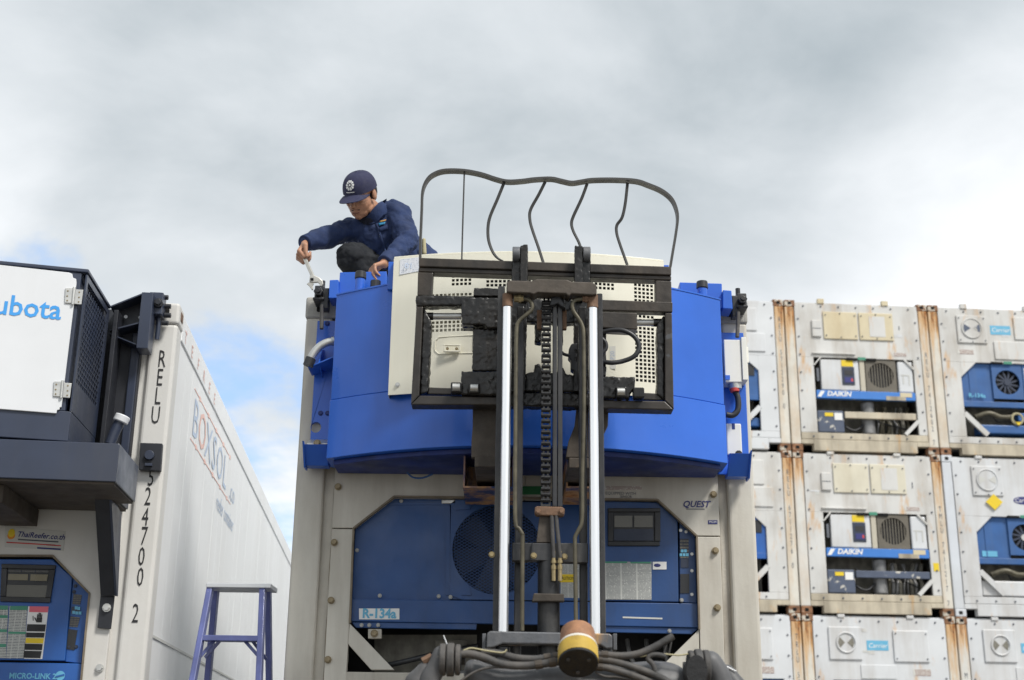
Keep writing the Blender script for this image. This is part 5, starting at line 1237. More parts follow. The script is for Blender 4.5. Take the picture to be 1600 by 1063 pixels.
m_ = MB(); q = W(666, 1029, YG - 0.03); m_.cyl(q + Vector((-0.012, 0, -0.01)), q + Vector((0.02, 0, 0.008)), 0.014, n=6); m_.build('arm_bolt', 'rusty', fk)
arm(-1, 1091, 1043, 0.060, [(1110, 1036), (1122, 1052), (1132, 1080), (1134, 1130)], [0.042, 0.04, 0.042, 0.05])
m_ = MB()
for a, b, r0, r1 in (((1136, 1052), (1150, 1075), 0.03, 0.04), ((1150, 1075), (1152, 1115), 0.04, 0.05)):
    m_.capsule(W(*a, YG - 0.02), W(*b, YG - 0.02), r0, r1, 20)
ar = m_.build('support_arm', 'guard_grey', fk, smooth=True)
rm = ar.modifiers.new('weld', 'REMESH'); rm.mode = 'VOXEL'; rm.voxel_size = 0.006; rm.use_smooth_shade = True
q = W(1089, 1049, YG - 0.17)                                   # dark lamp mouth facing the driver
m_ = MB()
for k in range(24):
    a = 2 * math.pi * k / 24; m_.v.append((q.x + 0.036 * math.cos(a), q.y, q.z + 0.054 * math.sin(a)))
for k in range(24):
    a = 2 * math.pi * k / 24; m_.v.append((q.x + 0.034 * math.cos(a), q.y + 0.11, q.z + 0.048 * math.sin(a)))
m_.f = [tuple(range(23, -1, -1)), tuple(range(24, 48))] + [(k, (k + 1) % 24, (k + 1) % 24 + 24, k + 24) for k in range(24)]
m_.build('work_lamp', 'black_cap', fk, smooth=True)
hz = [([(718, 1023), (735, 1022), (758, 1028), (778, 1036), (800, 1040), (830, 1040), (858, 1036), (880, 1033)], 0.0135),
      ([(752, 1019), (778, 1021), (806, 1028), (835, 1030), (860, 1027), (880, 1024)], 0.0125),
      ([(925, 1023), (950, 1024), (975, 1025), (1000, 1021), (1025, 1010), (1042, 1000), (1052, 994)], 0.0125),
      ([(925, 1032), (945, 1031), (968, 1036), (1000, 1046), (1030, 1058), (1050, 1070)], 0.0125),
      ([(925, 1042), (945, 1043), (965, 1048), (990, 1056), (1015, 1066), (1040, 1080)], 0.0125),
      ([(1024, 1049), (1020, 1038), (1013, 1031), (1015, 1025), (1026, 1023), (1040, 1026)], 0.009),
      ([(720, 1064), (742, 1050), (766, 1043), (800, 1043), (826, 1040)], 0.0045),
      ([(930, 1050), (945, 1057), (965, 1058), (985, 1062)], 0.004),
      ([(722, 1018), (736, 1013), (760, 1017), (785, 1020), (792, 1015)], 0.003),
      ([(1000, 1026), (1030, 1022), (1060, 1024), (1075, 1022)], 0.003),
      ([(1042, 1001), (1040, 1012), (1037, 1022)], 0.003), ([(1050, 996), (1048, 1008), (1045, 1022)], 0.003)]
for k, (pts, r) in enumerate(hz):
    m_ = MB(); m_.tube([W(u, v, YG - 0.07 + (0.02 if k == 1 else 0)) for u, v in pts], r, n=12, steps=5); h_ = m_.build('hydraulic_hose' if r > 0.005 else 'wire', 'dusty_rubber' if k != 8 and k != 9 else 'khaki', fk, smooth=True)
    if r > 0.012:
        for f in ((0.82, 0.93) if k < 2 else (0.04, 0.14)):
            sp = smooth_path([W(u, v, YG - 0.07 + (0.02 if k == 1 else 0)) for u, v in pts], 5); i = int(f * (len(sp) - 2)); d = (sp[i + 1] - sp[i]).normalized()
            m_ = MB(); m_.cyl(sp[i] - d * 0.012, sp[i] + d * 0.012, r * 1.18, n=12); m_.build('hose_collar', 'brown_steel', h_)
for a, b in (((693, 993), (699, 1008)), ((1132, 1040), (1150, 1049))):
    m_ = MB(); m_.cyl(W(*a, YG - 0.05), W(*b, YG - 0.05), 0.0022, n=6); m_.build('wire', 'hatch_white', fk)
# beacon, tipped towards the driver
ax = Vector((0.02, 0.64, 0.77)).normalized(); B = W(903.5, 1036, 4.52)
m_ = MB(); m_.cyl(B + ax * 0.006, B + ax * 0.062, 0.0685, n=36); bc = m_.build('beacon_body', 'beacon_yellow', fk, smooth=True)
m_ = MB(); m_.cyl(B - ax * 0.004, B + ax * 0.008, 0.0675, n=36); m_.build('beacon_base', 'black_cap', bc, bevel=0.003, smooth=True)
m_ = MB(); m_.cyl(B + ax * 0.061, B + ax * 0.075, 0.070, 0.066, n=36); m_.build('beacon_band', 'band_white', bc, bevel=0.002, smooth=True)
m_ = MB(); m_.cyl(B + ax * 0.07, B + ax * 0.150, 0.0610, 0.0595, n=36); m_.build('beacon_lens', 'beacon_orange', bc, bevel=0.014, smooth=True, seg=4)
e_u = ax.cross(Vector((1, 0, 0))).normalized(); e_r = e_u.cross(ax).normalized()
for a in (90, 210, 330):
    q = B - ax * 0.004 + (e_r * math.cos(rad(a)) + e_u * math.sin(rad(a))) * 0.040; m_ = MB(); m_.cyl(q, q - ax * 0.004, 0.0065, n=10); m_.build('beacon_screw', 'dusty_rubber', bc)
# body of the truck below the picture
def fbox(name, x0, x1, y0, y1, z0, z1, m, bevel=0.03):
    m_ = MB(); m_.box(x0, x1, y0, y1, z0, z1); return m_.build(name, m, fk, bevel=bevel)
fbox('chassis', -0.36, 0.71, 3.1, 5.45, 0.28, 0.75, 'forklift_yellow')
fbox('counterweight', -0.40, 0.75, 2.55, 3.2, 0.25, 1.05, 'forklift_yellow', 0.10)
fbox('engine_cover', -0.25, 0.60, 3.2, 4.1, 0.75, 1.0, 'forklift_yellow', 0.06)
fbox('seat', -0.08, 0.43, 3.35, 3.85, 1.0, 1.12, 'black_plastic', 0.05)
fbox('seat_back', -0.08, 0.43, 3.25, 3.37, 1.10, 1.5, 'black_plastic', 0.05)
fbox('dashboard', -0.20, 0.55, 4.75, 4.95, 0.75, 1.3, 'black_plastic', 0.04)
for x in (-0.33, 0.68):
    m_ = MB(); m_.tube([(x, 4.98, 0.75), (x, 4.9, 1.4), (x * 0.9 + 0.017, 4.76, 1.76), (x * 0.6 + 0.07, 4.75, 1.84)], 0.034, n=12); m_.build('guard_pillar', 'guard_grey', fk, smooth=True)
    m_ = MB(); m_.tube([(x, 3.15, 1.0), (x, 3.2, 1.5), (x, 3.4, 1.69), (x, 4.76, 1.71)], 0.032, n=12); m_.build('guard_pillar', 'guard_grey', fk, smooth=True)
for k in range(6):
    m_ = MB(); m_.box(-0.31, 0.66, 3.45 + k * 0.22, 3.49 + k * 0.22, 1.69, 1.72); m_.build('guard_slat', 'guard_grey', fk)
for x in (-0.45, 0.80):
    for y, r in ((5.1, 0.33), (3.35, 0.27)):
        m_ = MB(); m_.cyl((x - 0.11, y, r), (x + 0.11, y, r), r, n=28); wh = m_.build('wheel', 'tyre', fk, bevel=0.03)
        m_ = MB(); m_.cyl((x - 0.118, y, r), (x + 0.118, y, r), r * 0.55, n=20); m_.build('rim', 'forklift_yellow', wh)
m_ = MB(); m_.ring((0.175, 4.55, 1.32), 0.17, 0.014, 'z'); m_.cyl((0.175, 4.55, 1.32), (0.175, 4.8, 1.05), 0.02); m_.build('steering_wheel', 'black_plastic', fk)

# ------------------------------------------------------------------ stepladder between the containers
use(WF)
ld = thing('stepladder', 'purple folding stepladder with a bare metal top between two containers', 'ladder', (-1.42, 7.05, 0))
tf = {'fl': W(329, 918, 6.97), 'fr': W(411, 919, 6.97), 'rl': W(338, 917, 7.10), 'rr': W(419, 918, 7.10)}
bf = {'fl': W(301.5, 1063, 6.80), 'fr': W(405, 1063, 6.80), 'rl': W(320, 1063, 7.27), 'rr': W(420.5, 1063, 7.27)}
foot = {}
for k in tf:
    a, b = tf[k], bf[k]; t = a.z / (a.z - b.z); foot[k] = a + (b - a) * t
foot['rl'].x = max(foot['rl'].x, -1.80); foot['fl'].x = max(foot['fl'].x, -1.86); foot['rr'].x = min(foot['rr'].x, -1.20)
for k in tf:
    m_ = MB(); m_.bar(foot[k], tf[k], 0.030, 0.055); m_.build('rail', 'ladder_purple', ld, bevel=0.004)
    m_ = MB(); m_.box(foot[k].x - 0.03, foot[k].x + 0.03, foot[k].y - 0.04, foot[k].y + 0.04, 0.0, 0.035); m_.build('rubber_foot', 'tyre', ld)
a = W(322.5, 911, 6.94); b = W(420.5, 919.5, 6.94)
m_ = MB(); m_.box(a.x, b.x + 0.01, 6.93, 7.14, b.z, a.z); m_.build('top_cap', 'aluminium', ld, bevel=0.004)
zt_l = tf['fl'].z
for i, z in enumerate([WF.at(360, 996, 6.9)[1] - 0.285 * k for k in range(7)]):
    t = (zt_l - z) / zt_l; l = tf['fl'].lerp(foot['fl'], t); r = tf['fr'].lerp(foot['fr'], t)
    m_ = MB(); m_.box(l.x + 0.012, r.x - 0.012, l.y - 0.03, l.y + 0.06, z - 0.022, z + 0.006); m_.build('step', 'ladder_purple', ld, bevel=0.003)
    if i == 0:
        for p0, p1 in ((W(335, 1001, l.y + 0.02), W(312, 1027, l.y)), (W(344, 1001, l.y + 0.05), W(321, 1027, l.y + 0.2)), (W(382, 1001, l.y + 0.02), W(405, 1027, l.y)), (W(394, 1001, l.y + 0.05), W(416, 1030, l.y + 0.2))):
            m_ = MB(); m_.bar(p0, p1, 0.016, 0.010); m_.build('brace', 'ladder_purple', ld)
    l = tf['rl'].lerp(foot['rl'], t); r = tf['rr'].lerp(foot['rr'], t)
    if i % 2:
        m_ = MB(); m_.box(l.x + 0.012, r.x - 0.012, l.y - 0.012, l.y + 0.012, z - 0.015, z + 0.015); m_.build('rear_bar', 'ladder_purple', ld)

# ------------------------------------------------------------------ worker crouching on the container roof
use(WF)
pn = thing('person', 'worker in navy jacket and cap crouching on the container roof, holding an adjustable wrench', 'person', (-0.70, 7.25, ROOF))
def remesh(o, vox, it=4, wrinkle=0.0, wscale=0.06, fac=0.5):
    rm = o.modifiers.new('weld', 'REMESH'); rm.mode = 'VOXEL'; rm.voxel_size = vox; rm.use_smooth_shade = True
    if it:
        sm = o.modifiers.new('soft', 'SMOOTH'); sm.iterations = it; sm.factor = fac
    if wrinkle:
        tx = bpy.data.textures.new('folds', 'CLOUDS'); tx.noise_scale = wscale; tx.noise_depth = 2
        dp = o.modifiers.new('folds', 'DISPLACE'); dp.texture = tx; dp.strength = wrinkle; dp.mid_level = 0.5; dp.texture_coords = 'LOCAL'
V = Vector
P_ = V((-0.47, 7.42, 4.34)); CH = W(598, 372, 7.14); RS = W(546, 360, 7.12); LS = W(621, 338, 7.06); UB = W(610, 338, 7.18)
RE = V((-1.085, 6.98, 4.475)); RW = W(479, 379, 6.86)
LE = V((-0.602, 6.93, 4.435)); LW = V((-0.715, 6.765, 4.235))
HC = W(563, 304, 6.95)                                    # middle of the head
f_ = V((-0.33, -0.66, -0.66)).normalized(); zh = (V((0.10, 0, 1)) - f_ * V((0.10, 0, 1)).dot(f_)).normalized(); xh = f_.cross(zh).normalized()
HM = Matrix((xh, f_, zh)).transposed() * 1.10                    # head axes: right, forward, up
h = lambda x, y, z: HC + HM @ V((x, y, z))
def hand(mb, w, d, n, lat_sign, curl, s=1.0, thumb=None):
    d = d.normalized(); n = (n - d * n.dot(d)).normalized(); lat = d.cross(n) * lat_sign       # lat points to the thumb side
    tips = []
    for k, (o_, L0) in enumerate(((0.030, 0.90), (0.010, 1.0), (-0.010, 0.94), (-0.028, 0.76))):
        a = w + lat * o_ * 0.55; kn = w + d * (0.080 - abs(o_ - 0.008) * 0.25) * s + lat * o_ * s
        mb.capsule(a, kn, 0.0145 * s, 0.0120 * s, 10)
        ang = 0.0; p = kn; c = curl[k]
        for L, r0, r1, dc in ((0.043, 0.0105, 0.0095, c[0]), (0.027, 0.0095, 0.0085, c[1]), (0.021, 0.0085, 0.0070, c[2])):
            ang += rad(dc); q = p + (d * math.cos(ang) + n * math.sin(ang)) * L * L0 * s
            mb.capsule(p, q, r0 * s, r1 * s, 10); p = q
        tips.append(p)
    t0 = w + d * 0.018 * s + lat * 0.022 * s; t1 = t0 + (lat * 0.65 + d * 0.6 + n * 0.35).normalized() * 0.040 * s
    tt = thumb or (d * 0.75 + n * 0.6 - lat * 0.15)
    t2 = t1 + tt.normalized() * 0.032 * s; t3 = t2 + (tt.normalized() + n * 0.3).normalized() * 0.024 * s
    mb.capsule(w + lat * 0.01, t0, 0.016 * s, 0.0155 * s, 10); mb.capsule(t0, t1, 0.0155 * s, 0.0120 * s, 10); mb.capsule(t1, t2, 0.0115 * s, 0.0100 * s, 10); mb.capsule(t2, t3, 0.0100 * s, 0.0080 * s, 10)
    return tips
b = MB()
# head and face
b.ball(h(0, -0.012, 0.045), (0.072, 0.090, 0.070), 24, 16, HM)
b.ball(h(0, 0.030, -0.030), (0.066, 0.062, 0.078), 24, 16, HM)
b.ball(h(0, 0.045, -0.078), (0.050, 0.040, 0.036), 20, 12, HM)
b.ball(h(0, 0.066, -0.098), (0.024, 0.020, 0.018), 16, 10, HM)
b.ball(h(0, 0.072, 0.022), (0.052, 0.022, 0.013), 16, 10, HM)
for s_ in (-1, 1):
    b.ball(h(s_ * 0.034, 0.064, -0.026), (0.022, 0.022, 0.020), 16, 10, HM)
    b.ball(h(s_ * 0.050, 0.012, -0.072), (0.018, 0.040, 0.024), 16, 10, HM)
    b.ball(h(s_ * 0.076, -0.012, -0.008), (0.010, 0.020, 0.032), 14, 10, HM)
    b.ball(h(s_ * 0.014, 0.096, -0.036), (0.009, 0.011, 0.008), 12, 8, HM)
b.capsule(h(0, 0.084, 0.012), h(0, 0.106, -0.030), 0.0085, 0.0125, 12)
b.ball(h(0, 0.084, -0.066), (0.024, 0.010, 0.006), 14, 8, HM)
b.ball(h(0, 0.081, -0.076), (0.020, 0.010, 0.006), 14, 8, HM)
NB = W(585, 335, 7.05)
b.capsule(h(0, -0.02, -0.05), NB, 0.056, 0.062, 18)
# trunk and limbs inside the clothes
b.capsule(P_, CH, 0.11, 0.12, 18); b.capsule(RS, LS, 0.055, 0.055, 14); b.capsule(CH, NB, 0.09, 0.06, 14)
for S, E, Wr in ((RS, RE, RW), (LS, LE, LW)):
    b.capsule(S, E, 0.047, 0.040, 14); b.capsule(E, Wr, 0.040, 0.027, 14)
RK = V((-0.935, 7.03, 4.375)); LK = V((-0.50, 6.98, 4.20)); RF = V((-0.74, 7.20, 4.125)); LF = V((-0.42, 7.42, 4.125))
for K, Fo in ((RK, RF), (LK, LF)):
    b.capsule(P_ + V((-0.03, 0, -0.03)), K, 0.07, 0.055, 14); b.capsule(K, Fo, 0.05, 0.036, 14)
rd = W(466, 400, 6.82) - RW
hand(b, RW + rd.normalized() * 0.016, rd, V((0.8, 0.05, -0.45)), 1, [(62, 78, 50), (66, 80, 50), (68, 82, 52), (70, 84, 54)], 1.22, thumb=V((0.10, -0.05, -1.0)))
ldv = V((-0.62, -0.45, -0.48))
hand(b, LW + ldv.normalized() * 0.012, ldv, V((-0.15, -0.35, -1)), -1, [(38, 24, 14), (46, 26, 14), (54, 28, 16), (60, 30, 18)], 1.0)
body = b.build('body', 'skin', pn, smooth=True); remesh(body, 0.0042, 2)
# jacket
b = MB()
b.capsule(P_ + V((0, 0, 0.0)), CH, 0.150, 0.158, 22); b.capsule(RS + V((0.05, 0, -0.01)), LS, 0.080, 0.086, 20); b.capsule(CH + V((0.06, 0.08, 0.04)), UB, 0.13, 0.098, 18)
b.capsule(RS, RE, 0.074, 0.062, 18); b.capsule(RE, RE.lerp(RW, 0.90), 0.062, 0.046, 18)
b.capsule(LS, LE, 0.080, 0.068, 18); b.capsule(LE, LE.lerp(LW, 0.80), 0.066, 0.050, 18)
b.capsule(P_ + V((0.02, 0.0, 0.02)), P_ + V((0.10, 0.02, -0.12)), 0.145, 0.11, 18)
jk = b.build('jacket', 'jacket', pn, smooth=True); remesh(jk, 0.0070, 6, 0.024, 0.085)
tx2 = bpy.data.textures.new('creases', 'MARBLE'); tx2.noise_scale = 0.11; tx2.turbulence = 9.0; tx2.marble_type = 'SHARP'
dp2 = jk.modifiers.new('creases', 'DISPLACE'); dp2.texture = tx2; dp2.strength = 0.013; dp2.texture_coords = 'LOCAL'
# collar, cuffs, placket, badge
b = MB(); n_ = 18
b.capsule(NB + V((0, 0.0, -0.03)), h(0, -0.030, -0.075), 0.076, 0.063, 18); b.capsule(NB + V((0, 0, -0.02)), h(0, 0.0, -0.118), 0.07, 0.05, 16)
sc_ = b.build('shirt_collar', 'shirt', pn, smooth=True); remesh(sc_, 0.007, 3)
b = MB()
cax = (h(0, -0.02, -0.05) - NB).normalized(); cu_ = cax.cross(V((1, 0, 0))).normalized(); cv_ = cax.cross(cu_)
for z_, r_ in ((-0.03, 0.100), (0.018, 0.088), (0.036, 0.084), (0.018, 0.078), (-0.03, 0.08)):
    for k in range(n_):
        a = 2 * math.pi * k / n_; b.v.append(tuple(NB + cax * (z_ + 0.012 * math.sin(a * 2)) + (cu_ * math.cos(a) + cv_ * math.sin(a)) * r_))
for i in range(4):
    b.f += [(i * n_ + k, i * n_ + (k + 1) % n_, (i + 1) * n_ + (k + 1) % n_, (i + 1) * n_ + k) for k in range(n_)]
b.build('collar', 'jacket', jk, smooth=True)
for (E, Wr, t, r_) in ((RE, RW, 0.86, 0.050), (LE, LW, 0.82, 0.052)):
    q = E.lerp(Wr, t); d = (Wr - E).normalized(); b = MB(); b.cyl(q - d * 0.02, q + d * 0.045, r_, r_ * 0.92, n=20); c_ = b.build('cuff', 'jacket', jk, bevel=0.006, smooth=True)
bpy.context.view_layer.update()
dg = bpy.context.evaluated_depsgraph_get(); jke = jk.evaluated_get(dg); jinv = jk.matrix_world.inverted()
def on_jacket(u, v, lift=0.004):
    """point on the cloth under a sight line, lifted a little off it"""
    o_ = V((0, 0, EYE)); d_ = fwd + rt * ((u - 800) / LENS_PX) - upv * ((v - 531.5) / LENS_PX)
    ok, loc, nor, _ = jke.ray_cast(jinv @ o_, (jinv.to_3x3() @ d_).normalized())
    if not ok: return o_ + d_ * (7.0 / d_.y)
    return jk.matrix_world @ loc + (jk.matrix_world.to_3x3() @ nor).normalized() * lift
def patch(name, m, us, rows, lift):
    """sewn-on piece following the cloth: two edge polylines"""
    b_ = MB(); A = [on_jacket(u, v, lift) for u, v in us]; B_ = [on_jacket(u, v, lift) for u, v in rows]
    n = len(A); b_.v = [tuple(p) for p in A + B_]; b_.f = [(i, i + 1, n + i + 1, n + i) for i in range(n - 1)]
    o_ = b_.build(name, m, jk, smooth=True); so = o_.modifiers.new('thick', 'SOLIDIFY'); so.thickness = 0.004; so.offset = 0
    return o_
lerp2 = lambda a, b_, n: [(a[0] + (b_[0] - a[0]) * k / n, a[1] + (b_[1] - a[1]) * k / n) for k in range(n + 1)]
patch('collar_flap', 'jacket', lerp2((591, 322), (597, 343), 6), lerp2((604, 311), (606, 334), 6), 0.009)
patch('collar_flap', 'jacket', lerp2((571, 346), (581, 352), 4), lerp2((574, 340), (587, 348), 4), 0.007)
patch('placket', 'jacket', lerp2((587, 350), (601, 398), 10), lerp2((591, 349), (605, 397), 10), 0.005)
patch('pocket_flap', 'jacket', lerp2((592, 357), (606, 352), 5), lerp2((593, 363), (607, 358), 5), 0.006)
patch('chest_badge', 'badge_blue', lerp2((592, 350), (602, 348), 4), lerp2((593, 354), (601, 352), 4), 0.009)
patch('chest_badge', 'badge_orange', lerp2((594, 346.5), (603, 344), 4), lerp2((594, 348.5), (602, 346.5), 4), 0.009)
# trousers and shoes
b = MB()
b.capsule(P_ + V((-0.02, 0, -0.04)), RK, 0.135, 0.088, 20); b.capsule(RK, RF + V((0, 0, 0.03)), 0.086, 0.070, 18)
b.capsule(P_ + V((0.0, 0, -0.04)), LK, 0.135, 0.085, 20); b.capsule(LK, LF + V((0, 0, 0.03)), 0.082, 0.066, 18)
b.capsule(RK.lerp(P_, 0.25), RF.lerp(P_, 0.3), 0.09, 0.10, 16)
tr_ = b.build('trousers', 'trousers', pn, smooth=True); remesh(tr_, 0.008, 4, 0.026, 0.06)
dp3 = tr_.modifiers.new('creases', 'DISPLACE'); dp3.texture = tx2; dp3.strength = 0.012; dp3.texture_coords = 'LOCAL'
for Fo in (RF, LF):
    b = MB(); b.capsule(Fo + V((0.02, 0.06, -0.018)), Fo + V((-0.06, -0.12, -0.030)), 0.046, 0.036, 16); b.box(Fo.x - 0.07, Fo.x + 0.05, Fo.y - 0.12, Fo.y + 0.09, ROOF - 0.008, ROOF + 0.012)
    sh_ = b.build('shoe', 'shoe', pn, smooth=True); remesh(sh_, 0.007, 3)
b = MB(); q = W(662, 383, 7.10); b.capsule(q + V((0, 0, 0.03)), q + V((0.005, 0, -0.05)), 0.012, 0.014, 10); b.build('hanging_glove', 'khaki', pn, smooth=True)
# hair, brows, moustache, eyes, lips
b = MB(); b.ball(h(0, -0.052, 0.002), (0.070, 0.062, 0.070), 22, 14, HM)
b.build('hair', 'hair', pn, smooth=True)
for s_ in (-1, 1):
    b = MB(); b.capsule(h(s_ * 0.014, 0.0945, 0.020), h(s_ * 0.044, 0.082, 0.022), 0.0042, 0.003, 10); b.build('eyebrow', 'hair', pn, smooth=True)
    b = MB(); b.capsule(h(s_ * 0.018, 0.0865, -0.001), h(s_ * 0.040, 0.079, -0.003), 0.0052, 0.004, 10); b.build('eye', 'hair', pn, smooth=True)  # dark slits: the cap's shade over the eyes put into the colour
b = MB(); b.capsule(h(-0.022, 0.0845, -0.057), h(0.022, 0.0845, -0.057), 0.0034, 0.0034, 10); b.build('moustache', 'hair', pn, smooth=True)
b = MB(); b.capsule(h(-0.018, 0.0885, -0.0705), h(0.018, 0.0885, -0.0705), 0.0052, 0.0052, 10); b.build('lips', 'lip', pn, smooth=True)
# cap: panelled dome, peak, emblem
b = MB(); n_, m_n = 36, 12; cc = (0, -0.010, 0.030); cr = (0.087, 0.108, 0.098)
for j in range(m_n + 1):
    e = (math.pi / 2) * j / m_n
    for k in range(n_):
        a = 2 * math.pi * k / n_; dent = 1 - 0.010 * (abs(math.cos(3 * a)) ** 12)
        sq = math.cos(e) ** 0.75
        b.v.append(tuple(h(cc[0] + cr[0] * sq * math.cos(a) * dent, cc[1] + cr[1] * sq * math.sin(a) * dent, cc[2] - 0.006 + cr[2] * math.sin(e))))
for j in range(m_n):
    b.f += [(j * n_ + k, j * n_ + (k + 1) % n_, (j + 1) * n_ + (k + 1) % n_, (j + 1) * n_ + k) for k in range(n_)]
cp_ = b.build('cap', 'cap_cloth', pn, smooth=True)
b = MB(); b.ball(h(cc[0], cc[1], cc[2] + cr[2] - 0.006), (0.008, 0.008, 0.004), 10, 6, HM); b.build('cap_button', 'cap_cloth', cp_, smooth=True)
b = MB(); n_ = 22
for top in (0, 1):
    for rr_ in (0, 1, 2):
        for k in range(n_ + 1):
            a = rad(28 + 124 * k / n_); out = (0.0, 0.045, 0.082)[rr_] * math.sin(math.pi * k / n_) ** 0.55
            x = (cr[0] + 0.002) * math.cos(a); y = cc[1] + (cr[1] - 0.004) * math.sin(a) + out
            z = cc[2] - 0.004 - out * 0.20 - 3.2 * x * x + (0.004 if top else 0.0)
            b.v.append(tuple(h(x * (1 + out * 0.8), y, z)))
r_ = n_ + 1
for base in (0, 3 * r_):
    for i in range(2):
        b.f += [(base + i * r_ + k, base + i * r_ + k + 1, base + (i + 1) * r_ + k + 1, base + (i + 1) * r_ + k) for k in range(n_)]
b.f += [(2 * r_ + k, 2 * r_ + k + 1, 5 * r_ + k + 1, 5 * r_ + k) for k in range(n_)]
b.build('cap_peak', 'cap_cloth', cp_, smooth=True)
def dome(az, el, out=0.0015):
    sq = math.cos(el) ** 0.75
    return h((cr[0] + out) * sq * math.sin(az), cc[1] + (cr[1] + out) * sq * math.cos(az), cc[2] - 0.006 + (cr[2] + out) * math.sin(el))
E0 = rad(34)
b = MB()
for k in range(10):
    a0 = 2 * math.pi * k / 10; ring_ = []
    for r1_, da in ((0.10, 0.0), (0.20, -0.24), (0.29, -0.26), (0.315, 0.0), (0.29, 0.26), (0.20, 0.24)):
        ring_.append(tuple(dome(1.0 * r1_ * math.cos(a0 + da), E0 + 0.95 * r1_ * math.sin(a0 + da), 0.0035)))
    i = len(b.v); b.v += ring_; b.f.append(tuple(range(i, i + 6)))
for k in range(8):
    a0 = 2 * math.pi * k / 8; b.v.append(tuple(dome(0.06 * math.cos(a0), E0 + 0.06 * math.sin(a0), 0.0035)))
b.f.append(tuple(range(len(b.v) - 8, len(b.v))))
i = len(b.v)
for az in (-0.27, -0.09, 0.09, 0.27):
    b.v += [tuple(dome(az, rad(10.5), 0.004)), tuple(dome(az, rad(12.8), 0.004))]
for k in range(3):
    b.f.append((i + 2 * k, i + 2 * k + 2, i + 2 * k + 3, i + 2 * k + 1))
b.build('cap_emblem', 'print_white', cp_)

# ------------------------------------------------------------------ adjustable wrench
q = W(489, 434, 6.70)
wr = thing('adjustable_wrench', 'steel adjustable wrench gripped by the worker over the left corner clamp', 'wrench', tuple(q))
m_ = MB(); yw = 6.745
hA = W(473.5, 398, 6.80); hB = W(489, 433, 6.75)
m_.bar(hA, hB, 0.021, 0.010, side=(0.1, 1, 0.1)); m_.build('handle', 'wrench_steel', wr, bevel=0.004)
m_ = MB(); WF.poly(m_, [(484, 431), (491, 430), (499, 434), (504, 438.5), (505, 444), (501.5, 449.5), (499, 449), (499.5, 444), (496, 441), (490, 441.5), (483, 440.5)], 6.738, 0.016); m_.build('fixed_jaw', 'wrench_steel', wr, bevel=0.003)
m_ = MB(); WF.poly(m_, [(482.5, 441.3), (490, 442.5), (488.5, 446), (489, 452), (487, 453), (483, 447), (479, 443.5)], 6.739, 0.014); m_.build('moving_jaw', 'wrench_steel', wr, bevel=0.002)
m_ = MB(); a_ = W(487.5, 436.5, 6.735); m_.cyl(a_ + V((-0.008, 0, 0)), a_ + V((0.008, 0, 0.001)), 0.0075, n=12); m_.build('worm_screw', 'mast_steel', wr)

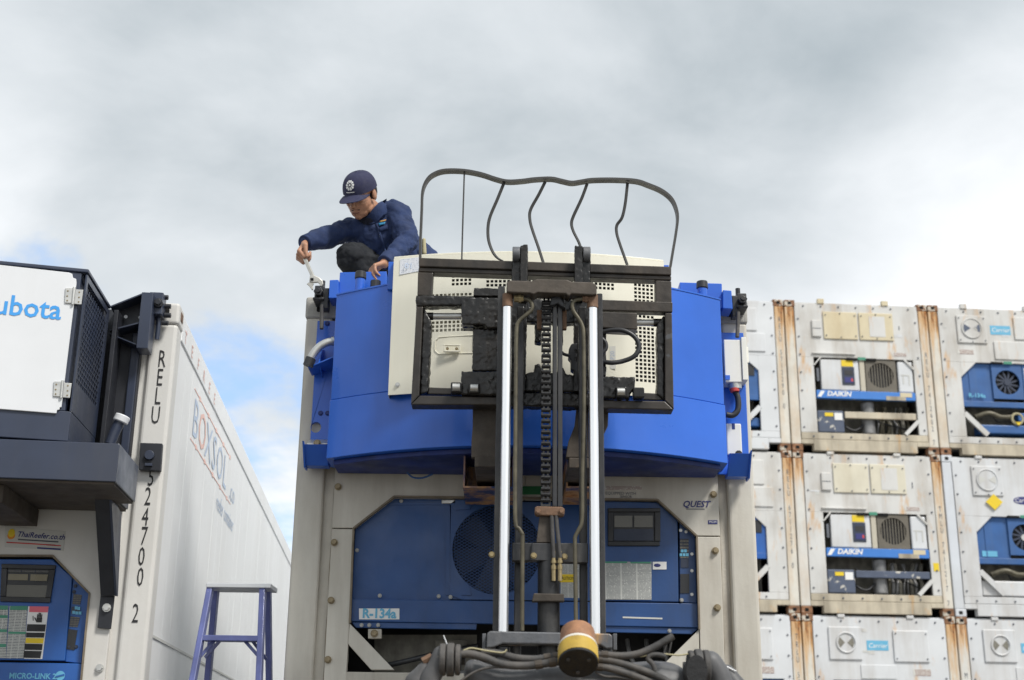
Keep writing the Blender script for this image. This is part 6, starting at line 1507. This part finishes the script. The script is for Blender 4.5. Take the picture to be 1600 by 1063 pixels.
# ------------------------------------------------------------------ container stacks behind, at the right
SY = rad(4.0)
gapx = WF.at(1227, 470, 20.6)[0]
FS = Frame(gapx - 0.02, 20.6, SY)
H_, W_ = 2.591, 2.438
TOPZ = 9.06
def sbolts(parent, pts, y=0.0, r=0.017):
    m_ = MB()
    for x, z in pts: m_.cyl((x, y, z), (x, y - 0.014, z), r, r * 0.8, n=6)
    m_.build('panel_bolts', 'ink_grey', parent, kind='stuff')
def R(parent, name, m, x0, x1, z0, z1, y0, y1, bevel=0.0, label=None):
    m_ = MB(); m_.box(x0, x1, y0, y1, z0, z1); return m_.build(name, m, parent, bevel=bevel, label=label)
def stack_box(col, row, kind, label, ident, white, postL, postR, castL='casting_rust', castR='casting_rust', seed=0):
    """x grows to the right from the container's left edge, z up from its base; front face on y = 0"""
    use(WF)
    ox = col * (W_ + 0.022); bz = TOPZ - (row + 1) * H_ + 0.004
    fr = Frame(0, 0, SY); p = FS.T((ox, 0, 0)); fr.o = Vector((p.x, p.y, bz))
    base = FS.T((ox + W_ / 2, 0, bz))
    t = thing('reefer_container', label, 'container', (base.x, base.y, base.z), group='refrigerated containers stacked in the yard')
    use(fr)
    rn = random.Random(seed)
    pw = 0.155
    for a, b_, m, cm in ((0.0, pw, postL, castL), (W_ - pw, W_, postR, castR)):
        R(t, 'corner_post', m, a, b_, 0.118, H_ - 0.118, 0.0, 0.16, 0.012)
        for z in (0.0, H_ - 0.118):
            c = R(t, 'corner_casting', cm, a if a == 0 else W_ - 0.178, 0.178 if a == 0 else W_, z, z + 0.1175, -0.006, 0.165, 0.012)
            cx = 0.085 if a == 0 else W_ - 0.085
            R(c, 'casting_hole', 'hole_black', cx - 0.034, cx + 0.034, z + 0.03, z + 0.09, -0.0085, 0.01, 0.01)
    # body
    R(t, 'side_wall', white, 0.004, 0.05, 0.16, H_ - 0.02, 0.16, 12.19); R(t, 'side_wall', white, W_ - 0.05, W_ - 0.004, 0.16, H_ - 0.02, 0.16, 12.19)
    R(t, 'roof', white, 0.05, W_ - 0.05, H_ - 0.06, H_ - 0.018, 0.06, 12.19); R(t, 'floor', 'chassis_black', 0.05, W_ - 0.05, 0.14, 0.2, 0.3, 12.19)
    R(t, 'rear_door', white, 0.05, W_ - 0.05, 0.2, H_ - 0.06, 12.1, 12.18)
    x0, x1 = pw + 0.012, W_ - pw - 0.012
    # bottom rail with the two cut-outs next to the castings, sill flange above it
    R(t, 'bottom_rail', 'stack_sill' if white != 'stack_white_clean' else white, 0.36, W_ - 0.36, 0.015, 0.20, -0.004, 0.12, 0.006)
    for a, b_ in ((pw, 0.36), (W_ - 0.36, W_ - pw)):
        R(t, 'bottom_rail_end', 'stack_sill' if white != 'stack_white_clean' else white, a + 0.002, b_ - 0.002, 0.125, 0.20, -0.003, 0.12, 0.004)
    R(t, 'sill', 'stack_sill' if kind == 'louvre' else white, x0, x1, 0.205, 0.315, 0.0, 0.06, 0.006)
    for c in (0.62, 1.72):
        R(t, 'roof_clip', 'stack_cream' if kind == 'louvre' and row == 0 else white, c - 0.055, c + 0.055, H_ - 0.05, H_ + (0.035 if row == 0 else 0.0), -0.02, 0.05, 0.006)
    # panel with opening
    ZO = 1.60                                              # top of the opening
    if kind == 'plain' or kind == 'louvre': L_, Rr, ch = 0.44, 2.13, 0.0
    else: L_, Rr, ch = 0.47, W_ - 0.47, 0.26
    R(t, 'front_panel', white, x0, x1, ZO, H_ - 0.045, 0.0, 0.05, 0.004)
    R(t, 'front_panel', white, x0, L_, 0.317, ZO - 0.001, 0.0, 0.05, 0.004); R(t, 'front_panel', white, Rr, x1, 0.317, ZO - 0.001, 0.0, 0.05, 0.004)
    pts = [(x0 + 0.05, 0.4 + k * 0.31) for k in range(7)] + [(x1 - 0.05, 0.4 + k * 0.31) for k in range(7)] + [(x0 + 0.15 + k * 0.30, H_ - 0.10) for k in range(7)] + [(x0 + 0.2 + k * 0.31, 0.25) for k in range(6)]
    sbolts(t, pts)
    R(t, 'bay_back', 'grime_panel', L_, Rr, 0.3, ZO, 0.42, 0.44)
    if kind == 'louvre':                                   # white unit with a square condenser fan
        for a, b_, z0, z1 in ((0.64, 1.22, 1.92, 2.40), (1.25, 1.83, 1.92, 2.40)):
            v = R(t, 'access_panel', 'stack_cream' if row == 0 else 'stack_cream_pale', a, b_, z0, z1, -0.022, -0.001, 0.012)
            sbolts(v, [(a + 0.04, z0 + 0.06), (b_ - 0.04, z0 + 0.06), (a + 0.04, z1 - 0.06), (b_ - 0.04, z1 - 0.06), ((a + b_) / 2, z1 - 0.03), ((a + b_) / 2, z0 + 0.03)], -0.022, 0.012)
        R(t, 'panel_sheet', white, 1.42, 1.69, 1.98, 2.34, -0.026, -0.0225)
        v = R(t, 'vent_cover', white, 0.44, 0.60, 1.95, 2.24, -0.03, -0.001, 0.012); R(v, 'vent_bar', 'ink_grey', 0.45, 0.59, 2.09, 2.10, -0.034, -0.03)
        if row == 0: R(t, 'panel_mark', 'ink_grey', 1.93, 1.945, 2.12, 2.19, -0.004, -0.001)
        else: R(t, 'panel_mark', 'ink_grey', 1.93, 1.945, 2.02, 2.12, -0.004, -0.001)
        if row: R(t, 'yellow_sticker', 'ink_yellow', 2.17, 2.26, 0.70, 0.83, -0.004, -0.001)
        R(t, 'gutter', white, 0.42, 1.15, 1.655, 1.68, -0.03, -0.001, 0.004); R(t, 'fine_print', 'print_small', 1.78, 2.02, 1.66, 1.72, -0.004, -0.001)
        R(t, 'lifting_slot', 'hole_black', 1.0, 1.17, 1.56, 1.605, -0.006, 0.02); R(t, 'lifting_slot', 'hole_black', 1.33, 1.50, 1.56, 1.605, -0.006, 0.02); R(t, 'green_label', 'ink_teal', 1.19, 1.32, 1.57, 1.62, -0.008, -0.001)
        q = R(t, 'control_cover', 'stack_white_clean', 0.56, 1.20, 1.05, 1.575, 0.02, 0.10, 0.012)
        R(q, 'warning_label', 'ink_yellow', 0.91, 1.11, 1.46, 1.565, 0.014, 0.02); d = R(q, 'display_panel', 'keypad', 0.91, 1.12, 1.14, 1.45, 0.008, 0.02, 0.006)
        R(q, 'display_screen', 'black_plastic', 0.95, 1.09, 1.31, 1.39, 0.004, 0.008); R(q, 'display_keys', 'ink_navy', 0.95, 1.09, 1.18, 1.27, 0.004, 0.008); R(q, 'display_lamp', 'ink_red', 1.055, 1.085, 1.20, 1.25, 0.002, 0.004)
        R(t, 'frame_post', 'beige_frame', 1.215, 1.30, 1.04, 1.59, 0.015, 0.1, 0.008)
        R(t, 'side_lug', 'ink_grey', 0.49, 0.53, 1.20, 1.42, 0.03, 0.06)
        # square fan frame with a round, barred mouth
        fx, fz, fr_ = 1.57, 1.325, 0.215; m_ = MB(); n_ = 28
        arc = [(fx + fr_ * math.cos(2 * math.pi * k / n_), fz + fr_ * math.sin(2 * math.pi * k / n_)) for k in range(n_ + 1)]
        m_.py([(1.83, fz), (1.83, 1.59), (1.315, 1.59), (1.315, fz)] + arc[:n_ // 2 + 1][::-1], 0.02, 0.045)
        m_.py([(1.315, fz), (1.315, 1.04), (1.83, 1.04), (1.83, fz)] + arc[n_ // 2:][::-1], 0.02, 0.045)
        q = m_.build('fan_frame', 'fan_brown', t)
        R(q, 'fan_dark', 'black_plastic', 1.33, 1.81, 1.06, 1.57, 0.12, 0.13)
        for k in range(9):
            dx = (k - 4) * 0.047; hh = math.sqrt(max(0.0, fr_ ** 2 - dx ** 2))
            R(q, 'fan_bar', 'fan_brown', fx + dx - 0.009, fx + dx + 0.009, fz - hh, fz + hh, 0.03, 0.042)
        q = R(t, 'side_cover', 'stack_white_clean', 1.86, 2.11, 1.04, 1.57, 0.01, 0.09, 0.02)
        R(q, 'cover_mark', 'sticker_grey', 1.93, 1.95, 1.18, 1.34, 0.006, 0.01); R(q, 'cover_mark', 'sticker_grey', 1.90, 2.05, 1.325, 1.345, 0.006, 0.01); R(q, 'cover_mark', 'sticker_grey', 2.03, 2.05, 1.16, 1.325, 0.006, 0.01)
        m_ = MB(); m_.bar((1.98, 0.008, 1.60), (2.13, 0.008, 1.44), 0.03, 0.04); m_.build('corner_stay', white, t)
        m_ = MB(); m_.bar((0.44, 0.008, 1.46), (0.56, 0.008, 1.60), 0.02, 0.04); m_.build('corner_stay', white, t)
        q = R(t, 'name_strip', 'daikin_blue', 0.46, 2.12, 0.90, 1.035, 0.0, 0.08, 0.006)
        text('DAIKIN', 'print_white', q, (0.83, -0.004, 0.975), 0.115, sx=1.05, shear=0.25, bold=0.004)
        m_ = MB(); m_.py([(0.47, 0.92), (0.53, 1.02), (0.60, 1.02), (0.53, 0.92)], -0.004, -0.001); m_.build('name_mark', 'print_white', q)
        R(q, 'strip_patch', 'stack_sill', 1.62, 1.95, 0.895, 0.965, -0.004, -0.0005)
        R(q, 'strip_patch', 'stack_cream', 1.86, 2.06, 0.955, 1.03, -0.005, -0.0005)
        # open machinery bay
        q = R(t, 'compressor_cover', 'flaked_slate', 0.46, 0.90, 0.33, 0.70, 0.03, 0.25, 0.02)
        R(q, 'warning_label', 'ink_yellow', 0.58, 0.72, 0.60, 0.66, 0.024, 0.029); R(q, 'paint_patch', 'print_white', 0.74, 0.87, 0.54, 0.66, 0.024, 0.029)
        R(t, 'bay_bar', 'stack_sill' if row == 0 else 'flaked_slate', 0.92, 2.12, 0.58, 0.69, 0.03, 0.08, 0.008)
        m_ = MB(); m_.cyl((1.36, 0.2, 0.33), (1.36, 0.2, 0.90), 0.11, n=20); m_.build('compressor', 'bay_pipe', t, bevel=0.03, smooth=True)
        m_ = MB(); m_.tube([(0.92, 0.15, 0.50), (1.0, 0.12, 0.42), (1.12, 0.12, 0.40), (1.25, 0.15, 0.5)], 0.018); m_.build('bay_hose', 'black_plastic', t, smooth=True)
        for k in range(9):
            xx = 1.50 + k * 0.065; m_ = MB(); m_.tube([(xx, 0.25, 0.33), (xx + rn.uniform(-.03, .03), 0.2, 0.5), (xx + rn.uniform(-.04, .04), 0.25, 0.62), (xx + rn.uniform(-.08, .08), 0.3, 0.85)], rn.uniform(0.012, 0.035)); m_.build('bay_pipe', rn.choice(['bay_pipe', 'grime_panel', 'olive_pipe']), t, smooth=True)
        m_ = MB(); m_.bar((1.90, 0.01, 0.32), (2.13, 0.01, 0.55), 0.06, 0.05); m_.build('corner_brace', white, t)
    elif kind in ('blue', 'blue_teal'):                    # chamfered blue unit with a round fan
        hx = 0.72
        q = R(t, 'vent_hatch', white, 0.47, 0.98, 1.93, 2.42, -0.025, -0.001, 0.02)
        m_ = MB(); m_.ring((hx, -0.03, 2.19), 0.17, 0.014); m_.build('hatch_ring', white, q, smooth=True)
        m_ = MB(); m_.cyl((hx, -0.026, 2.19), (hx, -0.034, 2.19), 0.155, n=28); m_.build('hatch_disc', white, q)
        for s_ in (-1, 1):
            m_ = MB(); m_.py([(hx + s_ * 0.02, 2.19), (hx + s_ * 0.13, 2.26), (hx + s_ * 0.145, 2.19), (hx + s_ * 0.13, 2.12)], -0.038, -0.035); m_.build('hatch_slot', 'flaked_slate' if row == 0 else 'sticker_grey', q)
        sbolts(q, [(0.51, 1.98), (0.94, 1.98), (0.51, 2.37), (0.94, 2.37), (0.72, 1.95)], -0.025, 0.012)
        if row == 0:
            c = R(t, 'maker_label', 'ink_cyan', 1.05, 1.40, 2.10, 2.26, -0.004, -0.001); text('Carrier', 'print_white', c, (1.225, -0.0055, 2.18), 0.105, shear=0.2)
            R(t, 'fine_print', 'print_small', 0.45, 0.72, 1.74, 1.82, -0.004, -0.001)
        else:
            m_ = MB(); m_.py([(0.80, 1.70), (0.94, 1.83), (0.80, 1.96 - 0.0), (0.66, 1.83)], -0.030, -0.026); m_.build('warning_diamond', 'ink_yellow', t)
            m_ = MB(); m_.ball((1.30, -0.003, 1.87), (0.17, 0.002, 0.065), 24, 8); c = m_.build('maker_oval', 'ink_navy', t); text('Carrier', 'print_white', c, (1.30, -0.0065, 1.87), 0.10, shear=0.2)
        R(t, 'access_panel', white, 1.08 if row == 0 else 1.5, 2.1, 1.66, 1.98, -0.02, -0.001, 0.02); R(t, 'access_panel', white, 1.46, 1.97, 2.02, 2.42, -0.02, -0.001, 0.02)
        R(t, 'lifting_slot', 'hole_black', 1.0, 1.2, 1.585, 1.62, -0.006, 0.02); R(t, 'green_label', 'ink_teal', 1.22, 1.36, 1.585, 1.63, -0.008, -0.001)
        bl = 'stack_blue' if kind == 'blue' else 'reefer_blue_left'
        for s_ in (0, 1):
            fx = lambda x: x if s_ == 0 else W_ - x
            m_ = MB(); m_.py([(fx(L_), ZO - 0.002), (fx(L_), ZO - ch), (fx(L_ + ch * 1.05), ZO - 0.002)], 0.0, 0.05); m_.build('opening_corner', white, t)
            m_ = MB(); m_.bar((fx(L_), 0.02, 0.72), (fx(L_ + 0.36), 0.02, 0.36), 0.085, 0.04); m_.build('corner_brace', white, t)
        q = R(t, 'unit_cover', bl, L_, 1.02, 0.93, ZO, 0.06, 0.09, 0.006)
        R(q, 'unit_fold', bl, 0.62, 0.64, 0.95, ZO - 0.05, 0.05, 0.06)
        # fan
        cx, cz, fr_ = 1.27, 1.28, 0.21; m_ = MB(); n_ = 28
        arc = [(cx + fr_ * math.cos(2 * math.pi * k / n_), cz + fr_ * math.sin(2 * math.pi * k / n_)) for k in range(n_ + 1)]
        m_.py([(1.53, cz), (1.53, ZO - 0.005), (1.01, ZO - 0.005), (1.01, cz)] + arc[:n_ // 2 + 1][::-1], 0.03, 0.055); m_.py([(1.01, cz), (1.01, 0.99), (1.53, 0.99), (1.53, cz)] + arc[n_ // 2:][::-1], 0.03, 0.055)
        fq = m_.build('fan_frame', bl, t)
        R(fq, 'fan_dark', 'black_plastic', 1.04, 1.50, 1.05, 1.51, 0.14, 0.15)
        for k in range(12):
            a = 2 * math.pi * k / 12; m_ = MB(); m_.bar((cx + 0.05 * math.cos(a), 0.07, cz + 0.05 * math.sin(a)), (cx + 0.205 * math.cos(a + 0.25), 0.07, cz + 0.205 * math.sin(a + 0.25)), 0.030, 0.012); m_.build('fan_blade', 'keypad', fq)
        m_ = MB(); m_.cyl((cx, 0.05, cz), (cx, 0.09, cz), 0.05, n=16); m_.build('fan_hub', 'keypad' if row == 0 else 'galv', fq)
        q2 = R(t, 'control_cover', bl, 1.54, Rr, 0.93, ZO, 0.03, 0.09, 0.006)
        R(q2, 'notice', 'print_white', 1.57, 1.70, 1.32, 1.53, 0.025, 0.0295); R(q2, 'notice', 'print_white', 1.57, 1.70, 1.04, 1.24, 0.025, 0.0295)
        R(q2, 'display_panel', 'black_plastic', 1.74, 1.90, 1.25, 1.45, 0.02, 0.0295)
        if row == 0: text('R-134a', 'ink_cyan', q, (0.72, 0.026, 1.03), 0.10, bold=0.003)
        else: R(q, 'refrigerant_label', 'ink_cyan', 0.55, 0.80, 0.96, 1.05, 0.052, 0.0595)
        lc = R(t, 'lower_cover', bl, L_, Rr, 0.84, 0.935, 0.03, 0.09, 0.006)
        R(t, 'bay_shelf', bl if row == 0 else white, 0.72 if row == 0 else 0.50, Rr if row == 0 else 1.25, 0.34 if row else 0.40, 0.58 if row else 0.55, 0.06, 0.3, 0.02)
        m_ = MB(); m_.tube([(0.68, 0.1, 0.68), (0.9, 0.06, 0.74), (1.1, 0.06, 0.68), (1.3, 0.1, 0.70)], 0.045); m_.build('duct_hose', 'olive_pipe', t, smooth=True)
        m_ = MB(); m_.ring((1.38, 0.06, 0.66), 0.09, 0.022); m_.build('cable_loop', 'khaki', t, smooth=True)
        m_ = MB(); m_.py([(1.33, 0.60), (1.43, 0.60), (1.38, 0.54)], 0.03, 0.04); m_.build('warning_tag', 'ink_yellow', t)
        if row: m_ = MB(); m_.cyl((1.48, 0.2, 0.34), (1.48, 0.2, 0.80), 0.17, n=20); m_.build('receiver', bl, t, bevel=0.03, smooth=True)
        else: R(t, 'bay_box', bl, 1.40, 1.65, 0.62, 0.76, 0.05, 0.2, 0.01)
    else:                                                  # lower tier: hatch and blank panels, unit below the picture
        hx = 0.60
        q = R(t, 'vent_hatch', white, 0.40, 0.92, 1.90, 2.40, -0.025, -0.001, 0.02)
        m_ = MB(); m_.ring((0.67, -0.03, 2.16), 0.15, 0.014); m_.build('hatch_ring', white, q, smooth=True)
        for s_ in (-1, 1):
            m_ = MB(); m_.py([(0.67 + s_ * 0.02, 2.16), (0.67 + s_ * 0.10, 2.24), (0.67 + s_ * 0.125, 2.16), (0.67 + s_ * 0.10, 2.08)], -0.030, -0.026); m_.build('hatch_slot', 'grime_panel', q)
        c = R(t, 'maker_label', 'ink_cyan', 1.00, 1.34, 2.05, 2.20, -0.004, -0.001); text('Carrier', 'print_white', c, (1.17, -0.0055, 2.12), 0.10, shear=0.2)
        q = R(t, 'access_panel', white, 1.42, 1.98, 1.88, 2.36, -0.025, -0.001, 0.02)
        sbolts(q, [(1.46, 1.93), (1.94, 1.93), (1.46, 2.31), (1.94, 2.31)], -0.025, 0.012)
        m_ = MB(); m_.ball((1.17, -0.003, 1.72), (0.11, 0.002, 0.045), 24, 8); c = m_.build('maker_oval', 'ink_navy', t); text('Carrier', 'print_white', c, (1.17, -0.0065, 1.72), 0.06, shear=0.2)
        R(t, 'fine_print', 'print_small', 1.70, 1.98, 1.68, 1.78, -0.004, -0.001); R(t, 'panel_seam', white, 0.88, 1.44, 1.62, 1.83, -0.012, -0.001, 0.006)
        R(t, 'unit_cover', 'stack_blue', L_, Rr, 0.93, ZO, 0.06, 0.09, 0.006)
    # age: scuffs, patches and cables that differ from box to box
    for k in range(5):
        a = rn.uniform(x0 + 0.05, x1 - 0.3); z = rn.uniform(1.63, 2.35) if kind != 'plain' else rn.uniform(1.65, 2.4); w_ = rn.uniform(0.03, 0.16)
        R(t, 'paint_patch', rn.choice(['stack_white', 'stack_white_clean', 'sticker_grey']), a, a + w_, z, z + rn.uniform(0.02, 0.07), -0.0025 - 0.0004 * k, -0.0005)
    if kind != 'plain':
        m_ = MB(); zz = rn.uniform(0.66, 0.8); m_.tube([(L_ + 0.5, 0.13, zz), (L_ + 0.6, 0.14, zz - rn.uniform(.05, .16)), (1.3, 0.12, zz - 0.14), (1.5, 0.13, zz - rn.uniform(.1, .3)), (Rr - 0.15, 0.16, 0.45)], 0.011, n=8); m_.build('loose_cable', 'black_plastic', t, smooth=True)
    # number down the post
    if ident:
        side, s_ = ident; xx = 0.078 if side == 'L' else W_ - 0.078
        if side == 'L2': xx = 0.078
        z = H_ - (0.36 if side == 'R' else 0.9)
        if side == 'R0': xx = W_ - 0.078; z = H_ - 0.36
        for chh in s_:
            if chh != ' ': text(chh, 'ink_grey', t, (xx, -0.003, z), 0.125, sx=0.55)
            z -= 0.115
    return t
stack_box(-1, 0, 'blue', 'white reefer in the top tier of the stack, mostly hidden behind the middle container', ('R', 'RELU 5712290 0'), 'stack_white_clean', 'stack_post_rust', 'stack_post_rust', seed=1)
stack_box(0, 0, 'louvre', 'top tier reefer with cream hatches, square fan and a rusty white corner post', ('R1', 'RELU 7412602 7'), 'stack_white', 'stack_post_rust', 'stack_post_rust', seed=2)
stack_box(1, 0, 'blue', 'white reefer with blue unit at the right end of the top tier', None, 'stack_white', 'stack_post_rust', 'stack_post_rust', seed=3)
stack_box(-1, 1, 'blue_teal', 'white reefer in the middle tier of the stack, mostly hidden behind the middle container', ('R', 'RELU 6711276 0'), 'stack_white', 'stack_post_rust', 'stack_post_rust', seed=4)
stack_box(0, 1, 'louvre', 'middle tier reefer with cream hatches, square fan and a yellow sticker near its right post', ('R1', 'TMLU 7411217 7'), 'stack_white', 'stack_post_light', 'stack_post_rust', seed=5)
stack_box(1, 1, 'blue', 'clean white reefer with a yellow diamond sign above its blue unit', None, 'stack_white_clean', 'stack_post_clean', 'stack_post_clean', 'stack_post_clean', 'stack_post_clean', seed=6)
stack_box(-1, 2, 'plain', 'white reefer in the bottom tier, mostly hidden behind the middle container', ('R', 'TRLU 5712345'), 'stack_white_clean', 'stack_post_rust', 'stack_post_rust', seed=7)
stack_box(0, 2, 'plain', 'bottom tier white reefer with vent hatch, light blue maker label and small blue oval', None, 'stack_white_clean', 'stack_post_rust', 'stack_post_rust', seed=8)
stack_box(1, 2, 'plain', 'white reefer at the right end of the bottom tier, only its top showing', ('L', 'MMLU 74'), 'stack_white_clean', 'stack_post_light', 'stack_post_rust', seed=9)
use(WF)
for o in list(scene.objects):
    if '_w' in o: del o['_w']
